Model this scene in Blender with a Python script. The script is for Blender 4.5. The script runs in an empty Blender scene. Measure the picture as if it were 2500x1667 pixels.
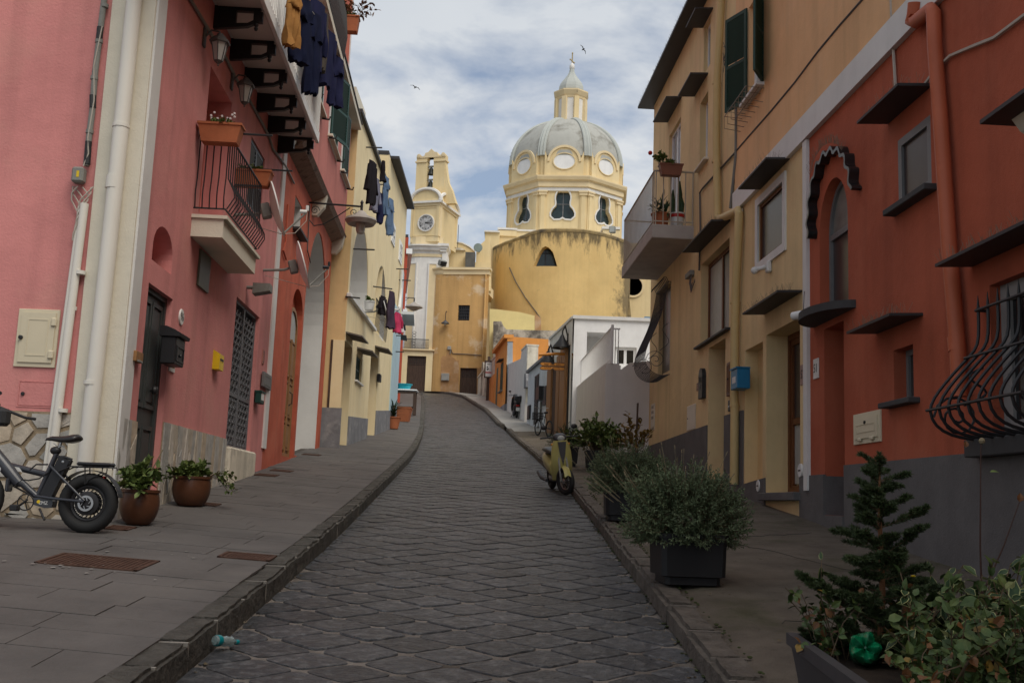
import bpy, bmesh, math, random
from mathutils import Vector, Matrix, noise
from mathutils.geometry import delaunay_2d_cdt

rnd = random.Random(7)
R = math.radians
SC = bpy.context.scene
COL = SC.collection

# ------------------------------------------------------------------ camera
EYE = 1.6
FOC, PITCH, ROLL = 2600.0, R(8.66), R(2.2)          # focal length in photo pixels (photo 2500 x 1667)
fw = Vector((0, math.cos(PITCH), math.sin(PITCH)))
u0_, r0_ = Vector((0,-math.sin(PITCH), math.cos(PITCH))), Vector((1,0,0))
rc = r0_ * math.cos(ROLL) + u0_ * math.sin(ROLL)
uc = u0_ * math.cos(ROLL) - r0_ * math.sin(ROLL)
cam_d = bpy.data.cameras.new('camera')
cam = bpy.data.objects.new('camera', cam_d)
COL.objects.link(cam)
cam.matrix_world = Matrix(((rc.x, uc.x, -fw.x, 0), (rc.y, uc.y, -fw.y, 0), (rc.z, uc.z, -fw.z, EYE), (0,0,0,1)))
cam_d.sensor_width = 36
cam_d.lens = 36 * FOC / 2500
cam_d.clip_start, cam_d.clip_end = 0.1,2000
SC.camera = cam

# ------------------------------------------------------------------ light
SUN_AZ, SUN_EL = R(142), R(54)        # compass from +Y clockwise: behind the camera, to its right
wd = bpy.data.worlds.new('World')
SC.world = wd
wd.use_nodes = True
wt = wd.node_tree
wt.nodes.clear()
def wn(t, **k):
    n = wt.nodes.new(t)
    for a, b in k.items(): setattr(n, a, b)
    return n
wo = wn('ShaderNodeOutputWorld'); bg = wn('ShaderNodeBackground'); bg.inputs[1].default_value = 0.1
sky = wn('ShaderNodeTexSky', sky_type='NISHITA', sun_disc=False, sun_elevation=SUN_EL, sun_rotation=SUN_AZ, air_density=1.0, dust_density=1.5, ozone_density=2.0)
tc = wn('ShaderNodeTexCoord'); sep = wn('ShaderNodeSeparateXYZ')
wt.links.new(tc.outputs['Generated'], sep.inputs[0])
ad = wn('ShaderNodeMath', operation='ADD'); wt.links.new(sep.outputs[2], ad.inputs[0]); ad.inputs[1].default_value = 0.22
mx0 = wn('ShaderNodeMath', operation='MAXIMUM'); wt.links.new(ad.outputs[0], mx0.inputs[0]); mx0.inputs[1].default_value = 0.12
dx = wn('ShaderNodeMath', operation='DIVIDE'); wt.links.new(sep.outputs[0], dx.inputs[0]); wt.links.new(mx0.outputs[0], dx.inputs[1])
dy = wn('ShaderNodeMath', operation='DIVIDE'); wt.links.new(sep.outputs[1], dy.inputs[0]); wt.links.new(mx0.outputs[0], dy.inputs[1])
cb = wn('ShaderNodeCombineXYZ'); wt.links.new(dx.outputs[0], cb.inputs[0]); wt.links.new(dy.outputs[0], cb.inputs[1]); cb.inputs[2].default_value = 1.7
cn = wn('ShaderNodeTexNoise'); cn.inputs['Scale'].default_value = 3.8; cn.inputs['Detail'].default_value = 6; cn.inputs['Roughness'].default_value = 0.56; cn.inputs['Distortion'].default_value = 0.25
wt.links.new(cb.outputs[0], cn.inputs['Vector'])
cr = wn('ShaderNodeValToRGB'); cr.color_ramp.elements[0].position = 0.35; cr.color_ramp.elements[1].position = 0.58
cr.color_ramp.elements[0].color = (.22,.22,.22,1)
wt.links.new(cn.outputs[0], cr.inputs[0])
cn2 = wn('ShaderNodeTexNoise'); cn2.inputs['Scale'].default_value = 1.3; cn2.inputs['Detail'].default_value = 5; wt.links.new(cb.outputs[0], cn2.inputs['Vector'])
cr2 = wn('ShaderNodeValToRGB'); cr2.color_ramp.elements[0].position = 0.3; cr2.color_ramp.elements[1].position = 0.7
cr2.color_ramp.elements[0].color = (4.9,5.3,5.8,1); cr2.color_ramp.elements[1].color = (6.5,6.6,6.7,1)
wt.links.new(cn2.outputs[0], cr2.inputs[0])
mx = wn('ShaderNodeMix', data_type='RGBA'); wt.links.new(cr.outputs[0], mx.inputs[0])
wt.links.new(sky.outputs[0], mx.inputs[6]); wt.links.new(cr2.outputs[0], mx.inputs[7])
wt.links.new(mx.outputs[2], bg.inputs[0]); wt.links.new(bg.outputs[0], wo.inputs[0])
sd = bpy.data.lights.new('sun', 'SUN'); sd.energy = 2.0; sd.angle = R(40); sd.color = (1,.93,.82)
so = bpy.data.objects.new('sun', sd); COL.objects.link(so)
sdir = Vector((math.sin(SUN_AZ) * math.cos(SUN_EL), math.cos(SUN_AZ) * math.cos(SUN_EL), math.sin(SUN_EL)))
so.rotation_euler = sdir.to_track_quat('Z', 'Y').to_euler()
so.location = (10,-20,40)
vs = SC.view_settings
vs.view_transform = 'Standard'; vs.look = 'None'; vs.gamma = 1; vs.exposure = 0.28; vs.use_curve_mapping = False

# ------------------------------------------------------------------ geometry helpers
def ray(p):
    v = fw + rc * ((p[0] - 1250) / FOC) + uc * (-(p[1] - 833.5) / FOC)
    return v / v.y
def view(ox, oy, s): return lambda x, y: (ox + x / s, oy + y / s)     # an enlarged detail of the photograph
A = view(0,0,2.6133); B = view(450,0,2.6133); C = view(0,600,2.6133); D = view(450,500,2.6133)
H = view(900,100,2.8514); I = view(900,550,2.6129); J = view(1500,0,2.6127); K = view(1950,0,2.6127)
L = view(1500,450,2.8509); M = view(1950,450,2.4127); N = view(1300,950,2.8517); O = view(1850,1050,2.5415)
T = view(850,350,4.48); U = view(0,950,4.356); V = view(1180,740,4.9); W = view(930,560,3.7333)
X = view(840,640,3.735); Y = view(1300,980,6.27); Z1 = view(1620,560,3.563); Z2 = view(1600,780,3.135); Z3 = view(640,380,4.6125)
E_ = view(0,950,2.1867); P_ = view(400,1100,2.765)

def slope(y):
    if y < 12: return .0885
    if y < 45: return .0885 + (y - 12) / 33 * .037
    if y < 50: return .1255
    if y < 74: return .155
    if y < 80: return .155 - (y - 74) / 6 * .13
    return .025
_T = [0.0]
for i_ in range(3000): _T.append(_T[-1] + slope(i_ * .1) * .1)
def zr(y):
    if y < 0: return y * .0885
    k = min(y / .1,2998.9); i = int(k)
    return _T[i] + (k - i) * (_T[i + 1] - _T[i])
def G(p, dz=0.0):
    """point where the line of sight meets the street surface (raised by dz)"""
    v = ray(p); lo, t = 1.0,1.0
    while t < 130:
        if EYE + v.z * t < zr(t) + dz: break
        lo = t; t += .25
    hi = t
    for _ in range(30):
        m = (lo + hi) / 2
        if EYE + v.z * m < zr(m) + dz: hi = m
        else: lo = m
    return Vector((v.x * hi, hi, EYE + v.z * hi))
def atY(p, y):
    v = ray(p); return Vector((v.x * y, y, EYE + v.z * y))
def lerp(tab, y):
    if y <= tab[0][0]: return tab[0][1]
    for (a, b), (c, d) in zip(tab, tab[1:]):
        if y <= c: return b + (d - b) * (y - a) / (c - a)
    return tab[-1][1]

class Wall:
    """vertical plane: u runs along it, n points out of it towards the street, z is height"""
    def __init__(s, x, y, dx, dy, side):
        l = math.hypot(dx, dy); s.o = Vector((x, y, 0)); s.U = Vector((dx / l, dy / l, 0)); s.N = Vector((s.U.y, -s.U.x, 0)) * side
    def P(s, u, z, n=0): return s.o + s.U * u + s.N * n + Vector((0,0, z))
    def at(s, p, n=0):
        v = ray(p); e = Vector((0,0, EYE)); q = s.o + s.N * n - e
        t = q.dot(s.N) / v.dot(s.N); h = e + v * t
        return ((h - s.o).dot(s.U), h.z)
    def mat(s): return Matrix(((s.U.x, s.N.x, 0, s.o.x), (s.U.y, s.N.y, 0, s.o.y), (0,0,1,0), (0,0,0,1)))
    def rect(s, p, q, n=0):
        a, b = s.at(p, n), s.at(q, n)
        return (min(a[0], b[0]), max(a[0], b[0]), min(a[1], b[1]), max(a[1], b[1]))
def world_frame(o=(0,0,0), rz=0):
    return Matrix.Translation(Vector(o)) @ Matrix.Rotation(rz, 4, 'Z')

ORG = {}
class MB:
    """collects pieces of one mesh; coordinates are in the frame given"""
    def __init__(s, fr=None): s.v = []; s.f = []; s.fr = fr; s.sm = False; s.ang = 40
    def add(s, vs, fs):
        b = len(s.v)
        if s.fr is not None: vs = [s.fr @ Vector(v) for v in vs]
        s.v += [tuple(v) for v in vs]; s.f += [tuple(i + b for i in f) for f in fs]
        return s
    def box(s, a0, a1, b0, b1, c0, c1):
        return s.add([(a, b, c) for a in (a0, a1) for b in (b0, b1) for c in (c0, c1)],
                     [(0,1,3,2), (4,6,7,5), (0,4,5,1), (2,3,7,6), (0,2,6,4), (1,5,7,3)])
    def cbox(s, a0, a1, b0, b1, c0, c1, r=.01):
        """box with chamfered edges"""
        bm = bmesh.new(); bmesh.ops.create_cube(bm, size=1)
        bmesh.ops.scale(bm, vec=(a1 - a0, b1 - b0, c1 - c0), verts=bm.verts)
        bmesh.ops.translate(bm, vec=((a0 + a1) / 2, (b0 + b1) / 2, (c0 + c1) / 2), verts=bm.verts)
        bmesh.ops.bevel(bm, geom=bm.edges[:], offset=min(r, .45 * min(abs(a1 - a0), abs(b1 - b0), abs(c1 - c0))), segments=1, affect='EDGES')
        bm.verts.index_update()
        vs = [v.co.copy() for v in bm.verts]; fs = [[v.index for v in f.verts] for f in bm.faces]; bm.free()
        return s.add(vs, fs)
    def quad(s, *p): return s.add(p, [tuple(range(len(p)))])
    def tube(s, pts, r, n=8, cap=True, flat=1.0):
        s.sm = True
        pts = [Vector(p) for p in pts]; rs = r if isinstance(r, (list, tuple)) else [r] * len(pts)
        vs, fs = [], []; up = None
        for i, p in enumerate(pts):
            d = (pts[min(i + 1, len(pts) - 1)] - pts[max(i - 1,0)])
            if d.length < 1e-9: d = Vector((0,0,1))
            d.normalize()
            if up is None:
                up = d.orthogonal().normalized()
            up = (up - d * up.dot(d)); up = up.normalized() if up.length > 1e-6 else d.orthogonal().normalized()
            si = d.cross(up)
            for k in range(n):
                a = 2 * math.pi * k / n
                vs.append(p + (up * math.cos(a) + si * math.sin(a) * flat) * rs[i])
        for i in range(len(pts) - 1):
            for k in range(n):
                a, b = i * n + k, i * n + (k + 1) % n
                fs.append((a, b, b + n, a + n))
        if cap: fs.append(tuple(range(n - 1,-1,-1))); fs.append(tuple(range(len(vs) - n, len(vs))))
        return s.add(vs, fs)
    def lathe(s, prof, n=24, c=(0,0,0), a0=0.0, a1=2 * math.pi, axis='z', smooth=True):
        if smooth: s.sm = True
        full = abs(a1 - a0 - 2 * math.pi) < 1e-6; m = n if full else n + 1
        vs, fs = [], []
        for r, z in prof:
            for k in range(m):
                a = a0 + (a1 - a0) * k / n
                x, y = r * math.cos(a), r * math.sin(a)
                p = (x, y, z) if axis == 'z' else ((z, x, y) if axis == 'x' else (x, z, y))
                vs.append((c[0] + p[0], c[1] + p[1], c[2] + p[2]))
        for i in range(len(prof) - 1):
            for k in range(n):
                a, b = i * m + k, i * m + ((k + 1) % m if full else k + 1)
                fs.append((a, b, b + m, a + m))
        if full:
            if prof[0][0] > 1e-4: fs.append(tuple(range(m - 1,-1,-1)))
            if prof[-1][0] > 1e-4: fs.append(tuple(range(len(vs) - m, len(vs))))
        return s.add(vs, fs)
    def prism(s, poly, n0, n1, ax='uz'):
        """polygon in (u,z) pushed from n0 to n1"""
        k = len(poly)
        f = (lambda p, n: (p[0], n, p[1])) if ax == 'uz' else ((lambda p, n: (p[0], p[1], n)) if ax == 'un' else (lambda p, n: (n, p[0], p[1])))
        vs = [f(p, n0) for p in poly] + [f(p, n1) for p in poly]
        fs = [tuple(range(k)), tuple(range(2 * k - 1, k - 1,-1))] + [(i, i + k, (i + 1) % k + k, (i + 1) % k) for i in range(k)]
        return s.add(vs, fs)
    def ring(s, outer, inner, n0, n1):
        """frame between two outlines of the same length in (u,z)"""
        k = len(outer); vs = [(p[0], n, p[1]) for n in (n0, n1) for o in (outer, inner) for p in o]
        fs = []
        for i in range(k):
            j = (i + 1) % k
            fs += [(i, j, k + j, k + i), (2 * k + i, 3 * k + i, 3 * k + j, 2 * k + j), (i, 2 * k + i, 2 * k + j, j), (k + i, k + j, 3 * k + j, 3 * k + i)]
        return s.add(vs, fs)
    def panel(s, outer, holes=(), n=0.0, reveal=.2, bottomless=()):
        """wall face in (u,z) with openings; each opening gets reveals running inwards"""
        pts = []; edges = []
        loops = [outer] + [h[0] if isinstance(h, tuple) else h for h in holes]
        for lp in loops:
            b = len(pts); pts += [Vector(p) for p in lp]; edges += [(b + i, b + (i + 1) % len(lp)) for i in range(len(lp))]
        vs, es, fs, *_ = delaunay_2d_cdt(pts, edges, [], 0,1e-5)
        def inside(p, lp):
            c = False; j = len(lp) - 1
            for i in range(len(lp)):
                if (lp[i][1] > p.y) != (lp[j][1] > p.y) and p.x < (lp[j][0] - lp[i][0]) * (p.y - lp[i][1]) / (lp[j][1] - lp[i][1]) + lp[i][0]: c = not c
                j = i
            return c
        keep = []
        for f in fs:
            c = sum((vs[i] for i in f), Vector((0,0))) / len(f)
            if inside(c, outer) and not any(inside(c, lp) for lp in loops[1:]): keep.append(tuple(f))
        s.add([(v.x, n, v.y) for v in vs], keep)
        for k, h in enumerate(holes):
            lp = loops[k + 1]; d = h[1] if lp is not h else reveal
            m = len(lp)
            s.add([(p[0], n, p[1]) for p in lp] + [(p[0], n - d, p[1]) for p in lp], [(i, (i + 1) % m, (i + 1) % m + m, i + m) for i in range(m)])
        return s
    def ball(s, c, r, n=10, sq=(1,1,1)):
        s.sm = True; vs, fs = [], []; m = max(4, n // 2)
        for i in range(m + 1):
            t = math.pi * i / m
            for k in range(n):
                a = 2 * math.pi * k / n
                vs.append((c[0] + r * sq[0] * math.sin(t) * math.cos(a), c[1] + r * sq[1] * math.sin(t) * math.sin(a), c[2] + r * sq[2] * math.cos(t)))
        for i in range(m):
            for k in range(n): fs.append((i * n + k, i * n + (k + 1) % n, (i + 1) * n + (k + 1) % n, (i + 1) * n + k))
        return s.add(vs, fs)
    def build(s, name, mat, parent=None, kind=None, smooth=None):
        o3 = ORG.get(parent, Vector((0,0,0))) if parent is not None else Vector((0,0,0))
        me = bpy.data.meshes.new(name)
        me.from_pydata([Vector(v) - o3 for v in s.v], [], s.f)
        if mat is not None: me.materials.append(mat)
        if s.sm if smooth is None else smooth:
            me.shade_smooth(); me.set_sharp_from_angle(angle=R(s.ang))
        o = bpy.data.objects.new(name, me); COL.objects.link(o)
        if parent is not None: o.parent = parent
        ORG[o] = o3
        if kind: o['kind'] = kind
        return o
def tag(o, label, cat, group=None, kind=None):
    if label: o['label'] = label
    if cat: o['category'] = cat
    if group: o['group'] = group
    if kind: o['kind'] = kind
    return o
def thing(name, loc, label, cat, group=None):
    o = bpy.data.objects.new(name, None); COL.objects.link(o); o.location = loc; o.empty_display_size = .3
    ORG[o] = Vector(loc); return tag(o, label, cat, group)
def solo(mb, name, mat, base, label, cat, group=None):
    """a thing that is one mesh, its origin at base"""
    b = Vector(base); me = bpy.data.meshes.new(name); me.from_pydata([Vector(v) - b for v in mb.v], [], mb.f)
    me.materials.append(mat)
    if mb.sm: me.shade_smooth(); me.set_sharp_from_angle(angle=R(mb.ang))
    o = bpy.data.objects.new(name, me); COL.objects.link(o); o.location = b; ORG[o] = b
    return tag(o, label, cat, group)
def inst(name, src, parent, loc, rot=None, scale=None):
    """another object that shares src's mesh, loc in world space"""
    o = bpy.data.objects.new(name, src); COL.objects.link(o); o.parent = parent
    o.location = Vector(loc) - ORG.get(parent, Vector((0,0,0)))
    if rot is not None: o.rotation_euler = rot
    if scale is not None: o.scale = scale
    return o
def mesh_of(mb, name, mat):
    me = bpy.data.meshes.new(name); me.from_pydata(mb.v, [], mb.f); me.materials.append(mat)
    if mb.sm: me.shade_smooth(); me.set_sharp_from_angle(angle=R(mb.ang))
    return me
def rectp(r): return [(r[0], r[2]), (r[1], r[2]), (r[1], r[3]), (r[0], r[3])]
def archp(u0, u1, z0, z1, k=16, rise=None):
    """opening with a rounded head, z1 is the crown"""
    w = (u1 - u0) / 2; h = rise if rise else min(w, (z1 - z0) * .6); c = (u0 + u1) / 2
    return [(u0, z0), (u1, z0)] + [(c + w * math.cos(math.pi * i / k), z1 - h + h * math.sin(math.pi * i / k)) for i in range(k + 1)]
def inset(lp, d):
    c = (sum(p[0] for p in lp) / len(lp), sum(p[1] for p in lp) / len(lp)); out = []
    n = len(lp); area = sum(lp[i][0] * lp[(i + 1) % n][1] - lp[(i + 1) % n][0] * lp[i][1] for i in range(n)); sg = 1 if area > 0 else -1
    for i in range(n):
        a, b, e = Vector(lp[i - 1]), Vector(lp[i]), Vector(lp[(i + 1) % n])
        d1, d2 = (b - a), (e - b)
        d1 = d1.normalized() if d1.length > 1e-7 else d2.normalized(); d2 = d2.normalized() if d2.length > 1e-7 else d1
        n1, n2 = Vector((-d1.y, d1.x)) * sg, Vector((-d2.y, d2.x)) * sg
        m = n1 + n2; m = m / max(.3, m.dot(n1) if m.length > 1e-6 else 1) if m.length > 1e-6 else n1
        out.append((b.x + m.x * d, b.y + m.y * d))
    return out

# ------------------------------------------------------------------ materials
def srgb(r, g, b): return tuple(((c / 255 / 12.92) if c / 255 <= .04045 else ((c / 255 + .055) / 1.055) ** 2.4) for c in (r, g, b))
MATS = {}
def mk(name, col, rough=.85, var=.12, vs=2.0, bump=.25, bs=45, col2=None, mixs=1.2, mixp=(.52,.68), spec=.25, metal=0.0, streak=0.0, dist=.008, grime=0.0, stretch=None, emit=None, alpha=None, trans=0.0, coat=0.0):
    m = bpy.data.materials.new(name); m.use_nodes = True; t = m.node_tree; nd = t.nodes; ln = t.links
    p = nd['Principled BSDF']; p.inputs['Roughness'].default_value = rough; p.inputs['Metallic'].default_value = metal
    p.inputs['Specular IOR Level'].default_value = spec
    if coat: p.inputs['Coat Weight'].default_value = coat; p.inputs['Coat Roughness'].default_value = .15
    if trans: p.inputs['Transmission Weight'].default_value = trans
    tcn = nd.new('ShaderNodeTexCoord'); mp = nd.new('ShaderNodeMapping'); ln.new(tcn.outputs['Object'], mp.inputs[0])
    if stretch: mp.inputs['Scale'].default_value = stretch
    def noi(scale, det=5, rgh=.6):
        n = nd.new('ShaderNodeTexNoise'); n.inputs['Scale'].default_value = scale; n.inputs['Detail'].default_value = det; n.inputs['Roughness'].default_value = rgh
        ln.new(mp.outputs[0], n.inputs['Vector']); return n
    def mixc(f, a, b, blend='MIX'):
        x = nd.new('ShaderNodeMix'); x.data_type = 'RGBA'; x.blend_type = blend
        if isinstance(f, (int, float)): x.inputs[0].default_value = f
        else: ln.new(f, x.inputs[0])
        for k, q in ((6, a), (7, b)):
            if isinstance(q, tuple): x.inputs[k].default_value = (*q[:3], 1)
            else: ln.new(q, x.inputs[k])
        return x.outputs[2]
    def ramp(src, a, b):
        x = nd.new('ShaderNodeMapRange'); x.inputs[1].default_value = a; x.inputs[2].default_value = b; ln.new(src, x.inputs[0]); return x.outputs[0]
    n1 = noi(vs)
    c = mixc(ramp(n1.outputs[0], .3,.7), tuple(q * (1 - var) for q in col), tuple(min(1, q * (1 + var)) for q in col))
    if col2 is not None:
        n2 = noi(mixs, 7,.65); c = mixc(ramp(n2.outputs[0], *mixp), c, col2)
    if streak:
        mp2 = nd.new('ShaderNodeMapping'); mp2.inputs['Scale'].default_value = (1.6,1.6,.09); ln.new(tcn.outputs['Object'], mp2.inputs[0])
        n3 = nd.new('ShaderNodeTexNoise'); n3.inputs['Scale'].default_value = 2.2; n3.inputs['Detail'].default_value = 6; ln.new(mp2.outputs[0], n3.inputs['Vector'])
        c = mixc(ramp(n3.outputs[0], .48,.75), c, mixc(streak, c, tuple(q * .35 for q in col)))
    if grime:
        n4 = noi(9,6,.7); c = mixc(ramp(n4.outputs[0], .55,.75), c, mixc(grime, c, (.03,.028,.024)))
    ln.new(c, p.inputs['Base Color'])
    if bump:
        nb = noi(bs, 6,.65); nb2 = noi(bs * .12,4)
        a = nd.new('ShaderNodeMath'); a.operation = 'MULTIPLY_ADD'; ln.new(nb2.outputs[0], a.inputs[0]); a.inputs[1].default_value = 1.5; ln.new(nb.outputs[0], a.inputs[2])
        bp = nd.new('ShaderNodeBump'); bp.inputs['Strength'].default_value = bump; bp.inputs['Distance'].default_value = dist * 2; ln.new(a.outputs[0], bp.inputs['Height']); ln.new(bp.outputs[0], p.inputs['Normal'])
    if emit: p.inputs['Emission Color'].default_value = (*emit[:3], 1); p.inputs['Emission Strength'].default_value = emit[3]
    MATS[name] = m; return m
def flat(name, col, rough=.6, metal=0.0, spec=.4, coat=0, var=.08, vs=6): return mk(name, col, rough, var, vs, bump=0, spec=spec, metal=metal, coat=coat)

PINK = mk('pink_plaster', (.62,.245,.23), var=.12, vs=1.1, col2=(.60,.265,.235), mixs=.8, bump=.35, bs=35, streak=.25, grime=.06)
SALMON = mk('salmon_plaster', (.60,.25,.19), var=.10, vs=1.1, bump=.3, streak=.12)
CREAM = mk('cream_plaster', (.66,.61,.50), var=.06, bump=.25, streak=.10)
PALE = mk('pale_grey_plaster', (.68,.67,.645), var=.05, bump=.2, streak=.1)
RED = mk('red_plaster', (.48,.115,.065), var=.16, vs=1.5, col2=(.52,.15,.09), bump=.35, streak=.25)
ROSE = mk('rose_plaster', (.52,.19,.16), var=.10, vs=1.0, bump=.25, streak=.25)
BRICKRED = mk('brick_red_plaster', (.39,.094,.048), var=.15, vs=.9, col2=(.43,.12,.065), mixs=.6, bump=.4, bs=60, streak=.22, grime=.08)
YELL = mk('light_yellow_plaster', (.80,.66,.40), var=.07, vs=1.2, col2=(.80,.68,.44), bump=.25, streak=.15)
YELL2 = mk('warm_yellow_plaster', (.70,.50,.25), var=.08, bump=.25, streak=.15)
OLIVE = mk('dull_yellow_plaster', (.70,.53,.285), var=.10, vs=1.0, col2=(.68,.49,.275), mixs=.7, bump=.35, bs=50, streak=.22, grime=.06)
APRI = mk('apricot_plaster', (.73,.44,.225), var=.10, vs=.8, col2=(.71,.46,.26), mixs=.6, bump=.3, streak=.25)
GREYB = mk('grey_base_plaster', (.125,.118,.116), var=.15, bump=.4, grime=.2)
GREYL = mk('light_grey_base_plaster', (.20,.20,.21), var=.2, col2=(.34,.33,.32), mixs=2.5, bump=.4, grime=.2)
WHITE = mk('white_plaster', (.80,.80,.79), var=.05, bump=.2, streak=.12)
GREIGE = mk('greige_plaster', (.64,.61,.575), var=.05, bump=.2, streak=.1)
ORANGE = mk('orange_plaster', (.72,.30,.075), var=.08, bump=.25, streak=.15)
OLDW = mk('weathered_white_plaster', (.70,.64,.52), var=.15, col2=(.36,.32,.26), mixs=1.3, mixp=(.52,.7), bump=.5, streak=.4)
BLUE = mk('pale_blue_plaster', (.42,.55,.60), var=.08, bump=.2)
CH = mk('church_yellow', (.74,.59,.335), var=.06, vs=.5, col2=(.75,.62,.38), mixs=.5, bump=.2, bs=20, streak=.15, dist=.02)
CHW = mk('church_white_trim', (.72,.70,.66), var=.06, bump=.15, bs=20, streak=.15)
CHC = mk('church_cream_trim', (.74,.60,.37), var=.08, vs=.8, bump=.2, bs=20, col2=(.25,.2,.14), mixs=.9, mixp=(.66,.76))
OCH = mk('ochre_plaster', (.56,.34,.135), var=.1, vs=.5, col2=(.68,.52,.34), mixs=.7, mixp=(.55,.64), bump=.3, bs=20, dist=.02, streak=.3)
OCHD = mk('worn_brown_plaster', (.42,.24,.11), var=.2, vs=1.2, col2=(.5,.36,.24), mixs=1.1, bump=.4, bs=15, dist=.02)
DOMEM = mk('dome_grey', (.40,.40,.365), rough=.7, var=.07, vs=.6, col2=(.19,.18,.15), mixs=.6, mixp=(.5,.7), bump=.2, bs=12, dist=.02, streak=.12)
DOMER = mk('dome_rib_grey', (.43,.45,.42), rough=.65, var=.05, bump=.1, bs=12)
IRON = flat('black_iron', (.018,.017,.018), .5)
DIRON = flat('dark_grey_iron', (.055,.056,.06), .5)
CASTI = flat('cast_iron_brackets', (.012,.012,.014), .45)
WHM = mk('white_metal', (.78,.78,.76), rough=.5, var=.04, bump=0, grime=.12)
PIPEW = mk('white_pipe_plastic', (.72,.69,.62), rough=.45, var=.03, bump=0, streak=.15)
PIPEY = mk('painted_yellow_pipe', (.58,.43,.20), rough=.55, var=.05, bump=.05)
PIPER = mk('painted_red_pipe', (.44,.115,.055), rough=.5, var=.08, bump=.1)
GREYP = mk('grey_conduit', (.22,.22,.20), rough=.6, var=.15, bump=.1, grime=.3)
CABLE = flat('grey_cable', (.10,.09,.085), .7)
CABLEW = flat('off_white_cable', (.45,.40,.34), .7)
CANOPY = flat('dark_slate_canopy', (.035,.033,.034), .6)
GREEN = mk('green_shutter_paint', (.022,.060,.048), rough=.5, var=.15, bump=.05)
NAVY = flat('dark_blue_grey_shutter', (.028,.036,.045), .5)
DOORG = mk('dark_grey_door_paint', (.052,.058,.056), rough=.5, var=.1, bump=.08)
OLIVEP = flat('olive_panel_paint', (.085,.082,.05), .5)
WOODR = mk('red_brown_wood', (.13,.045,.015), rough=.45, var=.25, vs=5, stretch=(6,6,.6), bump=.1, coat=.1)
WOODO = mk('orange_brown_wood', (.28,.145,.06), rough=.55, var=.25, vs=5, stretch=(6,6,.6), bump=.15)
WOODD = mk('old_dark_wood', (.075,.048,.036), rough=.75, var=.35, vs=4, stretch=(6,6,.5), bump=.3)
WOODS = mk('varnished_sign_wood', (.50,.20,.03), rough=.4, var=.25, vs=4, stretch=(1,1,6), bump=.1, coat=.15)
GLASS = flat('dark_window_glass', (.012,.013,.015), .08, spec=.6, var=.3, vs=1.5)
GLASSB = flat('blue_green_window_glass', (.018,.034,.036), .2, spec=.5, var=.5, vs=1.5)
CURT = flat('grey_window_screen', (.045,.037,.036), .28, spec=.5, var=.3, vs=2)
CURTW = flat('pale_curtain_behind_glass', (.36,.38,.36), .4, var=.1)
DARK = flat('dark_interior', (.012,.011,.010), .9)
BEIGE = mk('beige_painted_metal', (.62,.55,.40), rough=.55, var=.05, bump=.03)
TERRA = mk('terracotta', (.38,.125,.055), rough=.75, var=.12, vs=5, bump=.1, bs=60)
TERRAD = mk('brown_glazed_pot', (.085,.034,.017), rough=.4, var=.3, vs=2.5, bump=.05, coat=.1)
SOIL = mk('soil', (.03,.02,.013), bump=.6, bs=60)
RUBBER = flat('tyre_rubber', (.014,.014,.014), .75)
BLACKP = flat('black_plastic', (.016,.016,.018), .45)
BIKE = flat('dark_blue_grey_bike_paint', (.028,.03,.038), .35, spec=.5, coat=.2)
CHROME = flat('bare_steel', (.42,.42,.42), .3, metal=.9)
SCOOT = mk('yellow_scooter_paint', (.37,.34,.12), rough=.3, var=.05, bump=0, coat=.4)
BLUEP = flat('blue_mailbox_paint', (.012,.16,.32), .4)
YELP = flat('yellow_mailbox_paint', (.70,.48,.01), .4)
WPLAS = flat('white_plastic', (.68,.68,.66), .4)
PAPER = flat('white_paper_print', (.66,.65,.62), .7)
REDP = flat('red_plastic', (.45,.02,.015), .4)
STONEB = mk('basalt_kerb_stone', (.095,.088,.076), rough=.8, var=.35, vs=6, bump=1.0, bs=13, dist=.05, grime=.6)
STONEK = mk('brown_basalt_kerb_stone', (.14,.12,.10), rough=.85, var=.35, vs=5, bump=1.0, bs=12, dist=.05, grime=.45, col2=(.075,.07,.035), mixs=2, mixp=(.6,.7))
MORT = mk('pale_mortar', (.26,.24,.21), var=.25, bump=.4, grime=.35)
# ================================================================== the street
KL = [(-14,-1.8), (6,-1.81), (7.5,-1.83), (9,-1.87), (11.3,-1.93), (14,-2.02), (17,-2.14), (21,-2.29), (27,-2.49), (32,-2.72), (37.7,-3.06), (45,-3.58), (52.7,-4.2), (60,-4.8), (68,-5.5), (73,-6.2)]
KR = [(-14,1.25), (16,1.27), (20,1.23), (26.6,.99), (32,.74), (45.9,-.15), (48.3,-.39), (58.5,-1.35), (71,-3.15)]
WL = [(11.3,-4.2), (28.3,-5.0), (38,-4.7), (46,-4.6), (52,-5.6), (68,-7.1), (73,-7.9)]       # foot of the left house fronts
WR = [(-14,5.45), (9,4.38), (27,3.55), (27.01,2.45), (38,2.3), (49,.82), (56,.45), (66,-.9), (71,-1.9)]
TURNL = [(73,-6.2), (75.0,-7.0), (76.0,-8.4), (76.4,-10.5), (76.6,-14)]                       # left kerb where the street turns away
TURNR = [(71,-3.15), (74.6,-4.2), (77.5,-5.4), (78.4,-7.6), (78.8,-10.5), (79.0,-14)]
def zsl(x, y): return zr(y) + .165 + min(.10, max(0, lerp(KL, y) - x) * .045)
def zsr(x, y): return zr(y) + .15 + min(.10, max(0, x - lerp(KR, y)) * .035)

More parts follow.
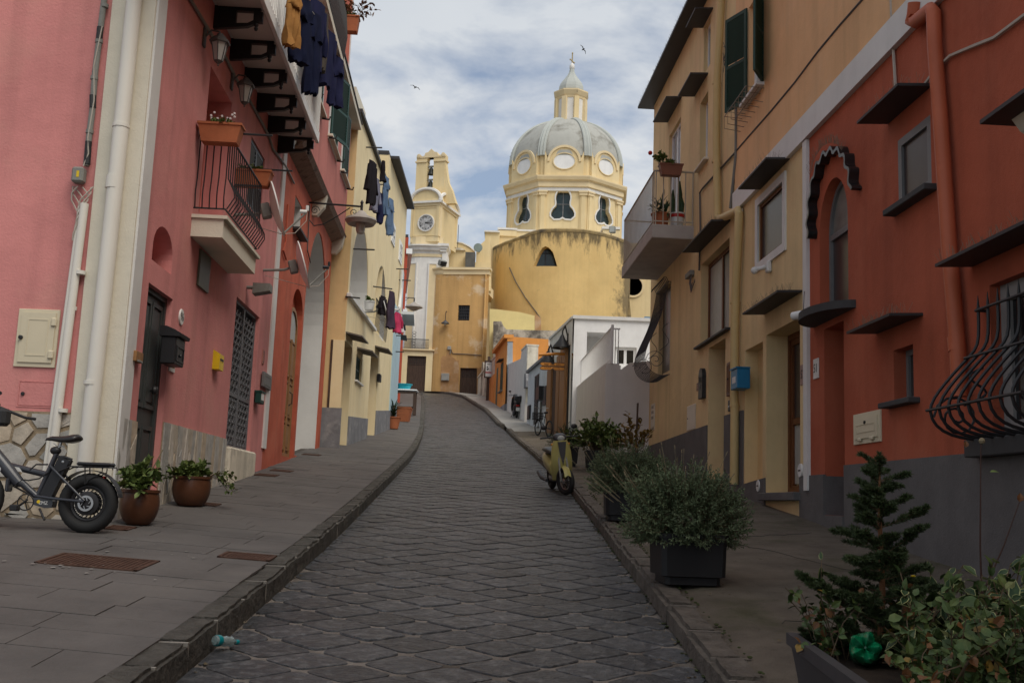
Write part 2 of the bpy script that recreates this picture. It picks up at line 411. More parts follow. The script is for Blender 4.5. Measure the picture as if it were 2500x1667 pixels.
ROADBED = mk('sandy_joint_filling', (.172,.15,.13), rough=.95, var=.25, vs=5, bump=.7, bs=70, col2=(.075,.062,.05), mixs=1.5)
def stone_mat():
    m = mk('basalt_paving_stone', (.043,.045,.050), rough=.36, var=.35, vs=2.3, bump=1.0, bs=16, dist=.03, spec=.4, col2=(.16,.16,.162), mixs=13, mixp=(.48,.74))
    t = m.node_tree; p = t.nodes['Principled BSDF']; src = p.inputs['Base Color'].links[0].from_socket
    oi = t.nodes.new('ShaderNodeObjectInfo'); mr = t.nodes.new('ShaderNodeMapRange'); mr.inputs[3].default_value = .7; mr.inputs[4].default_value = 1.3
    t.links.new(oi.outputs['Random'], mr.inputs[0])
    x = t.nodes.new('ShaderNodeMix'); x.data_type = 'RGBA'; x.blend_type = 'MULTIPLY'; x.inputs[0].default_value = 1
    t.links.new(src, x.inputs[6]); t.links.new(mr.outputs[0], x.inputs[7]); t.links.new(x.outputs[2], p.inputs['Base Color'])
    return m
STONE = stone_mat()
PAVE = mk('grey_paving_slab', (.106,.097,.091), rough=.8, var=.2, vs=1.2, bump=.5, bs=40, col2=(.13,.118,.108), mixs=.7, grime=.2)
PAVEJ = mk('pavement_joint', (.07,.06,.052), rough=.95, var=.2, bump=.4)
CONC = mk('mossy_concrete', (.165,.138,.108), rough=.92, var=.25, vs=2.2, bump=1.0, bs=60, dist=.02, col2=(.09,.085,.045), mixs=.9, mixp=(.52,.72), grime=.35)
CONCL = mk('pale_concrete', (.33,.31,.28), rough=.9, var=.12, vs=1.0, bump=.5, bs=40, grime=.15)
EARTH = mk('earth', (.12,.10,.07), bump=.5)

# ground sheet out to the horizon
g = MB(); xs = [-600,-200,-60,-20,0,20,60,200,600]; ys = [-300,-100,-40,-14,0,10,20,30,40,50,60,70,80,100,150,250,600]
g.add([(x, y, zr(y) - .45) for y in ys for x in xs], [(j * 9 + i, j * 9 + i + 1, (j + 1) * 9 + i + 1, (j + 1) * 9 + i) for j in range(len(ys) - 1) for i in range(8)])
g.build('ground', EARTH, kind='structure')

# carriageway: bed of joint filling, stones laid on it as parts
def strip(lf, rt, k=6):
    vs, fs = [], []
    for (a, b) in zip(lf, rt):
        for i in range(k + 1): t = i / k; vs.append(a.lerp(b, t))
    for j in range(len(lf) - 1):
        for i in range(k):
            q = j * (k + 1) + i; fs.append((q, q + 1, q + k + 2, q + k + 1))
    return vs, fs
yy = [-14 + i * .5 for i in range(int(85 / .5) + 1)]
LF = [Vector((lerp(KL, y), y, 0)) for y in yy] ; RT = [Vector((lerp(KR, y), y, 0)) for y in yy]
def resamp(tab, k):
    ds = [0.0]
    for (a, b), (c, d) in zip(tab, tab[1:]): ds.append(ds[-1] + math.hypot(c - a, d - b))
    out = []
    for i in range(k):
        t = ds[-1] * i / (k - 1); out.append(Vector((lerp(list(zip(ds, [p[1] for p in tab])), t), lerp(list(zip(ds, [p[0] for p in tab])), t), 0)))
    return out
tl, tr = resamp(TURNL, 14), resamp(TURNR, 14)
LFt = LF + tl[1:]; RTt = RT + tr[1:]
sink = .011
vs, fs = strip(LFt, RTt, 8)
road = MB().add([(v.x, v.y, zr(v.y) - sink) for v in vs], fs).build('road', ROADBED, kind='structure')

def inside_road(x, y): return lerp(KL, y) + .02 < x < lerp(KR, y) - .02
def knot(x, y):
    """corner where four stones meet, a little out of true"""
    v = noise.noise_vector(Vector((x * 3.1 + 11, y * 3.1,5.2))); return (x + v.x * .05, y + v.y * .045)
def stone(cx, cy, hx, hy, seed, gap):
    """one slab of the diamond paving: straight sides, rounded corners, flat worn top"""
    q = random.Random(seed); cs = [knot(cx, cy - hy), knot(cx + hx, cy), knot(cx, cy + hy), knot(cx - hx, cy)]
    cs = inset([(a - cx, b - cy) for a, b in cs], gap)
    rim = []
    for i in range(4):
        a, b = cs[i], cs[(i + 1) % 4]
        for t in (.07,.16,.5,.84,.93):
            k = .012 if t in (.07,.93) else 0.0; m_ = (-(b[1] - a[1]), b[0] - a[0]); l_ = math.hypot(*m_)
            rim.append((a[0] + (b[0] - a[0]) * t + m_[0] / l_ * k + q.uniform(-.006,.006), a[1] + (b[1] - a[1]) * t + m_[1] / l_ * k + q.uniform(-.006,.006)))
    k = len(rim); rise = q.uniform(-.004,.004); tx, ty = q.uniform(-.012,.012), q.uniform(-.012,.012)
    vs, fs = [], []
    def put(px, py, h):
        x, y = cx + px, cy + py
        x = min(max(x, lerp(KL, y) + .012), lerp(KR, y) - .012)
        vs.append((x, y, zr(y) + h + tx * px + ty * py))
    for s_, h in ((1.0,-.03), (.995,-.004), (.97, rise)):
        for (a, b) in rim: put(a * s_, b * s_, h)
    put(0,0, rise + .001)
    for r_ in range(2):
        for i in range(k): fs.append((r_ * k + i, r_ * k + (i + 1) % k, (r_ + 1) * k + (i + 1) % k, (r_ + 1) * k + i))
    for i in range(k): fs.append((2 * k + i, 2 * k + (i + 1) % k, 3 * k))
    return vs, fs
HX, HY = .295,.265                       # half diagonals of the lattice
cells = []
j = 0; y = 3.9
while y < 78.5:
    off = HX if j % 2 else 0
    i = -40
    for i in range(-36,12):
        x = i * 2 * HX + off - .3
        if y < 72.5:
            ok = lerp(KL, y) - .16 < x < lerp(KR, y) + .16
        else:
            ok = False
        if ok: cells.append((x, y))
    y += HY; j += 1
cells.sort(key=lambda c: c[1])
far = MB(); count = 0
for n_, (x, y) in enumerate(cells):
    q = random.Random(n_); gap = q.uniform(.010,.022)
    vs, fs = stone(x, y, HX, HY, n_, gap)
    if count < 300 and y > 5.4:
        o = MB().add(vs, fs).build('paving_stone', STONE, road, smooth=False); count += 1
    else: far.add(vs, fs)
far.build('paving_stones', STONE, road, kind='stuff')
# worn joint filling hides the far end: thin strip of stone colour at the bend
vs, fs = strip([LF[-3]] + tl[0:], [RT[-3]] + tr[0:], 8)
MB().add([(v.x, v.y, zr(v.y) - .004) for v in vs], fs).build('worn_paving', STONE, road, kind='stuff')

# kerbs
def kerb(name, path, width, height, mat, seed, lmin, lmax, side, skip=(), bev=.022, jm=None):
    """side -1: kerb lies to the left of the path"""
    q = random.Random(seed); root = thing(name, (path[0].x, path[0].y, zr(path[0].y)), None, None); root['kind'] = 'structure'
    ds = [0.0]
    for a, b in zip(path, path[1:]): ds.append(ds[-1] + (b - a).length)
    tx, ty = list(zip(ds, [p.x for p in path])), list(zip(ds, [p.y for p in path]))
    jo = MB(); s_ = 0.0; pts = []
    while s_ < ds[-1]:
        ln_ = q.uniform(lmin, lmax)
        e = min(s_ + ln_, ds[-1])
        a = Vector((lerp(tx, s_ + .006), lerp(ty, s_ + .006), 0)); b = Vector((lerp(tx, e - .006), lerp(ty, e - .006), 0))
        a.z, b.z = zr(a.y), zr(b.y)
        c = (a + b) / 2
        if not any(lo < c.y < hi for lo, hi in skip) and (b - a).length > .05:
            d = (b - a); l = d.length; d.normalize(); sd_ = Vector((d.y, -d.x, 0)).normalized() * side; up = sd_.cross(d) * (1 if side < 0 else -1)
            up = Vector((0,0,1)) if abs(up.z) < .5 else up * (1 if up.z > 0 else -1)
            fr = Matrix(((d.x, sd_.x, up.x, a.x), (d.y, sd_.y, up.y, a.y), (d.z, sd_.z, up.z, a.z), (0,0,0,1)))
            m = MB(fr); h = height + q.uniform(-.008,.008); w0 = q.uniform(-.008,.008)
            near = 5 < c.y < 24
            bm = bmesh.new(); bmesh.ops.create_cube(bm, size=1); bmesh.ops.scale(bm, vec=(l - .004, width, h + .1), verts=bm.verts)
            bmesh.ops.translate(bm, vec=(l / 2, width / 2 + w0, (h - .1) / 2), verts=bm.verts)
            bmesh.ops.bevel(bm, geom=[e_ for e_ in bm.edges if (e_.verts[0].co.z > 0 and e_.verts[1].co.z > 0)], offset=bev, segments=2, affect='EDGES')
            if near:
                bmesh.ops.subdivide_edges(bm, edges=[e_ for e_ in bm.edges if e_.calc_length() > .2], cuts=5, use_grid_fill=True)
            for v in bm.verts:
                nz = noise.noise(Vector((v.co.x * 6 + s_ * 3, v.co.y * 8, v.co.z * 9))) * (.011 if side < 0 else .008)
                v.co.y += nz; v.co.z += nz * (1 if v.co.z > 0 else 0)
            bm.verts.index_update()
            m.add([v.co.copy() for v in bm.verts], [[v.index for v in f.verts] for f in bm.faces]); bm.free(); m.ang = 35
            m.build('kerb_stone', mat, root, smooth=True)
            jo.fr = fr; jo.box(l - .008, l + .016,.006, width - .006,-.1, height - .006)
        s_ = e
    jo.build('mortar_joints', jm or MORT, root, kind='stuff')
    return root
kerb('kerb_left', LF[30:] + tl[1:], .20,.165, STONEB, 3,.48,.86,-1)
kerb('kerb_right', RT[30:] + tr[1:], .23,.15, STONEK, 5,.45,1.0,1, skip=[(45.4,48.6)], bev=.034, jm=ROADBED)

# left pavement: joint bed, slabs near the camera one by one, joined beyond
def in_left(x, y):
    if x > lerp(KL, y) - .20: return False
    return x > (-9 if y < 11.28 else lerp(WL, y) - .05)
lv = []
inner = [Vector((v.x - .195, v.y, 0)) for v in LF]; outer = [Vector((-9.2 if v.y < 11.3 else lerp(WL, v.y) - .3, v.y, 0)) for v in LF]
vs, fs = strip(outer, inner, 6)
pav = MB().add([(v.x, v.y, zsl(v.x, v.y) - .012) for v in vs], fs).build('pavement_left', PAVEJ, kind='structure')
tli = [Vector((p.x - .2, p.y - .1,0)) for p in tl]; tlo = [Vector((min(p.x - 1.5,-7.9), 73 + i * .12,0)) for i, p in enumerate(tl)]
vs, fs = strip(tlo, tli, 2); MB().add([(v.x, v.y, zr(v.y) + .165) for v in vs], fs).build('pavement_bend', PAVE, pav)
q = random.Random(11); y = 5.2; nst = MB(); ns = 0; row = 0
while y < 46:
    h = q.uniform(.34,.46); x0 = lerp(KL, y) - .180; xe = -8.6 if y < 11.2 else lerp(WL, y + h) - .1
    x = x0 + 0.0; first = True
    while x > xe:
        w = q.uniform(.55,1.15) if not first else q.uniform(.3,.9)
        first = False; xa = max(x - w, xe)
        g_ = .0035; dz = q.uniform(-.003,.003); sk = .10
        pts = [(xa + g_, y + g_), (x - g_, y + g_), (x - g_, y + h - g_), (xa + g_, y + h - g_)]
        pts = [(px, py - sk * (px + 1.8) * .35) for px, py in pts]
        top = [(px, py, zsl(px, py) + dz) for px, py in pts]; bot = [(px, py, zsl(px, py) - .02) for px, py in pts]
        f_ = [(0,1,2,3), (4,0,3,7), (5,1,0,4), (6,2,1,5), (7,3,2,6)]
        if y < 21 and ns < 290 and xa > -7: MB().add(top + bot, f_).build('paving_slab', PAVE, pav); ns += 1
        else: nst.add(top + bot, f_)
        x = xa
    y += h
nst.build('paving_slabs', PAVE, pav, kind='stuff')
vs, fs = strip(outer[120:], inner[120:], 4)
MB().add([(v.x, v.y, zsl(v.x, v.y) - .002) for v in vs], fs).build('far_pavement', PAVE, pav)

# right pavement
inner = [Vector((v.x + .22, v.y, 0)) for v in RT]; outer = [Vector((lerp(WR, v.y) + .3, v.y, 0)) for v in RT]
i27 = yy.index(43.0)
def bumpy(v): return noise.noise(Vector((v.x * 1.1, v.y * .9,3))) * .012
inner = [Vector((v.x + .195, v.y, 0)) for v in RT]
vs, fs = strip(inner[:i27 + 1], outer[:i27 + 1], 16)
MB().add([(v.x, v.y, zsr(v.x, v.y) - (.03 if i % 17 == 0 else .004) + (bumpy(v) if i % 17 else 0)) for i, v in enumerate(vs)], fs).build('pavement_right', CONC, kind='structure', smooth=True)
vs, fs = strip(inner[i27:], outer[i27:], 6)
def dropk(v): return -.12 * max(0,1 - abs(v.y - 47) / 1.9) * max(0,1 - abs(v.x - lerp(KR, v.y)) / 1.3)
MB().add([(v.x, v.y, zsr(v.x, v.y) - .004 + dropk(v)) for v in vs], fs).build('pavement_far_right', CONCL, kind='structure', smooth=True)
tri = [Vector((p.x + .2, p.y + .15,0)) for p in tr]; tro = [Vector((max(-14,-1.5 - i * .9), 72.5 + min(i * 1.0,9), 0)) for i in range(14)]
vs, fs = strip(tri, tro, 3)
MB().add([(v.x, v.y, zr(min(v.y, 79.5)) + .15) for v in vs], fs).build('pavement_by_church', CONCL, kind='structure')

RUST = mk('rusty_cast_iron', (.075,.038,.026), rough=.85, var=.3, vs=9, bump=.6, bs=60, col2=(.15,.12,.09), mixs=16, mixp=(.6,.7))
def grate(p0, p1, w, label, bars=14):
    """drain cover between two points on the pavement"""
    a, b = G(p0,.23), G(p1,.23); d = (b - a); l = d.length
    ex = Vector((1,0,0)); cx = (a.x + b.x) / 2; cy = (a.y + b.y) / 2; hx, hy = abs(b.x - a.x) / 2, w / 2
    t = thing('drain_grate', (cx, cy, zsl(cx, cy)), label, 'drain grate', 'drain grates in the left pavement')
    f = lambda x, y, h: (x, y, zsl(x, y) + h)
    def bar(m, x0, x1, y0, y1, h0, h1):
        m.add([f(x, y, h) for x in (x0, x1) for y in (y0, y1) for h in (h0, h1)], [(0,1,3,2), (4,6,7,5), (0,4,5,1), (2,3,7,6), (0,2,6,4), (1,5,7,3)])
    m = MB(); bar(m, cx - hx, cx + hx, cy - hy, cy + hy, -.01,.005); m.build('plate', RUST, t)
    m = MB()
    bar(m, cx - hx, cx + hx, cy - hy, cy - hy + .03,.004,.012); bar(m, cx - hx, cx + hx, cy + hy - .03, cy + hy, .004,.012)
    bar(m, cx - hx, cx - hx + .03, cy - hy, cy + hy, .004,.012); bar(m, cx + hx - .03, cx + hx, cy - hy, cy + hy, .004,.012)
    m.build('frame', RUST, t)
    for i in range(bars):
        x = cx - hx + .05 + (2 * hx - .1) * (i + .5) / bars; m = MB(); bar(m, x - .2 * hx / bars * 2.2, x + .2 * hx / bars * 2.2, cy - hy + .035, cy + hy - .035,.004,.010); m.build('bar', RUST, t)
grate((105,1372), (375,1372), .55, 'large rusty drain cover with white splashes, nearest on the left pavement', 18)
grate((538,1346), (672,1346), .34, 'rusty slotted drain grate beside the left kerb', 12)
grate((258,1295), (325,1295), .3, 'dark drain grate between the bicycle wheel and the near brown pot', 8)
grate((478,1234), (536,1234), .3, 'small drain grate at the foot of the farther brown pot', 8)
grate((622,1163), (680,1163), .35, 'nearer drain grate in front of the lattice gate', 8)
grate((660,1152), (716,1152), .35, 'farther drain grate in front of the lattice gate', 8)
grate((736,1113), (784,1113), .35, 'farthest drain grate, in front of the red archway', 8)

# cracks, moss, grit and splashes
def surf(x, y): return zr(y) if lerp(KL, y) < x < lerp(KR, y) else (zsl(x, y) if x < 0 else zsr(x, y))
q = random.Random(77); m = MB()
for x0, y0, x1, y1, n_ in ((2.2,6.2,3.6,8.4,14), (3.4,9.5,2.3,12.6,16), (2.0,12.2,3.7,13.0,12), (1.9,7.6,2.8,7.9,8)):
    px, py = x0, y0; pts = []
    for k in range(n_ + 1):
        t = k / n_; x, y = x0 + (x1 - x0) * t + q.uniform(-.05,.05), y0 + (y1 - y0) * t + q.uniform(-.06,.06); pts.append((x, y, surf(x, y) + (.012 if x > 0 else .002)))
    m.tube(pts, .003,3, cap=False)
m.build('pavement_cracks', flat('dark_crack_dirt', (.02,.018,.015), .95), kind='stuff')['label'] = 'thin dark cracks in the pavements'
GRIT = mk('grit_and_dead_leaves', (.11,.085,.05), var=.5, vs=20, bump=0, col2=(.22,.19,.14), mixs=15)
m = MB()
for k in range(900):
    y = q.uniform(5,26) if q.random() < .8 else q.uniform(26,45); side = q.random()
    x = lerp(KR, y) - abs(q.gauss(0,.10)) - .01 if side < .4 else (lerp(KL, y) + abs(q.gauss(0,.07)) + .01 if side < .6 else (lerp(WR, y) - .1 - abs(q.gauss(0,.25)) if side < .8 else q.uniform(lerp(KR, y) + .3, lerp(WR, y) - .1)))
    if y > 26 and side > .6: continue
    s_ = q.uniform(.006,.018); z = surf(x, y) + (.012 if x > lerp(KR, y) else .0); a = q.uniform(0,6.28)
    m.add([(x + s_ * math.cos(a + i * 1.9) * q.uniform(.6,1.2), y + s_ * math.sin(a + i * 1.9) * q.uniform(.8,2), z + (.002 if i < 3 else s_ * .6)) for i in range(4)], [(0,1,2), (0,1,3), (1,2,3), (0,2,3)])
m.build('grit', GRIT, kind='stuff')['label'] = 'scattered grit and dead leaves along the gutters'
m = MB()
for k in range(46):
    x, y = q.choice(((q.uniform(-4.5,-2.2), q.uniform(6,13)), (q.gauss(-3.0,.3), q.gauss(9.6,.35)), (q.gauss(-3.35,.35), q.gauss(8.4,.12)))); r_ = q.uniform(.006,.022); z = zsl(x, y) + (.0035 if abs(y - 8.4) > .4 else .0135)
    if x > lerp(KL, y) - .25: continue
    m.add([(x + r_ * math.cos(i) * q.uniform(.5,1.3), y + 1.6 * r_ * math.sin(i) * q.uniform(.5,1.3), z) for i in range(6)], [tuple(range(6))])
m.build('white_splashes', flat('dried_white_splash', (.42,.40,.37), .9), kind='stuff')['label'] = 'dried white splashes on the left pavement'
MOSS = mk('kerb_moss', (.035,.045,.012), var=.4, vs=20, bump=.6, bs=60); m = MB()
for k in range(260):
    y = q.uniform(5,20); x = lerp(KR, y) + q.choice((-.012,.225)) + q.gauss(0,.012); l_ = q.uniform(.02,.09); h = .004 if x < lerp(KR, y) + .1 else .155
    m.ball((x, y, zr(y) + h), q.uniform(.008,.018), 5, (1, l_ / .012 * .35,.45))
m.build('kerb_moss', MOSS, kind='stuff')['label'] = 'moss along the right kerb'
# ================================================================== kit of building parts and plants
def n_at(w, p, u):
    """distance out from wall w and height where the sight line crosses the plane u = const"""
    v = ray(p); e = Vector((0,0, EYE)); t = (w.o + w.U * u - e).dot(w.U) / v.dot(w.U); h = e + v * t
    return ((h - w.o).dot(w.N), h.z)
Wall.n_at = n_at
def on(w): return MB(w.mat())
def rotm(w): m = w.mat().copy(); m.translation = (0,0,0); return m
def window(root, w, lp, n, frame=WHM, glass=GLASS, fw_=.05, mull=1, tran=0, name='window', th=.05, gl=None):
    """frame with casement bars; every pane is a sub-part"""
    us = [p[0] for p in lp]; zs = [p[1] for p in lp]; u0, u1, z0, z1 = min(us), max(us), min(zs), max(zs)
    m = MB(w.mat()); m.ring(lp, inset(lp, fw_), n, n + th)
    cu = [u0 + (u1 - u0) * (i + 1) / (mull + 1) for i in range(mull)]; cz = [z0 + (z1 - z0) * (i + 1) / (tran + 1) for i in range(tran)] if isinstance(tran, int) else list(tran)
    for c in cu: m.box(c - fw_ * .5, c + fw_ * .5, n + .004, n + th - .004, z0 + fw_ * .7, z1 - fw_ * .7)
    for c in cz: m.box(u0 + fw_ * .7, u1 - fw_ * .7, n + .007, n + th - .007, c - fw_ * .4, c + fw_ * .4)
    f = m.build(name, frame, root)
    ue = [u0] + cu + [u1]; ze = [z0] + cz + [z1]
    rect = len(lp) == 4
    if rect:
        for i in range(len(ue) - 1):
            for k in range(len(ze) - 1):
                gm = gl[i * (len(ze) - 1) + k] if gl else glass
                MB(w.mat()).box(ue[i] + fw_ * .3, ue[i + 1] - fw_ * .3, n + .01, n + .02, ze[k] + fw_ * .3, ze[k + 1] - fw_ * .3).build('pane', gm, f)
    else: MB(w.mat()).prism(inset(lp, fw_ * .6), n + .01, n + .02).build('pane', glass, f)
    return f
def sill(root, w, u0, u1, z, proj=.12, th=.05, mat=CANOPY, n0=0.0): return MB(w.mat()).cbox(u0, u1, n0 - .02, n0 + proj, z - th, z, .008).build('sill', mat, root)
def canopy(root, w, u0, u1, z, proj=.4, th=.035, mat=CANOPY, drop=.06, spikes=False, n0=0.0):
    """little slab roof over an opening"""
    m = MB(w.mat()); m.add([(u, n, zz) for u in (u0, u1) for n, zz in ((n0 - .02, z), (n0 + proj, z - drop), (n0 + proj, z - drop + th), (n0 - .02, z + th))],
        [(0,1,2,3), (7,6,5,4), (0,4,5,1), (1,5,6,2), (2,6,7,3), (3,7,4,0)])
    c = m.build('canopy', mat, root)
    if spikes:
        s_ = MB(w.mat()); q = random.Random(int(u0 * 100)); k = int((u1 - u0) / .035)
        for i in range(k):
            u = u0 + (u1 - u0) * (i + .5) / k
            for r_ in range(2):
                nn = n0 + proj * q.uniform(.3,.95); b = z + th - drop * nn / proj
                s_.tube([(u, nn, b), (u + q.uniform(-.05,.05), nn + q.uniform(-.06,.06), b + q.uniform(.09,.13))], .0018,3, cap=False)
        s_.build('bird_spikes', SPIKE, c, kind='stuff')
    return c
SPIKE = flat('steel_spikes', (.22,.17,.12), .5)
def shutter(root, fr, wd_, ht, mat, slats=16, th=.035, name='shutter'):
    """louvred leaf in frame fr: x across, y through, z up"""
    m = MB(fr); b = .055
    m.box(0, b, 0, th, 0, ht).box(wd_ - b, wd_, 0, th, 0, ht).box(b, wd_ - b, .001, th - .001,0, b * 1.4).box(b, wd_ - b, .001, th - .001, ht - b * 1.2, ht).box(b, wd_ - b, .001, th - .001, ht * .45, ht * .45 + b)
    s_ = m.build(name, mat, root)
    r_ = fr.copy(); r_.translation = (0,0,0); step = (ht - 2.6 * b) / slats
    sm = mesh_of(MB(r_).add([(x, y, z) for x in (b, wd_ - b) for y, z in ((0.0,0.0), (.006,0.0), (th, step * .8), (th - .006, step * .8))], [(0,1,2,3), (7,6,5,4), (0,4,5,1), (1,5,6,2), (2,6,7,3), (3,7,4,0)]), 'slat', mat)
    for i in range(slats):
        z = b * 1.4 + step * i
        if ht * .45 - step * .6 < z < ht * .45 + b: continue
        inst('slat', sm, s_, fr @ Vector((0,0, z)))
    return s_
def wframe(w, u, n, z, rz=0.0, flip=False):
    """frame standing on wall w; x along the wall, turned by rz about the vertical (out into the street)"""
    U_ = w.U * math.cos(rz) + w.N * math.sin(rz); N_ = w.N * math.cos(rz) - w.U * math.sin(rz)
    o = w.P(u, z, n); return Matrix(((U_.x, N_.x, 0, o.x), (U_.y, N_.y, 0, o.y), (0,0,1, o.z), (0,0,0,1)))
def clip(poly, a, b):
    """keep the part of poly nearer to a than to b"""
    mx_, my_ = (a[0] + b[0]) / 2, (a[1] + b[1]) / 2; nx, ny = b[0] - a[0], b[1] - a[1]; out = []
    for i in range(len(poly)):
        p, q_ = poly[i], poly[(i + 1) % len(poly)]
        dp = (p[0] - mx_) * nx + (p[1] - my_) * ny; dq = (q_[0] - mx_) * nx + (q_[1] - my_) * ny
        if dp <= 0: out.append(p)
        if (dp < 0) != (dq < 0) and dp != dq:
            t = dp / (dp - dq); out.append((p[0] + (q_[0] - p[0]) * t, p[1] + (q_[1] - p[1]) * t))
    return out
STM = [mk('cladding_stone_' + n_, c, rough=.75, var=.2, vs=7, bump=.5, bs=25, grime=.2, streak=.2) for n_, c in (('beige', (.44,.385,.31)), ('ochre', (.45,.37,.275)), ('grey', (.41,.39,.355)), ('pale', (.50,.455,.395)), ('slate', (.37,.36,.335)))]
MORTO = mk('ochre_mortar', (.29,.225,.15), var=.25, vs=6, bump=.7, bs=30, grime=.3)
def cladding(root, w, u0, u1, z0, z1, k, aspect, seed, joint=.012, mats=STM, zb=None):
    """stone pieces of random outline set in mortar; aspect > 1 makes them tall"""
    q = random.Random(seed); zb = zb or (lambda u: z0)
    MB(w.mat()).box(u0, u1,-.01,.012, min(zb(u0), zb(u1)) - .3, z1 - .004).build('mortar_bed', MORTO, root)
    sd_ = [(q.uniform(u0, u1), q.uniform(z0, z1) / aspect) for _ in range(k)]
    for it in range(2):
        for i, a in enumerate(sd_):
            poly = [(u0, z0 / aspect), (u1, z0 / aspect), (u1, z1 / aspect), (u0, z1 / aspect)]
            for j_, b in enumerate(sd_):
                if j_ != i and poly: poly = clip(poly, a, b)
            if it == 0 and poly: sd_[i] = (sum(p[0] for p in poly) / len(poly), sum(p[1] for p in poly) / len(poly)); continue
            if len(poly) < 3: continue
            poly = [(p[0], p[1] * aspect) for p in poly]
            ip = inset(poly, joint * q.uniform(.7,1.6)) if joint else poly
            ar = sum(ip[t][0] * ip[(t + 1) % len(ip)][1] - ip[(t + 1) % len(ip)][0] * ip[t][1] for t in range(len(ip)))
            if ar < .003: continue
            MB(w.mat()).prism(ip, .008,.016 + q.uniform(.004,.018)).build('cladding_stone', q.choice(mats), root)
def shell(root, w, u0, u1, z0, z1, depth, mat, roofm=None, name='wall', near=True, far=True):
    """side, back and roof of a house behind its front"""
    m = MB(w.mat())
    if near: m.quad((u0,-.001, z0), (u0,-depth, z0), (u0,-depth, z1), (u0,-.001, z1))
    if far: m.quad((u1,-.001, z0), (u1,-depth, z0), (u1,-depth, z1), (u1,-.001, z1))
    m.quad((u0,-depth, z0), (u1,-depth, z0), (u1,-depth, z1), (u0,-depth, z1))
    m.build(name, mat, root)
    return MB(w.mat()).box(u0, u1,-depth, -.02, z1 - .02, z1 + .15).build('roof', roofm or CANOPY, root)

# ---- foliage
def leafmat(name, c, c2, rough=.55):
    m = mk(name, c, rough=rough, var=.35, vs=14, bump=0, col2=c2, mixs=9, mixp=(.5,.66), spec=.3); return m
def leaf(mb, p, d, nrm, l, w_, fold=.25):
    """one leaf: four points, two faces folded on the midrib"""
    s_ = d.cross(nrm)
    if s_.length < 1e-5: s_ = d.orthogonal()
    s_.normalize(); u_ = s_.cross(d).normalized()
    if w_ > .008:                       # broad leaf: rounded outline, drooping tip
        i = len(mb.v); mb.v += [tuple(v) for v in (p, p + d * l * .26 + s_ * w_ * .85 + u_ * w_ * fold, p + d * l * .6 + s_ * w_ * .9 + u_ * w_ * fold * .8, p + d * l - u_ * w_ * .35, p + d * l * .6 - s_ * w_ * .9 + u_ * w_ * fold * .8, p + d * l * .26 - s_ * w_ * .85 + u_ * w_ * fold, p + d * l * .45)]
        mb.f += [(i, i + 1, i + 6), (i + 1, i + 2, i + 6), (i + 2, i + 3, i + 6), (i + 3, i + 4, i + 6), (i + 4, i + 5, i + 6), (i + 5, i, i + 6)]; return
    a = p; b = p + d * l * .45 + s_ * w_ + u_ * w_ * fold; c = p + d * l; e = p + d * l * .45 - s_ * w_ + u_ * w_ * fold
    i = len(mb.v); mb.v += [tuple(a), tuple(b), tuple(c), tuple(e)]; mb.f += [(i, i + 1, i + 2), (i, i + 2, i + 3)]
def rv(q): 
    while True:
        v = Vector((q.uniform(-1,1), q.uniform(-1,1), q.uniform(-1,1)))
        if .05 < v.length < 1: return v.normalized()
def bush(q, c, rad, stems, per, ll, lw, up=.4, droop=0.0, pts=None):
    """stems from the centre outwards, each carrying leaves; returns (leaves, stems) builders"""
    lm, sm = MB(), MB()
    for _ in range(stems):
        d = rv(q); d.z = abs(d.z) * .8 + up * q.random(); d.normalize()
        tip = Vector((c[0] + d.x * rad[0] * q.uniform(.55,1.05), c[1] + d.y * rad[1] * q.uniform(.55,1.05), c[2] + d.z * rad[2] * q.uniform(.5,1.05)))
        b = Vector(c) + Vector((d.x * rad[0] * .15, d.y * rad[1] * .15,0)); mid = (b + tip) / 2 + Vector((0,0, rad[2] * .15)) ; tip.z -= droop * q.random()
        path = [b, mid, tip]; sm.tube(path, [.006,.004,.002], 4, cap=False)
        for k in range(per):
            t = .25 + .75 * (k + q.random()) / per
            p = b.lerp(mid, t * 2) if t < .5 else mid.lerp(tip, t * 2 - 1)
            dd = (rv(q) + (tip - b).normalized() * .8 + Vector((0,0,.2))).normalized()
            leaf(lm, p, dd, rv(q) + Vector((0,0,1.5)), ll * q.uniform(.6,1.25), lw * q.uniform(.6,1.25))
    return lm, sm
G_MID = leafmat('mid_green_leaves', (.095,.135,.036), (.16,.19,.05))
G_DARK = leafmat('dark_green_leaves', (.022,.048,.018), (.045,.075,.025))
G_LAV = leafmat('grey_green_lavender_leaves', (.095,.128,.064), (.14,.175,.095), .7)
G_YEL = leafmat('yellowing_leaves', (.16,.10,.02), (.25,.15,.03))
G_BRN = leafmat('brown_leaves', (.13,.055,.02), (.2,.09,.03))
G_CRM = leafmat('cream_edged_leaves', (.36,.36,.16), (.12,.16,.05))
STEM = flat('brown_stems', (.085,.055,.03), .8)
STRAW = flat('straw_stalks', (.20,.16,.095), .8)
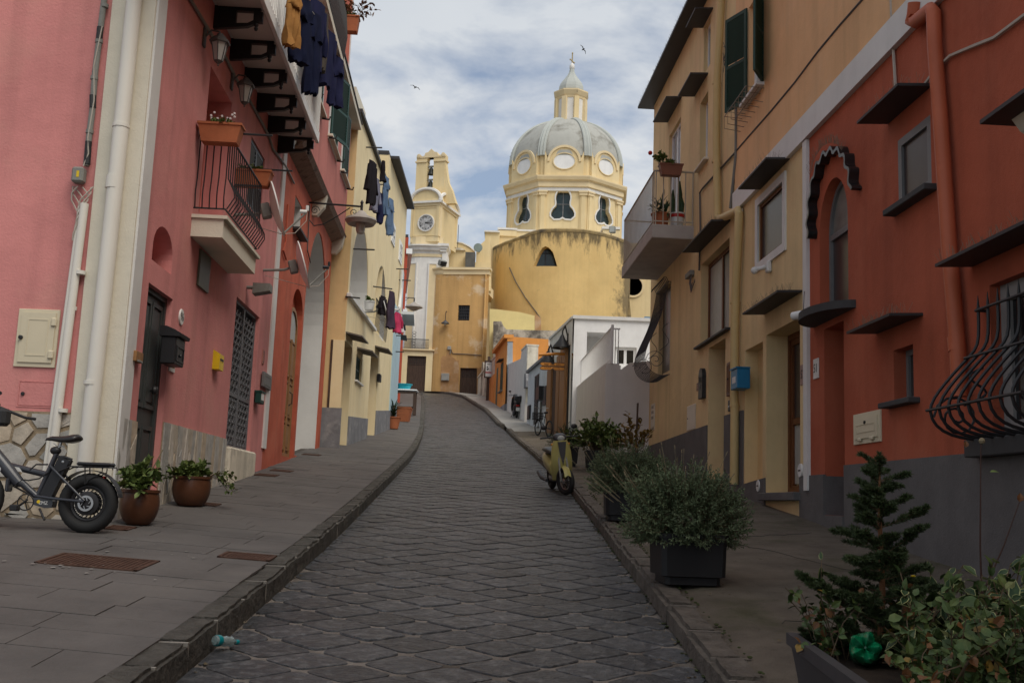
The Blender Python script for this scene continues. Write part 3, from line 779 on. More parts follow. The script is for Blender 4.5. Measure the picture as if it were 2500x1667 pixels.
def flowerbox(name, w, u0, u1, n0, n1, z0, z1, label, group=None, along='u', flowers=None, mat=TERRA, leafm=None, seed=1, hook=None):
    """tapered trough with rim, soil and plants; long axis along the wall (u) or out from it (n)"""
    t = thing(name, w.P((u0 + u1) / 2, z0, (n0 + n1) / 2), label, 'planter', group); m = MB(w.mat()); k = .82
    cu, cn, hu, hn = (u0 + u1) / 2, (n0 + n1) / 2, (u1 - u0) / 2, (n1 - n0) / 2
    def rect(s_, z, e=0): return [(cu + a * (hu * s_ + e), cn + b * (hn * s_ + e), z) for a, b in ((-1,-1), (1,-1), (1,1), (-1,1))]
    prof = [(k, z0,0), (1, z1 - .03,0), (1, z1 - .03,.012), (1, z1,.012), (1, z1,-.012), (.97, z1 - .04,-.012)]
    vs = [p for s_, z, e in prof for p in rect(s_, z, e)]; fs = [(3,2,1,0)]
    for i in range(len(prof) - 1):
        for j_ in range(4): fs.append((i * 4 + j_, i * 4 + (j_ + 1) % 4, (i + 1) * 4 + (j_ + 1) % 4, (i + 1) * 4 + j_))
    m.add(vs, fs).build('trough', mat, t)
    MB(w.mat()).quad(*rect(.97, z1 - .035,-.011)).build('soil', SOIL, t)
    q = random.Random(seed); lm = MB()
    for i in range(9):
        a, b = q.uniform(-.85,.85), q.uniform(-.5,.5); c = w.P(cu + a * hu, z1 - .03, cn + b * hn)
        l_, s_ = bush(q, c, (.10,.10,.13), 7,6,.045,.013); lm.v, lm.f, base = lm.v + l_.v, lm.f + [tuple(i_ + len(lm.v) for i_ in f) for f in l_.f], 0
    lm.build('plants', leafm or G_MID, t)
    if flowers:
        fm = MB()
        for i in range(14): fm.ball(w.P(cu + q.uniform(-.8,.8) * hu, z1 + q.uniform(.05,.16), cn + q.uniform(-.6,.6) * hn), .018,6)
        fm.build('blossoms', flowers, t)
    return t
def pot(name, base, r0, r1, h, mat, label, seed, leafm=G_MID, rad=(.3,.3,.3), stems=26, per=9, ll=.09, lw=.03, rim=.03, belly=0.0, group=None, square=False, fol=True, cat='potted plant'):
    """flower pot with rim, soil and a leafy plant"""
    t = thing(name, base, label, cat, group); x, y, z = base
    if not square:
        pr = [(r0 * .9, z), (r0, z + .01)]
        for i in range(1,9): k = i / 8; pr.append((r0 + (r1 - r0) * (k ** (.6 if belly else 1)) + belly * math.sin(math.pi * k), z + h * k))
        pr += [(r1 + rim * .5, z + h), (r1 + rim * .5, z + h + .03), (r1 - .02, z + h + .03), (r1 - .03, z + h - .05), (0.001, z + h - .05)]
        MB().lathe(pr, 28, (x, y, 0)).build('pot', mat, t)
    else:
        m = MB(); prof = [(r0,0,0), (r1, h - .05,0), (r1 + .015, h - .05,0), (r1 + .015, h, 0), (r1 - .02, h, 0), (r1 - .02, h - .06,0)]
        vs = [(x + a * s_, y + b * s_, z + hh) for s_, hh, _ in prof for a, b in ((-1,-1), (1,-1), (1,1), (-1,1))]
        fs = [(3,2,1,0)] + [(i * 4 + j_, i * 4 + (j_ + 1) % 4, (i + 1) * 4 + (j_ + 1) % 4, (i + 1) * 4 + j_) for i in range(len(prof) - 1) for j_ in range(4)] + [(20,21,22,23)]
        m.add(vs, fs).build('pot', mat, t)
    MB().lathe([(.001, z + h - .035), (r1 * .93, z + h - .04)], 20, (x, y, 0)).build('soil', SOIL, t)
    if fol:
        q = random.Random(seed); lm, sm = bush(q, (x, y, z + h - .02), rad, stems, per, ll, lw)
        sm.build('stems', STEM, t); lm.build('foliage', leafm, t)
    return t
# ---- cloth
def garment(name, p_top, p_bot, width, thick, mat, label, seed, U_, kind='plain', group='washing hung out to dry'):
    """hanging garment: folded cloth between two points, wide along U_"""
    q = random.Random(seed); t_, b_ = Vector(p_top), Vector(p_bot); ax = b_ - t_; hgt = ax.length; S_ = Vector(U_).normalized(); Nn = Vector((S_.y, -S_.x, 0)); m = MB(); m.sm = True; m.ang = 80
    def loft(c0, c1, w0, w1, rows=14, seg=18, ph=0.0, tk=thick):
        vs, fs = [], []
        for i in range(rows + 1):
            k = i / rows; c = c0.lerp(c1, k); ww = w0 + (w1 - w0) * k
            for s_ in range(seg):
                a = 2 * math.pi * s_ / seg; ca, sa = math.cos(a), math.sin(a)
                fold = noise.noise(Vector((ca * 2.2 + seed * 3.7, k * 2.2 + ph, sa * .5))) * (.2 + k) + .35 * math.sin(ca * 6 + ph + seed) * k
                edge = 1 + .12 * noise.noise(Vector((k * 4, seed + ph, ca)))
                vs.append(c + S_ * (ca * ww * edge) + Nn * (sa * tk * (.6 + .5 * k) + fold * tk * 1.2) + Vector((0,0, (.02 * math.sin(ca * 7 + seed) if i == rows else 0))))
        for i in range(rows):
            for s_ in range(seg): fs.append((i * seg + s_, i * seg + (s_ + 1) % seg, (i + 1) * seg + (s_ + 1) % seg, (i + 1) * seg + s_))
        fs.append(tuple(range(seg))); fs.append(tuple(range(len(vs) - seg, len(vs))))
        m.add(vs, fs)
    if kind == 'trousers':
        cr_ = t_.lerp(b_, .3)
        loft(t_, cr_ + Vector((0,0,-.04)), width * .85, width, 6)
        loft(cr_ - S_ * width * .5, b_ - S_ * width * .42, width * .5, width * .36,12,12,1.0); loft(cr_ + S_ * width * .5, t_.lerp(b_, .97) + S_ * width * .5, width * .5, width * .38,12,12,2.3)
    elif kind == 'top':
        loft(t_, b_, width, width * .85,12); sl = t_.lerp(b_, .1)
        for e in (-1,1): loft(sl + S_ * e * width * .9, t_.lerp(b_, .72) + S_ * e * width * 1.15, width * .28, width * .2,8,10, e * 2.0)
    else: loft(t_, b_, width * .7, width, 14)
    return solo(m, name, mat, p_bot, label, 'laundry', group)
def cloth(name, c): return mk(name, c, rough=.95, var=.18, vs=5, bump=.25, bs=30, spec=.1)
C_TAN, C_NAVY, C_NAVY2, C_GREY, C_DENIM, C_BLK, C_LIL, C_PNK, C_WHT = cloth('tan_cloth', (.34,.17,.055)), cloth('navy_cloth', (.010,.013,.035)), cloth('dark_blue_cloth', (.018,.020,.055)), cloth('grey_brown_cloth', (.075,.065,.055)), cloth('denim', (.11,.17,.27)), cloth('black_cloth', (.018,.015,.018)), cloth('grey_lilac_cloth', (.20,.20,.26)), cloth('pink_cloth', (.50,.05,.12)), cloth('white_cloth', (.6,.55,.55))
def txt(body, size, mat, parent, loc, xdir, zdir=Vector((0,0,1)), name='lettering', ext=.001, align='CENTER'):
    """raised lettering as a mesh part"""
    cu = bpy.data.curves.new(name, 'FONT'); cu.body = body; cu.size = size; cu.extrude = ext; cu.align_x = align; cu.align_y = 'CENTER'; cu.resolution_u = 2
    ob = bpy.data.objects.new(name, cu); me = bpy.data.meshes.new_from_object(ob); bpy.data.objects.remove(ob); bpy.data.curves.remove(cu)
    x = Vector(xdir).normalized(); z = Vector(zdir).normalized(); y_ = x.cross(z)
    o3 = ORG.get(parent, Vector((0,0,0)))
    for v in me.vertices: c = v.co.copy(); v.co = Vector(loc) + x * c.x + z * c.y - y_ * c.z * -1 - o3
    me.materials.clear(); me.materials.append(mat); o = bpy.data.objects.new(name, me); COL.objects.link(o); o.parent = parent; ORG[o] = o3; return o
# ================================================================== left side: pink corner house
LW = Wall(-4.14,11.3,-.046,1,1); PF = Wall(-4.14,11.3,-1,0,-1)
UF = 8.5                                            # the pink house ends here along the street
pink = thing('pink_house', (-4.14,11.3, zr(11.3)), 'pink plastered corner house with a small iron balcony, dark door 96 and a lattice gate', 'house')
def zfl(u): return zsl(-4.2,11.3 + u)
# front towards the camera
on(PF).panel([(0,0.6), (6.5,.6), (6.5,13), (0,13)]).build('wall', PINK, pink)
uc_ = PF.at(A(645,800))[0]
on(PF).box(0.0, uc_, -.02,.03,.8,12.9).build('corner_strip', CREAM, pink)
# front along the street
d96 = LW.rect(C(950,235), C(1103,345)); d96 = (d96[0], d96[1], zfl(.8) + .12,3.94)
gat = LW.rect(D(335,590), D(480,720)); gat = (gat[0], gat[1], 2.32,4.68)
nic = LW.rect(A(975,1568), A(1108,1568)); nz = LW.at(C(965,85))[1]; ncr = LW.at(A(1042,1445))[1]
nich = archp(nic[0], nic[1], nz, ncr, 14,.30)
bd0 = LW.at(B(168,428)); bd1 = LW.at(B(303,652)); bdo = (bd0[0], bd1[0], 5.3, (bd0[1] + bd1[1]) / 2)
wn2 = LW.rect(B(430,870), B(468,1390)); wn2 = (wn2[0], wn2[1] + .25, wn2[2], LW.at(B(430,870))[1])
on(LW).panel([(0,.6), (UF, .6), (UF, 13), (0,13)], [(rectp(d96), .14), (rectp(gat), .12), (nich, .45), (rectp(bdo), .35), (rectp(wn2), .12)]).build('wall', PINK, pink)
shell(pink, LW, 0.02, UF - .01,.6,13,6.4, PINK, near=False)
us_ = LW.at(A(985,800))[0]
on(LW).box(.001, us_, -.02,.026,.8,12.9).build('corner_strip', PALE, pink)  # greyer tone on this face of the strip is shading put into colour
# arched niche with dry straw
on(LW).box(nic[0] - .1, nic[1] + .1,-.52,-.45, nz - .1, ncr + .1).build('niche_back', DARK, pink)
q = random.Random(4); m = on(LW)
for i in range(60):
    u = q.uniform(nic[0] + .02, nic[0] + .35); z = q.uniform(nz, nz + .5); m.tube([(u, -.3, z), (u + q.uniform(-.08,.08), -.2, z + q.uniform(-.15,.2))], .006,4)
m.build('straw', STRAW, pink, kind='stuff')
# olive panel
r_ = LW.rect(C(1268,60), C(1322,240)); op = on(LW).cbox(r_[0], r_[1], .0,.03, LW.at(C(1265,262))[1], LW.at(C(1285,30))[1], .006).build('window_cover', OLIVEP, pink)
# door 96
def panel_door(root, w, r_, n, mat, leaves=2, knob=True, name='door', rows=((.06,.36), (.44,.95)), th=.05):
    u0, u1, z0, z1 = r_; m = MB(w.mat()); m.ring(rectp(r_), inset(rectp(r_), .06), n + .01, n + .07); m.box(u0 + .05, u1 - .05, n, n + .03, z0, z1 - .05)
    d = m.build(name, mat, root); wl_ = (u1 - u0 - .12) / leaves; hh = z1 - z0
    for i in range(leaves):
        a, b = u0 + .06 + i * wl_ + .02, u0 + .06 + (i + 1) * wl_ - .02
        for lo, hi in rows:
            zz0, zz1 = z0 + hh * lo, z0 + hh * hi; p = [(a, zz0), (b, zz0), (b, zz1), (a, zz1)]
            mm = MB(w.mat()); mm.ring(p, inset(p, .05), n + .028, n + .055); mm.prism(inset(p, .085), n + .026, n + .045); mm.build('door_panel', mat, d)
    return d
d_ = panel_door(pink, LW, d96,-.14, DOORG)
kz = LW.at(C(955,920), -.1); on(LW).lathe([(.001,.09), (.045,.075), (.055,.05), (.045,.025), (.02,.015), (.02,-.02)], 14, (kz[0], -.09, kz[1]), axis='y').build('door_knob', IRON, d_)
on(LW).cbox(d96[0] - .05, d96[1] + .05,-.14,.03, d96[2] - .13, d96[2] - .001,.01).build('door_step', STM[3], pink)
# lattice gate with scrollwork
GIRON = flat('grey_painted_iron', (.14,.14,.15), .5)
gd = on(LW); um = (gat[0] + gat[1]) / 2
for a, b in ((gat[0], um - .006), (um + .006, gat[1])):
    p = [(a, gat[2]), (b, gat[2]), (b, gat[3]), (a, gat[3])]; gd.ring(p, inset(p, .045), -.10,-.06); gd.box(a + .04, b - .04,-.099,-.062, gat[2] + .82, gat[2] + .88)
gate = gd.build('gate', GIRON, pink)
q = random.Random(2)
for a, b in ((gat[0] + .045, um - .05), (um + .05, gat[1] - .045)):
    m = on(LW)
    for zz in [gat[2] + .05 + .115 * i for i in range(20)]:
        for k in range(8):
            u = a + (b - a) * (k + .5) / 8; s_ = 1 if (k + int(zz * 10)) % 2 else -1
            if zz + .11 > gat[3] - .05: continue
            m.tube([(u - .05 * s_, -.08, zz), (u - .02 * s_, -.075, zz + .04), (u + .03 * s_, -.08, zz + .05), (u + .045 * s_, -.085, zz + .09), (u + .01 * s_, -.08, zz + .11)], .009,4, cap=False)
            m.ball((u + .03 * s_, -.08, zz + .02), .016,5)
    m.build('scrollwork', GIRON, gate, kind='stuff')
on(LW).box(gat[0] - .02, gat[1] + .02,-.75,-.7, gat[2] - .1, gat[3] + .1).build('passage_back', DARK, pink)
m = on(LW); m.quad((gat[0], -.12, gat[2]), (gat[1], -.12, gat[2]), (gat[1], -.7, gat[2]), (gat[0], -.7, gat[2])); m.quad((gat[0], -.12, gat[3]), (gat[1], -.12, gat[3]), (gat[1], -.7, gat[3]), (gat[0], -.7, gat[3]))
for u in (gat[0], gat[1]): m.quad((u, -.12, gat[2]), (u, -.7, gat[2]), (u, -.7, gat[3]), (u, -.12, gat[3]))
m.build('passage', GREYL, pink)
on(LW).cbox(gat[0] - .06, gat[1] + .1,-.1,.10,1.2, gat[2] - .004,.03).build('gate_step', OLDW, pink)
# stone cladding at the foot
cladding(pink, PF, .02,1.27,1.0, PF.at(C(400,1060))[1], 26,1.0,5, joint=.022)
zc = LW.at(C(780,1095))[1]; cladding(pink, LW, .03, d96[0] - .02,1.15, zc, 16,3.2,6, joint=.006)
zc2 = LW.at(C(1150,1150))[1]; cladding(pink, LW, d96[1] + .03, gat[0] - .05,1.3, zc2,46,3.4,8, joint=.006)
# balcony door recess and shuttered window behind the small balcony
on(LW).box(bdo[0], bdo[1], -.40,-.34, bdo[2], bdo[3]).build('balcony_door', mk('rose_door_paint', (.42,.12,.09), var=.1), pink)
sh = shutter(pink, wframe(LW, wn2[0], -.06, wn2[2]), (wn2[1] - wn2[0]) / 2, wn2[3] - wn2[2], NAVY, 14); shutter(pink, wframe(LW, (wn2[0] + wn2[1]) / 2,-.06, wn2[2]), (wn2[1] - wn2[0]) / 2, wn2[3] - wn2[2], NAVY, 14)
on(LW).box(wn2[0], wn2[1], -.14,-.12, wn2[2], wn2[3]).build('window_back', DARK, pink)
# strip between pink and red
sp = LW.at(D(560,760)); on(LW).box(sp[0] - .18, sp[0] + .17,-.02,.03, zfl(8) + .45,8.6).build('boundary_strip', PALE, pink)

# small balcony ---------------------------------------------------
bu0, bz = LW.at(B(50,1368)); bn1 = LW.n_at(B(262,1388), bu0)[0]; bu1 = LW.at(D(472,297), bn1)[0]
m = on(LW); m.box(bu0 - .03, bu1 + .03,-.05, bn1 + .03, bz - .045, bz); m.add([(u, n, z) for z, e in ((bz - .29,.0), (bz - .046,0)) for u, n in ((bu0 + .0,-.05), (bu1 - .0,-.05), (bu1 - e - .04, bn1 - .02), (bu0 + e, bn1 - .02))], [(3,2,1,0), (4,5,6,7), (0,1,5,4), (1,2,6,5), (2,3,7,6), (3,0,4,7)])
bal = m.build('balcony', CREAM, pink)
ztop = LW.at(B(118,905))[1] + .02; zb_ = bz + .10
m = on(LW)
m.tube([(bu0 + .03,0, ztop), (bu0 + .03, bn1 - .02, ztop), (bu1 - .05, bn1 - .02, ztop), (bu1 - .05,0, ztop)], .016,6); m.tube([(bu0 + .03,0, zb_), (bu0 + .03, bn1 - .02, zb_), (bu1 - .05, bn1 - .02, zb_), (bu1 - .05,0, zb_)], .012,6)
rail = m.build('railing', IRON, bal)
def belly(p0, out, h0, h1):
    return [p0 + Vector((0,0, h1)), p0 + Vector((0,0, h0 + (h1 - h0) * .42)) + out * .01, p0 + out * .10 + Vector((0,0, h0 + (h1 - h0) * .24)), p0 + out * .11 + Vector((0,0, h0 + (h1 - h0) * .16)), p0 + out * .02 + Vector((0,0, h0))]
nb_ = int((bu1 - bu0) / .13)
for i in range(nb_ + 1):
    u = bu0 + .03 + (bu1 - bu0 - .08) * i / nb_; MB().tube(belly(LW.P(u, 0, bn1 - .02), LW.N, zb_, ztop), .009,5).build('baluster', IRON, rail)
for i in range(5):
    n = .02 + (bn1 - .06) * i / 4; MB().tube(belly(LW.P(bu0 + .03,0, n), -LW.U * .35, zb_, ztop), .009,5).build('baluster', IRON, rail)
for px0, px1, ub in ((B(385,855), B(562,866), bu0), (B(470,1092), B(690,1092), bu1)):
    n2, z_ = LW.n_at(px1, ub); a = (ub, z_)
    on(LW).tube([(a[0], bn1 - .05, a[1]), (a[0], n2, a[1])], .014,6).build('washing_line_bracket', IRON, rail)
fb = LW.at(B(90,790)); flowerbox('window_box', LW, bu0 - .21, bu0 + .02,.03, LW.n_at(B(375,800), bu0 - .1)[0], LW.n_at(B(115,912), bu0 - .1)[1], LW.n_at(B(90,790), bu0 - .1)[1], 'long terracotta window box on the near end of the small balcony railing', 'window boxes', seed=3, flowers=C_WHT)
flowerbox('window_box', LW, bu1 - .06, bu1 + .18, LW.n_at(B(296,1100), bu1)[0], LW.n_at(B(556,1110), bu1)[0], LW.n_at(B(420,1185), bu1)[1], LW.n_at(B(420,1085), bu1)[1], 'mossy terracotta window box on the far end of the small balcony railing', 'window boxes', seed=4)

# large balcony above -------------------------------------------------
br = [(B(190,140), B(478,165)), (B(290,335), B(565,350)), (B(382,505), B(640,520)), (B(465,645), B(705,660)), (B(535,785), B(760,800)), (B(598,910), B(818,920))]
bs_ = [LW.at(a) for a, b in br]; ns_ = [LW.n_at(b, s_[0])[0] for (a, b), s_ in zip(br, bs_)]
zbk = sum(s_[1] for s_ in bs_) / 6; nbk = sum(ns_) / 6; du_ = (bs_[-1][0] - bs_[0][0]) / 5
BU = [bs_[-1][0] - du_ * i for i in range(9)]; zsl_ = zbk + .17; NB = nbk + .06
for sx in range(1):
    m = on(LW); m.box(BU[-1] - .6, BU[0] + .12,-.05, NB, zsl_, zsl_ + .10); lb = m.build('balcony', WHM, pink)
on(LW).cbox(BU[-1] - .62, BU[0] + .14, NB - .01, NB + .05, zsl_ - .06, zsl_ + .16,.01).build('fascia', WHM, lb)
WHP = mk('white_ceiling_panel', (.60,.57,.53), rough=.6, var=.05, bump=0)
for i in range(8): on(LW).cbox(BU[i + 1] + .04, BU[i] - .04,.04, NB - .03, zsl_ - .012, zsl_ + .01,.005).build('soffit_panel', WHP, lb)
for i in range(9):
    u = BU[i]; m = on(LW); z = zbk; n1 = nbk
    m.prism([(.0, z + .17), (.30, z + .17), (.30, z - .13), (.0, z - .16)], u - .035, u + .035, 'nz')
    m.prism([(.30, z + .17), (n1, z + .17), (n1, z + .11), (.30, z + .11)], u - .035, u + .035, 'nz')
    m.prism([(.30, z - .13), (.46, z - .11), (.60, z - .04), (.60, z + .02), (.46, z - .06), (.30, z - .07)], u - .035, u + .035, 'nz')
    m.prism([(.56, z + .11), (.66, z + .11), (.66, z - .04), (.56, z - .04)], u - .034, u + .034, 'nz')
    m.prism([(.66, z - .04), (n1, z - .01), (n1, z + .04), (.66, z + .02)], u - .034, u + .034, 'nz')
    m.prism([(n1 - .09, z + .11), (n1, z + .11), (n1, z - .03), (n1 - .09, z - .03)], u - .036, u + .036, 'nz')
    m.lathe([(.001,-.13), (.02,-.12), (.03,-.09), (.018,-.07), (.034,-.045), (.03,-.02), (.02,.0)], 10, (u, n1 - .05, z - .03)); m.build('bracket', CASTI, lb)
# ribbed white screen with posts and a rail
m = on(LW); u = BU[-1] - .55; k = 0
while u < BU[0] + .08:
    m.box(u, u + .045, NB + .0 + (.016 if k % 2 else 0), NB + .02 + (.016 if k % 2 else 0), zsl_ + .18, zsl_ + 1.16); u += .05; k += 1
m.build('ribbed_screen', WHM, lb)
m = on(LW); m.box(BU[-1] - .6, BU[0] + .12, NB - .03, NB + .05, zsl_ + 1.16, zsl_ + 1.21)
k = int((BU[0] - BU[-1]) / .12)
for i in range(k): u = BU[-1] + (BU[0] + .08 - BU[-1]) * i / k; m.tube([(u, NB + .055, zsl_ + .1), (u, NB + .055, zsl_ + 1.16)], .009,5)
m.build('railing', WHM, lb)

# things on the pink house --------------------------------------------
r_ = PF.rect(C(128,402), C(352,780)); t = thing('meter_cupboard', PF.P(r_[0], r_[2]), 'beige metal meter cupboard set in the pink wall above the bicycle', 'meter box')
on(PF).cbox(r_[0], r_[1], -.01,.02, r_[2], r_[3], .004).build('frame', BEIGE, t)
w_, h_ = r_[1] - r_[0], r_[3] - r_[2]; p = [(r_[0] + .08 * w_, r_[2] + .08 * h_), (r_[1] - .1 * w_, r_[2] + .08 * h_), (r_[1] - .1 * w_, r_[3] - .06 * h_), (r_[0] + .08 * w_, r_[3] - .06 * h_)]
m = on(PF); m.prism(p, .018,.034); m.ring(inset(p, .07), inset(p, .082), .034,.038); m.build('door', BEIGE, t)
for k in (.22,.78): on(PF).cbox(r_[0] + .04 * w_, r_[0] + .17 * w_, .03,.055, r_[2] + h_ * k - .045, r_[2] + h_ * k + .045,.01).build('hinge', BEIGE, t)
on(PF).lathe([(.001,.06), (.022,.055), (.025,.02)], 10, (r_[1] - .13 * w_, 0, r_[2] + h_ * .5), axis='y').build('lock', IRON, t)
r_ = PF.rect(C(122,858), C(362,1036)); t = thing('flush_hatch', PF.P(r_[0], r_[2]), 'pink painted square hatch below the beige meter cupboard', 'hatch')
m = on(PF); m.ring(rectp(r_), inset(rectp(r_), .012), 0,.006); m.prism(inset(rectp(r_), .02), 0,.008); m.build('cover', PINK, t)
on(PF).lathe([(.001,.02), (.02,.018), (.02,0)], 10, (r_[1] - .06,.005, (r_[2] + r_[3]) / 2), axis='y').build('lock', IRON, t)
# downpipe and conduits at the corner
def pipe(name, w, pts, r, mat, label, n=None, clamps=(), cat='drainpipe', nn=10, joints=()):
    n = r + .02 if n is None else n; P3 = [w.P(*w.at(p, n), n) for p in pts]; t = thing(name, P3[-1], label, cat)
    MB().tube(P3, r, nn).build('pipe', mat, t)
    for c in clamps:
        p = w.P(*w.at(c, n), n); d = (P3[-1] - P3[0]).normalized(); MB().tube([p - d * .02, p + d * .02], r + .008, nn).tube([p, p - w.N * n], .008,5).build('clamp', mat, t)
    for c in joints:
        p = w.P(*w.at(c, n), n); d = (P3[-1] - P3[0]).normalized(); MB().tube([p - d * .07, p + d * .07], r + .006, nn).build('socket', mat, t)
    return t
pipe('drainpipe', PF, [A(862,-60), A(695,1568), C(500,1790)], .085, PIPEW, 'thick white drainpipe down the cream corner of the pink house', clamps=[A(772,805), C(590,875)], joints=[A(730,1165)])
pipe('conduit', PF, [A(540,1300), C(300,1600)], .045, PIPEW, 'wider white conduit pipe beside the thick white drainpipe', clamps=[C(515,172), C(400,1050)])
pipe('conduit', PF, [A(512,1320), C(265,1600)], .026, PIPEW, 'thin white conduit pipe next to the beige meter cupboard', clamps=[C(470,400)])
t = pipe('cable_conduit', PF, [A(668,-30), A(640,200), A(605,480), A(590,700), A(570,860), A(550,1060)], .034, GREYP, 'old grey cable conduit with loose wires above the junction box', clamps=[A(668,40), A(632,265), A(602,500), A(572,842)], cat='conduit')
q = random.Random(9); m = MB()
for k in range(5):
    m.tube([PF.P(*PF.at(p, .05 + .01 * k), .05 + .01 * k) for p in (A(640 + k * 3,170), A(615 - k * 4,420), A(600,600 + k * 10), A(572 - k * 3,880), A(540 + k * 6,980), A(548 - k * 4,1060))], .007,5)
m.build('loose_wires', CABLEW, t)
for pa, pb in ((A(640,175), A(632,255)), (A(592,610), A(592,690)), (A(565,905), A(555,1050))): MB().tube([PF.P(*PF.at(p, .06), .06) for p in (pa, pb)], .038,8).build('black_tape', IRON, t)
r_ = PF.rect(A(490,1085), A(555,1185)); t = thing('junction_box', PF.P(r_[0], r_[2]), 'small grey electric junction box with a yellow sticker on the pink wall', 'junction box')
on(PF).cbox(r_[0], r_[1], .02,.14, r_[2], r_[3], .02).build('box', GREYP, t)
m = on(PF); m.box(r_[0] + .04, r_[1] - .06,.14,.143, r_[3] - .12, r_[3] - .05); m.build('sticker', YELP, t)
m = MB()
for k in range(6):
    a0 = PF.at(A(500 + k * 9,1190), .07); pts = [PF.P(a0[0] + .09 * math.sin(i * .9 + k) * (1 - i / 9), a0[1] - .075 * i, .06 + .02 * math.cos(i + k)) for i in range(9)]; m.tube(pts, .008,5)
m.build('coiled_wires', CABLEW, t)
# lanterns
FROST = flat('milky_lamp_glass', (.46,.45,.41), .35)
LANT = mk('weathered_grey_lantern', (.12,.115,.11), rough=.6, var=.2, bump=.1, metal=.3)
for pl, lab in ((B(222,335), 'grey wall lantern nearer the camera under the large balcony'), (B(388,605), 'grey wall lantern farther up the street under the large balcony')):
    u, z = LW.at(pl, .22); t = thing('wall_lantern', LW.P(u, z), lab, 'lantern', 'wall lanterns under the large balcony'); c = (u, .22, z)
    m = on(LW); m.cbox(u - .05, u + .05,0,.03, z + .06, z + .32,.01); m.tube([(u, .02, z + .20), (u, .10, z + .30), (u, .20, z + .29), (u, .22, z + .24)], .014,6); m.build('bracket', LANT, t)
    on(LW).lathe([(.14,.12), (.145,.14), (.08,.21), (.05,.225), (.045,.25), (.001,.27)], 6, c, smooth=False).build('cap', LANT, t)
    on(LW).lathe([(.055,-.12), (.105,.125)], 6, c, smooth=False).build('glass', FROST, t)
    m = on(LW)
    for i in range(6): a = math.pi * 2 * i / 6; m.tube([(u + .058 * math.cos(a), .22 + .058 * math.sin(a), z - .12), (u + .11 * math.cos(a), .22 + .11 * math.sin(a), z + .125)], .008,4)
    m.lathe([(.001,-.20), (.012,-.185), (.008,-.17), (.03,-.15), (.06,-.12)], 8, c); m.build('cage', LANT, t)
# cable along the wall
def cable(name, pts, r, mat, label, w, n=.03):
    P3 = [w.P(*w.at(p, n), n) for p in pts]; return solo(MB().tube(P3, r, 5), name, mat, P3[0], label, 'cable')
cable('wall_cable', [A(1205,-20), A(1330,190), A(1420,330), B(330,500), B(430,665), B(500,790), B(545,880), B(565,950), B(610,1010), B(655,1075), B(700,1170)], .022, GREYP, 'bundle of old cables running along the pink wall below the large balcony', LW)
# letter boxes, number, bells
u, z = LW.at(C(1158,455), .01); t = thing('house_number', LW.P(u, z), 'pale oval house number plaque 96 beside the dark grey door', 'number plaque')
on(LW).lathe([(.001,.02), (.10,.018), (.105,0)], 20, (u, 0, z), axis='y').build('plaque', PAPER, t)
for o_ in t.children: o_.scale = (1,1,1)
txt('96', .15, IRON, t, LW.P(u, z, .022), LW.U)
r_ = LW.rect(C(1130,545), C(1250,790), .2); u0, u1 = r_[0], r_[0] + .42; z0, z1 = LW.at(C(1160,775), .2)[1], LW.at(C(1130,545), .2)[1]
t = thing('letter_box', LW.P(u0, z0), 'black metal letter box with a scalloped lid under number 96', 'letter box')
on(LW).cbox(u0, u1,.02,.20, z0, z1 - .06,.012).build('body', BLACKP, t)
m = on(LW); m.prism([(.0, z1 - .06), (.24, z1 - .06), (.25, z1 - .02), (.18, z1 + .02), (.08, z1 + .06), (0, z1 + .06)], u0 - .02, u1 + .02, 'nz'); m.build('lid', BLACKP, t)
m = on(LW); m.ring([(u0 + .05, z0 + .04), (u1 - .05, z0 + .04), (u1 - .05, z1 - .16), (u0 + .05, z1 - .16)], [(u0 + .07, z0 + .06), (u1 - .07, z0 + .06), (u1 - .07, z1 - .18), (u0 + .07, z1 - .18)], .2,.212); m.ball(((u0 + u1) / 2,.21, z0 + .12), .02,8); m.build('door', BLACKP, t)
r_ = LW.rect(C(1092,615), C(1120,725)); t = thing('door_intercom', LW.P(r_[0], r_[2]), 'narrow black doorbell panel left of the black letter box', 'doorbell')
on(LW).cbox(r_[0], r_[1], 0,.035, r_[2], r_[3], .008).build('case', BLACKP, t); on(LW).lathe([(.001,.01), (.02,.008), (.022,0)], 10, ((r_[0] + r_[1]) / 2,.035, r_[2] + .08), axis='y').build('button', CHROME, t)
r_ = LW.rect(C(1078,725), C(1106,812)); t = thing('name_tile', LW.P(r_[0], r_[2]), 'small pale tile below the black doorbell panel', 'tile')
on(LW).cbox(r_[0], r_[1], 0,.018, r_[2], r_[3], .004).build('tile', PAPER, t); on(LW).box(r_[0] + .03, r_[1] - .03,.018,.02, r_[2] + .05, r_[2] + .12).build('picture', G_YEL, t)
r_ = LW.rect(C(838,665), C(885,755)); t = thing('key_box', LW.P(r_[0], r_[2]), 'brown wooden box left of the dark grey door', 'box')
on(LW).cbox(r_[0], r_[1] - .05,0,.06, r_[2], r_[3], .006).build('case', WOODO, t); on(LW).cbox(r_[0] + .04, r_[1] - .1,.06,.075, r_[2] + .02, r_[3] - .12,.004).build('plate', GREYP, t)
r_ = LW.rect(C(1405,680), C(1448,815), .1); u0, u1, z0, z1 = r_[0], r_[0] + .28, r_[2], LW.at(C(1410,665), .1)[1]
t = thing('letter_box', LW.P(u0, z0), 'bright yellow letter box beside the lattice gate', 'letter box')
m = on(LW); m.prism([(0, z0), (.10, z0), (.10, z1 - .06), (.0, z1)], u0, u1, 'nz'); m.build('body', YELP, t); on(LW).box(u0 + .04, u1 - .04,.10,.106, z1 - .15, z1 - .12).build('slot', IRON, t)
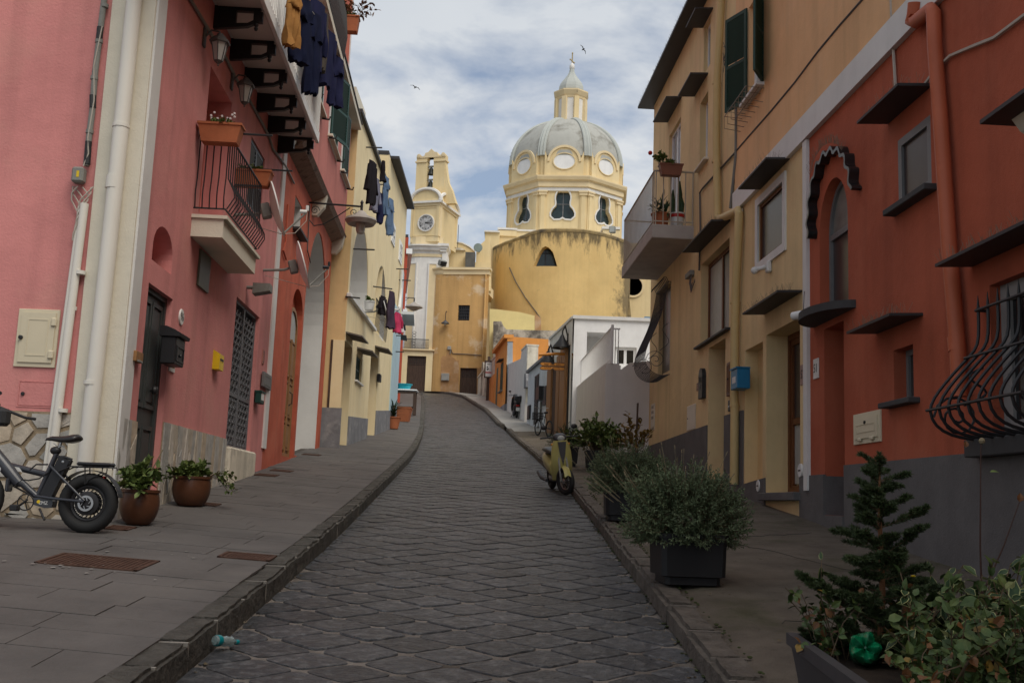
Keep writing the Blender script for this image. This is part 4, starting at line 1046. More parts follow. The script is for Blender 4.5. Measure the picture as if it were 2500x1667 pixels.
u, z = LW.at(D(505,970), .01); t = thing('number_tile', LW.P(u, z), 'small tile plaque right of the lattice gate', 'number plaque'); on(LW).cbox(u - .09, u + .09,0,.015, z - .13, z + .13,.004).build('tile', mk('pinkish_tile', (.45,.2,.16)), t)
on(LW).ring([(u - .06, z - .1), (u + .06, z - .1), (u + .06, z + .1), (u - .06, z + .1)], [(u - .05, z - .09), (u + .05, z - .09), (u + .05, z + .09), (u - .05, z + .09)], .015,.018).build('edge', IRON, t)
r_ = LW.rect(D(488,1060), D(530,1185)); t = thing('meter_box', LW.P(r_[0], r_[2]), 'grey meter box on the pale strip right of the lattice gate', 'meter box')
on(LW).cbox(r_[0], r_[1], .02,.07, r_[2], r_[3], .01).build('case', mk('grey_meter_plastic', (.16,.16,.16), rough=.5, bump=0), t); m = on(LW); m.ring(inset(rectp(r_), .05), inset(rectp(r_), .065), .07,.075); m.build('cover', GREYP, t)
r_ = LW.rect(D(475,1190), D(535,1295), .08); t = thing('letter_box', LW.P(r_[0], r_[2]), 'dark green letter box under the grey meter box', 'letter box')
on(LW).cbox(r_[0], r_[0] + .36,.02,.12, r_[2], r_[3], .01).build('body', GREEN, t); on(LW).box(r_[0] + .06, r_[0] + .3,.12,.125, r_[2] + .06, r_[2] + .22).build('window', PAPER, t); on(LW).box(r_[0] - .01, r_[0] + .37,.01,.135, r_[3] - .01, r_[3] + .02).build('lid', GREEN, t)
# floodlight at the boundary
u, z = LW.at(D(490,525), .25); t = thing('floodlight', LW.P(u, z), 'grey floodlight on the pink wall above the lattice gate', 'lamp')
m = on(LW); m.add([(u + a, .12 + b, z + c) for a, b, c in ((-.05,0,-.12), (-.05,.28,-.06), (-.05,.28,.06), (-.05,0,.06), (.22,0,-.12), (.22,.28,-.06), (.22,.28,.06), (.22,0,.06))], [(0,1,2,3), (7,6,5,4), (0,4,5,1), (1,5,6,2), (2,6,7,3), (3,7,4,0)]); m.build('housing', GREYP, t)
on(LW).tube([(u + .08,.0, z), (u + .08,.14, z)], .03,8).build('arm', GREYP, t)
# satellite dishes
def dish(pc, n, w, rad, label, lnb, tilt=.32, back=0.0):
    u, z = w.at(pc, n); c = w.P(u, z, n); t = thing('satellite_dish', w.P(u, z, 0), label, 'satellite dish', 'satellite dishes')
    ax = (w.N + w.U * .15 + Vector((0,0, tilt))).normalized(); up = (Vector((0,0,1)) - ax * ax.z).normalized(); si = ax.cross(up)
    fr = Matrix(((si.x, up.x, ax.x, c.x), (si.y, up.y, ax.y, c.y), (si.z, up.z, ax.z, c.z), (0,0,0,1)))
    pr = [(.001,0)] + [(rad * k / 8,.16 * rad * (k / 8) ** 2 * 1.6) for k in range(1,9)] + [(rad + .012,.16 * rad * 1.6), (rad + .012,.16 * rad * 1.6 - .02), (rad * .6,.16 * rad * .36 * 1.6 - .012), (.001,-.012)]
    MB(fr).lathe(pr, 28).build('reflector', WHM, t)
    m = MB(fr); m.cbox(-.07,.07,-.12,.12,-.16,-.01,.02); m.build('mount', GREYP, t)
    b = fr @ Vector((0,0,-.12)); m = MB(); m.tube([b, b - w.N * .12 + Vector((0,0,-.05)), Vector(w.P(u, z - .12,0)) - w.U * .05], .025,8); m.build('pole', GREYP, t)
    e = fr @ Vector((0,-rad * .35, rad * 1.25)); m = MB(); m.tube([fr @ Vector((0,-rad * .95,.1)), e], .015,6); m.build('arm', GREYP, t)
    m = MB(); m.tube([e, e + (c - e).normalized() * .11], .032,10); m.tube([e + Vector((0,0,.02)), e + Vector((0,0,.10))], .025,8); m.build('receiver', BLACKP if lnb else WPLAS, t)
    MB().tube([e, e + Vector((0,0,-.14)), (e + fr @ Vector((0,-rad, .1))) / 2 + Vector((0,0,-.16)), fr @ Vector((0,-rad * .95,.05)), Vector(w.P(u, z - .2,.02))], .006,5).build('cable', CABLEW, t)
dish(B(555,1340), .55, LW, .42, 'white satellite dish beside the small balcony, tilted up the street', False)
dish(D(725,390), .6, LW, .42, 'white satellite dish on a bent pole in front of the red archway', True)
# washing on the large balcony
zL = zsl_ + 1.2; nL = NB + .28
for k, (nm, pt, pb, wd_, mt, lab, kd) in enumerate((
    ('trousers', B(690,-130), B(695,350), .16, C_TAN, 'tan trousers hanging from the large balcony, nearest of the washing', 'trousers'),
    ('trousers', B(742,-60), B(735,440), .26, C_NAVY, 'wide navy trousers next to the tan trousers', 'trousers'),
    ('sweater', B(845,-20), B(835,480), .22, C_NAVY2, 'dark blue top hanging in the middle of the balcony washing', 'top'),
    ('trousers', B(815,20), B(820,660), .2, C_NAVY, 'long dark navy trousers reaching lowest on the balcony washing line', 'trousers'),
    ('towel', B(885,40), B(885,490), .13, C_GREY, 'narrow grey brown cloth between dark blue garments on the balcony line', 'plain'),
    ('sweater', B(912,160), B(910,585), .22, C_NAVY2, 'dark blue hooded top with a drooping hem on the balcony line', 'top'),
    ('trousers', B(965,320), B(968,720), .26, C_NAVY2, 'dark blue trousers in front of the green shutter, last on the balcony line', 'trousers'))):
    a, b = LW.at(pt, nL), LW.at(pb, nL); garment(nm, LW.P((a[0] + b[0]) / 2, a[1], nL), LW.P((a[0] + b[0]) / 2, b[1], nL), wd_, .06, mt, lab, 20 + k, LW.U + LW.N * .5, kd)
a = LW.at(B(690,-130), nL); b = LW.at(B(1000,370), nL)
solo(MB().tube([LW.P(*a, nL), LW.P(*b, nL)], .006,5), 'washing_line', CABLEW, LW.P(*a, nL), 'thin washing line along the outside of the large balcony', 'washing line')
# ================================================================== left side: red house with the archway
U1 = LW.at(D(862,1480))[0] + .12
red = thing('red_arch_house', LW.P(UF, zfl(UF)), 'red house with a tall open archway and rose upper storey with green shutters', 'house')
sw = (LW.at(B(706,1300))[0], LW.at(B(752,1330))[0], LW.at(D(703,155))[1], LW.at(B(712,1248))[1])
nv = (LW.at(D(664,1000))[0], LW.at(D(736,1000))[0], zfl(11) + .12, LW.at(D(705,505))[1])
ar = (LW.at(D(706,1530))[0] + .02, LW.at(D(842,1530))[0], zfl(14) - .1,7.95)
zj = LW.at(B(703,965))[1] - .05
ar_p, nv_p = archp(*ar, k=24, rise=2.3), archp(*nv, k=16, rise=.55)
on(LW).panel([(UF, 1), (U1,1), (U1, zj), (UF, zj)], [(rectp(sw), .02), (nv_p, .16), (ar_p, .03)]).build('wall', RED, red)
shell(red, LW, UF, U1,1,15.2,6, ROSE, near=False)
def tunnel(root, w, lp, d, mat, name, back=None, n0=0.0):
    m = MB(w.mat()); k = len(lp); m.add([(p[0], n0, p[1]) for p in lp] + [(p[0], n0 - d, p[1]) for p in lp], [(i, (i + 1) % k, (i + 1) % k + k, i + k) for i in range(k)]); m.build(name, mat, root)
    MB(w.mat()).prism(inset(lp, -.02), n0 - d - .05, n0 - d).build(name + '_back', back or mat, root)
tunnel(red, LW, ar_p, 2.6, PALE, 'archway', n0=-.03)
tunnel(red, LW, rectp(sw), .3, PALE, 'window_reveal', GLASS, n0=-.02)
sill(red, LW, sw[0] - .08, sw[1] + .08, sw[2], .16,.06, CANOPY)
on(LW).prism(nv_p, -.22,-.161).build('niche_back', RED, red)
# arched wooden door in the niche
dw = (nv[0] + .12, nv[1] - .12, nv[2], nv[3] - .4); dp = archp(*dw, k=14, rise=.5)
m = on(LW); m.ring(dp, inset(dp, .08), -.16,-.07); m.prism(inset(dp, .07), -.155,-.11); m.box((dw[0] + dw[1]) / 2 - .03, (dw[0] + dw[1]) / 2 + .03,-.11,-.065, dw[2], dw[3] - .7); wd = m.build('door', WOODO, red)
cd = (dw[0] + dw[1]) / 2; fp = archp(dw[0] + .12, dw[1] - .12, dw[3] - .72, dw[3] - .1,12,.36); on(LW).prism(fp, -.11,-.10).build('fanlight', CURTW, wd)
for a, b in ((dw[0] + .1, cd - .05), (cd + .05, dw[1] - .1)):
    for z0, z1 in ((.15,.75), (.85,1.6), (1.7,2.5)):
        p = [(a, dw[2] + z0), (b, dw[2] + z0), (b, dw[2] + z1), (a, dw[2] + z1)]; on(LW).ring(p, inset(p, .04), -.11,-.08).prism(inset(p, .07), -.11,-.09).build('door_panel', WOODO, wd)
on(LW).tube([(cd + .12,-.08, dw[2] + 1.1), (cd + .12,-.01, dw[2] + 1.15), (cd + .12,-.01, dw[2] + 1.35), (cd + .12,-.08, dw[2] + 1.4)], .014,6).build('handle', WOODD, wd)
# jettied rose upper storey on a timber beam and corbels
NJ = .30
BEAM = mk('weathered_beam', (.24,.17,.13), rough=.85, var=.35, vs=3, bump=.5, bs=25, col2=(.07,.05,.04), mixs=3)
on(LW).add([(u, n, z) for u in (UF + .3, U1 + .1) for n, z in ((0, zj - .2), (NJ - .02, zj - .06), (NJ + .05, zj + .04), (0, zj + .04))], [(0,1,2,3), (7,6,5,4), (0,4,5,1), (1,5,6,2), (2,6,7,3), (3,7,4,0)]).build('jetty_beam', BEAM, red)
for pc in (B(675,1000), B(872,1385), D(985,355)):
    u = LW.at(pc, .2)[0]; m = on(LW); m.prism([(0, zj - .5), (.12, zj - .5), (.27, zj - .3), (.32, zj - .0), (0, zj)], u - .10, u + .10, 'nz'); m.build('corbel', CREAM, red)
zev = LW.at(B(1112,775), NJ + .25)[1]; ue = U1 + .05
zw0, zw1 = LW.at(B(990,1060), NJ)[1], 11.38
w1_ = LW.at(B(850,790), NJ)[0]
wins = [(w1_ - .75, w1_ + .35, zw0, zw1), (12.25,13.75, zw0, zw1), (14.85,16.1, zw0, zw1)]
on(LW).panel([(UF, zj + .03), (ue, zj + .03), (ue, zev), (UF, zev)], [(rectp(r_), .14) for r_ in wins], n=NJ).build('upper_wall', ROSE, red)
on(LW).quad((ue, -.1, zj), (ue, NJ, zj), (ue, NJ, zev), (ue, -.1, zev)).quad((UF, -.1, zj), (UF, NJ, zj), (UF, NJ, zev), (UF, -.1, zev)).build('upper_end', ROSE, red)
for r_ in wins:
    o_ = inset(rectp(r_), -.12); on(LW).ring(o_, rectp(r_), NJ - .01, NJ + .025).build('window_surround', PALE, red)
    window(red, LW, rectp(r_), NJ - .14, WHM, GLASS, .06,1,1)
    wd_, ht = (r_[1] - r_[0]) / 2, r_[3] - r_[2]
    shutter(red, wframe(LW, r_[0] + .01, NJ + .03, r_[2], R(18 if r_ is wins[1] else 5)), wd_ * (1.15 if r_ is wins[1] else 1), ht, GREEN, 20)
    fr = wframe(LW, r_[1] - .01, NJ + .03, r_[2], R(180 - 6)); shutter(red, fr, wd_, ht, GREEN, 20)
    sill(red, LW, r_[0] - .15, r_[1] + .15, r_[2] - .02,.12,.06, CREAM, NJ)
    for e in (r_[0] - .1, r_[1] + .1): on(LW).tube([(e, NJ, r_[2] - .1), (e, NJ + .18, r_[2] - .12), (e, NJ + .2, r_[2] - .05)], .02,6).build('shutter_stay', IRON, red)
on(LW).box(UF, ue + .1, NJ - .3, NJ + .26, zev + .0, zev + .16).build('eave', CREAM, red)
on(LW).box(UF, ue + .14, NJ - .4, NJ + .29, zev + .161, zev + .20).build('eave_tiles', CANOPY, red)
ux = LW.at(B(1066,120), .1)[0]; zx = LW.at(B(1066,0), .1)[1]
on(LW).box(UF, ux, -5,.1, zev + .2, zx + 2.0).build('attic', RED, red)
on(LW).box(ux - .02, ux + .02,.0,.13, zev + .2, zx + 2.01).build('attic_edge', PALE, red)
# black balcony with a hanging pot
bu, bzz = LW.at(B(1012,395), 1.0); bu0_ = LW.at(B(880,100), 1.0)[0]; bu0_ = min(bu0_, bu - 2.2)
m = on(LW); m.box(bu0_, bu, NJ - .1,1.02, bzz - .12, bzz); b2 = m.build('balcony', CREAM, red)
m = on(LW); m.tube([(bu0_, 1, bzz + 1.05), (bu, 1, bzz + 1.05), (bu, NJ, bzz + 1.05)], .02,6).tube([(bu0_, 1, bzz + .1), (bu, 1, bzz + .1), (bu, NJ, bzz + .1)], .016,6); rl = m.build('railing', IRON, b2)
k = int((bu - bu0_) / .11)
for i in range(k + 1): on(LW).tube([(bu0_ + (bu - bu0_) * i / k, 1, bzz), (bu0_ + (bu - bu0_) * i / k, 1.05, bzz + .5), (bu0_ + (bu - bu0_) * i / k, 1, bzz + 1.05)], .012,5).build('baluster', IRON, rl)
hp = LW.at(B(1060,290), 1.0); n2 = 1.0
flowerbox('hanging_pot', LW, bu + .02, bu + .26,.95,1.25, hp[1] - .12, hp[1] + .2, 'square terracotta pot hanging from the black balcony high on the left', 'hanging pots', seed=9)
pc = LW.P(bu + .15, hp[1] + .2,1.15); q = random.Random(31); lm, sm = bush(q, pc, (.55,.35,.5), 16,7,.10,.03); t = thing('hanging_plant', pc, 'straggly plant with brownish leaves growing from the high hanging pot', 'plant'); sm.build('stems', STEM, t); lm.build('leaves', G_BRN, t)
# iron street lamp bracket
lu, lz = LW.at(Z3(540,530), .02); n2, z2 = LW.n_at(Z3(1122,575), lu); t = thing('street_lamp', LW.P(lu, lz), 'wrought iron bracket lamp with a wide pale shade above the red archway', 'street lamp')
m = on(LW); m.tube([(lu, 0, lz), (lu, n2, z2)], .022,6); m.tube([(lu, n2, z2 - .16), (lu, n2, z2 + .08)], .03,8); m.lathe([(.001,.16), (.03,.12), (.04,.09), (.02,.06)], 8, (lu, n2, z2))
m.tube([(lu, n2 * .78, z2 - .04), (lu, n2 * .55, z2 - .25), (lu, n2 * .3, z2 - .45), (lu, n2 * .12, z2 - .50), (lu, .02, z2 - .36), (lu, .0, z2 - .1)], .012,6)
for c, s_ in ((n2 * .86,-1), (n2 * .12,1)): m.tube([(lu, c + .11 * (1 - i / 14) * math.cos(i * .8), z2 - .14 + .11 * (1 - i / 14) * math.sin(i * .8) * s_) for i in range(13)], .009,5)
m.build('bracket', IRON, t)
on(LW).lathe([(.05,0.02), (.10,-.02), (.16,-.09), (.34,-.16), (.36,-.21), (.30,-.30), (.28,-.30), (.12,-.20), (.001,-.18)], 24, (lu, n2, z2 - .12)).build('shade', mk('weathered_lamp_shade', (.36,.33,.30), rough=.6, var=.2, vs=4, col2=(.2,.1,.06), mixs=4, mixp=(.6,.7), bump=.1), t)
on(LW).lathe([(.10,-.28), (.105,-.42), (.08,-.50), (.001,-.53)], 14, (lu, n2, z2 - .12)).build('globe', FROST, t)
cable('wall_cable', [D(660,0), D(645,240), D(630,290), D(650,350)], .018, RED, 'red painted cable running down the red house front', LW)
cable('wall_cable', [D(800,0), D(785,290), D(805,370)], .014, CABLE, 'dark cable hanging beside the red archway', LW)

# ================================================================== left side: yellow house with arcades
YL = Wall(-4.44,28.0,-.003,1,1); YR = Wall(-4.44,28.0,-1,0,-1)
UE = YL.at(X(520,500))[0]; U2 = 7.3; ZT1, ZT2 = 12.05,13.3
yel = thing('yellow_arcade_house', (-4.44,28, zr(28)), 'pale yellow house with two tall arched recesses and small slab canopies on the left', 'house')
aA = (YL.at(D(1052,560))[0], YL.at(D(1182,400))[0], YL.at(D(1052,575))[1], YL.at(D(1135,130))[1]); aB = (YL.at(D(1208,700))[0], YL.at(D(1283,700))[0], YL.at(D(1208,790))[1], YL.at(D(1250,366))[1])
dA = (YL.at(D(1008,1100))[0] + .02, YL.at(D(1066,1000))[0], zsl(-4.4,28) - .2, YL.at(D(1040,880))[1]); dB = (YL.at(D(1183,1100))[0], YL.at(D(1238,1000))[0], zsl(-4.4,36) - .4, YL.at(D(1218,960))[1]); wA = YL.rect(D(1100,950), D(1115,1135)); wA = (YL.at(D(1093,1050))[0], YL.at(D(1132,1050))[0], YL.at(D(1100,1125))[1], YL.at(D(1105,955))[1])
pA, pB = archp(*aA, k=20, rise=(aA[1] - aA[0]) * .62), archp(*aB, k=20, rise=(aB[1] - aB[0]) * .6)
on(YL).panel([(0,1.5), (UE, 1.5), (UE, ZT2), (U2, ZT2), (U2, ZT1), (0, ZT1)], [(pA, .02), (pB, .02), (rectp(dA), .3), (rectp(dB), .3), (rectp(wA), .14)]).build('wall', YELL, yel)
MB(YR.mat()).panel([(0,1.5), (.62,1.5), (.62, ZT1), (0, ZT1)]).build('wall', YELL2, yel)
shell(yel, YL, .0, U2,1.5, ZT1,5.5, YELL, near=False, far=False); shell(yel, YL, U2, UE, 1.5, ZT2,5.5, YELL)
for p_ in (pA, pB): tunnel(yel, YL, p_, .9, PALE, 'arched_recess', n0=-.02)
for r_ in (dA, dB): on(YL).box(r_[0], r_[1], -.36,-.30, r_[2], r_[3]).build('door', WOODD, yel)
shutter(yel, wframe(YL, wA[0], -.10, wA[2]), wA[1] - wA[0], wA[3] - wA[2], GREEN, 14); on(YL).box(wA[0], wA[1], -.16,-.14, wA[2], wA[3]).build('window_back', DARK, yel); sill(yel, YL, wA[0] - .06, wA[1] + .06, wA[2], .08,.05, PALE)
for a, b, z in ((D(1030,815), D(1108,870), 0), (D(1102,912), D(1170,956), 0), (D(1216,902), D(1270,952), 0)):
    u0, z0 = YL.at(a); u1 = YL.at(b, .45)[0]; canopy(yel, YL, u0, max(u1, u0 + 1.3), z0,.45,.04, mk('grey_slab', (.16,.14,.12)), .1)
on(YL).cbox(aA[0] - .3, aB[0] + .2,-.02,.10, aA[2] - .10, aA[2], .01).build('ledge', PALE, yel)
for a, b, z0, m_ in ((0, dA[0] - .02, zr(28) + 1.25, GREYL), (dA[1] + .02, dB[0] - .02, zr(33) + .95, GREYL), (dB[1] + .02, UE - .1, zr(40) + .9, GREYL)):
    on(YL).add([(u, n, z) for u, zt in ((a, zr(28 + a) + 1.05), (b, zr(28 + b) + .85)) for n, z in ((-.02,1.5), (.03,1.5), (.03, zt), (-.02, zt))], [(0,1,2,3), (7,6,5,4), (0,4,5,1), (1,5,6,2), (2,6,7,3), (3,7,4,0)]).build('grey_base', m_, yel)
MB(YR.mat()).box(-.03,.6,-.02,.03,1.5, zr(28) + 1.3).build('grey_base', GREYL, yel)
on(YL).box(-.05, U2 - .0,-.6,.10, ZT1, ZT1 + .1).build('roof_edge', CANOPY, yel); on(YL).box(U2 + .4, UE + .05,-.6,.30, ZT2, ZT2 + .1).build('roof_edge', CANOPY, yel)
on(YL).box(2.4,4.6,-2.6,-.5, ZT1, ZT1 + 1.7).build('roof_block', CREAM, yel); on(YL).box(5.0,7.0,-2.6,-.35, ZT1, ZT1 + 1.25).build('roof_block', CREAM, yel)
# balcony rail in the second arch, windows high up
m = on(YL); zb2 = aB[2]
m.tube([(aB[0], .06, zb2 + .95), (aB[1], .06, zb2 + .95)], .02,6)
for i in range(14): u = aB[0] + (aB[1] - aB[0]) * i / 13; m.tube([(u, .06, zb2), (u, .09, zb2 + .4), (u, .06, zb2 + .95)], .011,5)
m.build('balcony_railing', IRON, yel)
for pa, pb in ((T(480,880), T(515,1050)), (T(560,1080), T(590,1250))):
    a = YL.at(pa); b = YL.at(pb); r_ = (a[0], a[0] + .85, b[1] - .3, a[1]); on(YL).ring(inset(rectp(r_), -.1), rectp(r_), -.01,.04).build('window_surround', WHITE, yel); window(yel, YL, rectp(r_), .0, WHM, GLASS, .05,1,1)
on(YL).box(UE - 2.6, UE + .02,-.02,.025,1.5, YL.at(X(428,95))[1] - .8).build('pale_blue_paint', BLUE, yel)
t = pipe('drainpipe', YL, [X(525,60), X(520,240), X(505,400), X(495,430)], .07, WPLAS, 'white downpipe at the far end of the yellow arcade house')
# dark rods sticking out of the wall, some with washing
def rod(pa, pb, label, w=YL):
    u, z = w.at(pa, .0); n2, z2 = w.n_at(pb, u); return solo(MB(w.mat()).tube([(u, -.05, z), (u, n2, z2)], .022,5), 'washing_rod', IRON, w.P(u, z), label, 'washing rod', 'iron washing rods'), u, z, n2
rods = [rod(T(195,45), T(372,50), 'highest iron washing rod, level with the roof edge of the yellow house'), rod(T(330,452), T(388,452), 'iron washing rod behind the blue jeans on the yellow house'), rod(T(405,738), T(452,738), 'iron washing rod below the dark blue shirt'),
        rod(T(55,1155), T(290,1165), 'iron rod across the first tall arch of the yellow house'), rod(T(525,1372), T(660,1378), 'iron rod near the far top of the yellow house'), rod(T(555,1495), T(685,1500), 'second iron rod near the far end of the yellow house'), rod(X(265,220), X(440,245), 'iron rod above the purple washing'), rod(X(30,315), X(145,328), 'short iron rod over the ledge below the first arch'), rod(X(470,668), X(570,672), 'low far rod beside the white tower front'), rod(X(465,815), X(545,818), 'lowest far rod above the pale yellow ground floor')]
for k, (nm, pt, pb, n, wd_, mt, lab, kd) in enumerate((
    ('jacket', T(275,215), T(240,660), .75,.22, C_BLK, 'long black garment, nearest of the washing on the yellow house', 'top'), ('shirt', T(305,380), T(285,745), .7,.22, C_LIL, 'grey lilac shirt behind the long black garment', 'top'), ('sock_bundle', T(380,170), T(385,440), .85,.10, C_BLK, 'black stocking like garment hanging above the jeans', 'plain'),
    ('shirt', T(348,530), T(345,890), .75,.16, C_NAVY2, 'dark blue shirt below the high rod', 'top'), ('jeans', T(415,365), T(395,790), .85,.2, C_DENIM, 'blue jeans with a white waist on the yellow house', 'trousers'), ('jeans', T(470,615), T(445,1005), .75,.2, C_DENIM, 'faded blue jeans hanging farther along the yellow house', 'trousers'),
    ('shawl', X(428,255), X(425,615), 1.0,.26, cloth('dark_plum_cloth', (.055,.04,.06)), 'dark plum cloth hanging in front of the second arch', 'plain'), ('blouse', X(330,265), X(375,520), .6,.2, C_BLK, 'black patterned garment behind the plum cloth', 'top'), ('shirt', X(490,455), X(488,650), 1.1,.2, C_PNK, 'bright pink shirt hanging farthest on the left', 'top'), ('vest', X(515,480), X(513,640), 1.15,.1, C_WHT, 'small white vest next to the pink shirt', 'plain'))):
    a, b = YL.at(pt, n), YL.at(pb, n); garment(nm, YL.P((a[0] + b[0]) / 2, a[1], n), YL.P((a[0] + b[0]) / 2, b[1], n), wd_, .06, mt, lab, 40 + k, YL.U + YL.N * .3, kd)
dish(X(345,430), .55, YL, .38, 'small satellite dish on the yellow house beside the second arch', False)
u, z = YL.at(X(275,400), .3); pot('hanging_pot', YL.P(u, z - .15,.15), .12,.16,.26, WPLAS, 'white pot with a plant on the ledge of the second arch', 5, rad=(.2,.2,.25), stems=12, per=6, ll=.08)
r_ = YL.rect(X(298,1015), X(325,1115)); t = thing('letter_box', YL.P(r_[0], r_[2]), 'small dark letter box on the yellow wall', 'letter box'); on(YL).cbox(r_[0], r_[0] + .4,.01,.12, r_[2], r_[3], .01).build('body', BLACKP, t); on(YL).box(r_[0] + .05, r_[0] + .35,.12,.125, r_[3] - .08, r_[3] - .05).build('slot', IRON, t)
# beyond: pale blue house, then a tall red house
BW = Wall(YL.P(UE, 0).x - .25, YL.P(UE, 0).y + .05,-.075,1,1); blu = thing('pale_blue_house', BW.P(0, zr(46)), 'narrow strip of a pale blue house beyond the yellow arcade house', 'house')
MB(BW.mat()).panel([(0,4), (9,4), (9,12.5), (0,12.5)], [([(1.2,6.6), (2.1,6.6), (2.1,8.6), (1.2,8.6)], .2), ([(4.2,6.6), (5.2,6.6), (5.2,8.6), (4.2,8.6)], .2)]).build('wall', BLUE, blu)
shell(blu, BW, 0,9,4,12.5,5, BLUE)
for a in (1.2,4.2): window(blu, BW, [(a, 6.6), (a + .95,6.6), (a + .95,8.6), (a, 8.6)], -.2, WHM, GLASS); canopy(blu, BW, a - .2, a + 1.3,8.75,.4)
m = MB(BW.mat())
for i in range(5): m.box(.2,8.5,.02,.45 + .02 * i, 9.6 + i * .001,9.7)
BW2 = MB(BW.mat()).box(2.5,5.5,-.02,.7,9.4,9.52).build('balcony', PALE, blu)
rx = Wall(-6.2,60,-.12,1,1); rh = thing('tall_red_house', rx.P(0, zr(60)), 'tall red house seen as a narrow strip beside the clock tower', 'house')
MB(rx.mat()).panel([(0,5), (12,5), (12,16.6), (0,16.6)], [([(2,10.5), (3,10.5), (3,12.5), (2,12.5)], .15)]).build('wall', mk('bright_red_plaster', (.40,.075,.04), bump=.2), rh); shell(rh, rx, 0,12,5,16.6,5, MATS['bright_red_plaster'])
MB(rx.mat()).box(-.1,12,-.1,.25,15.6,15.9).build('cornice', WHITE, rh); MB(rx.mat()).box(-.1,12,-.1,.15,12.2,12.35).build('cornice', WHITE, rh)
window(rh, rx, [(2,10.5), (3,10.5), (3,12.5), (2,12.5)], -.14)
# ================================================================== the church at the top of the street
def FP(y): return Wall(0, y, 1,0,1)
ch = thing('church', (0,80, zr(79)), 'yellow baroque church with a grey ribbed dome, round apse and clock tower closing the street', 'church')
DC, DY = atY(H(1376,920), 97.0), 97.0                     # centre of the dome
mpx = 97.0 / FOC / 2.8514 * 1.013                           # metres per pixel of view H at the dome
cx_, TH = DC.x, R(-5)
def hz(y): return atY(H(1376, y), 97).z
def octo(r, z, rot=TH): return [(cx_ + r * math.sin(rot + R(22.5 + 45 * k)), DY - r * math.cos(rot + R(22.5 + 45 * k)), z) for k in range(8)]
def octprism(name, mat, prof, parent, n=8):
    vs, fs = [], []
    for r, z in prof: vs += octo(r, z)
    for i in range(len(prof) - 1):
        for k in range(8): fs.append((i * 8 + k, i * 8 + (k + 1) % 8, (i + 1) * 8 + (k + 1) % 8, (i + 1) * 8 + k))
    fs.append(tuple(range(7,-1,-1))); fs.append(tuple(range(len(vs) - 8, len(vs))))
    return MB().add(vs, fs).build(name, mat, parent)
RD = 418 * mpx / math.cos(R(5))                             # circumradius of the drum
def hzf(y): return atY(H(1343, y), DY - RD * .92).z            # heights read on the near face of the drum
z_d0, z_d1 = hzf(1330), hzf(1050)
def facefr(k, rad, rot=TH):
    """frame on face k of the octagon: x across the face, y out, z up"""
    a = rot + R(45 * k); n = Vector((math.sin(a), -math.cos(a), 0)); x = Vector((math.cos(a), math.sin(a), 0)); o = Vector((cx_, DY, 0)) + n * rad * math.cos(R(22.5))
    return Matrix(((x.x, n.x, 0, o.x), (x.y, n.y, 0, o.y), (0,0,1,0), (0,0,0,1)))
drum = octprism('drum', CH, [(RD - .7, z_d0 - 6), (RD - .7, z_d1 + .2)], ch)
FWD = RD * math.sin(R(22.5))                                # half width of a face
def bellw(w1, w2, z0, z1):
    """bell shaped window: wide lobed foot, waist, round head"""
    h = z1 - z0; pts = [(-w2 * .0, z0 + h * .07), (w2 * .25, z0 + .01 * h), (w2 * .7, z0 + .0 * h), (w2 * .98, z0 + .1 * h), (w2 * 1.0, z0 + .2 * h), (w2 * .86, z0 + .33 * h), (w1 * .98, z0 + .45 * h), (w1 * .93, z0 + .56 * h), (w1 * 1.03, z0 + .7 * h), (w1 * 1.0, z0 + .8 * h), (w1 * .85, z0 + .9 * h), (w1 * .5, z0 + .98 * h), (0, z1)]
    return pts + [(-x, z) for x, z in pts[-2:0:-1]]
for k in range(-2,3):
    fr = facefr(k, RD); m = MB(fr); wp = bellw(.98,1.12, hzf(1248), hzf(1025)); wi = bellw(.62,1.04, hzf(1240), hzf(1037))
    m.panel([(-FWD, z_d0 - 6), (FWD, z_d0 - 6), (FWD, z_d1 + .2), (-FWD, z_d1 + .2)], [(wi, .4)]); m.build('drum_face', CH, drum)
    MB(fr).ring(inset(wi, -.13), wi, -.02,.08).build('window_surround', CHW, drum)
    m = MB(fr); m.prism(inset(wi, -.03), -.45,-.38); g_ = m.build('window', GLASSB, ch)
    m = MB(fr); m.box(-.03,.03,-.38,-.34, hzf(1235), hzf(1040)).box(-.9,.9,-.379,-.345, hzf(1130) - .025, hzf(1130) + .025); m.build('glazing_bars', GREYL, g_)
    for s_ in (-1,1):                                        # pilasters at the corners
        m = MB(fr)
        for a, b, n in ((.02,.62,.10), (.14,.50,.17)): m.box(*sorted((s_ * (FWD - a), s_ * (FWD - b))), -.05, n, z_d0 - 2, z_d1 + .05)
        m.build('pilaster', CH, drum)
        m = MB(fr); m.box(*sorted((s_ * (FWD + .04), s_ * (FWD - .68))), -.05,.24, z_d1 - .35, z_d1 - .1).box(*sorted((s_ * (FWD + .08), s_ * (FWD - .74))), -.05,.30, z_d1 - .099, z_d1 + .04); m.build('capital', CHC, drum)
RC = 465 * mpx / math.cos(R(5))
octprism('cornice', CHC, [(RD + .1, z_d1), (RD + .14, z_d1 + .35), (RD + .3, z_d1 + .42), (RD + .3, z_d1 + .62), (RC - .35, z_d1 + .9), (RC - .1, z_d1 + 1.0), (RC, z_d1 + 1.25), (RC, z_d1 + 1.36), (RC - .5, z_d1 + 1.46), (RD - .4, z_d1 + 1.55)], drum)
octprism('frieze', CHW, [(RD + .16, z_d1 + .05), (RD + .16, z_d1 + .34)], drum)
zb0, zb1 = z_d1 + 1.4, hz(900)
octprism('attic', CH, [(RD - .2, zb0), (RD - .2, zb1 - .12), (RD - .06, zb1 - .1), (RD - .06, zb1 + .05), (RD - .4, zb1 + .1)], drum)
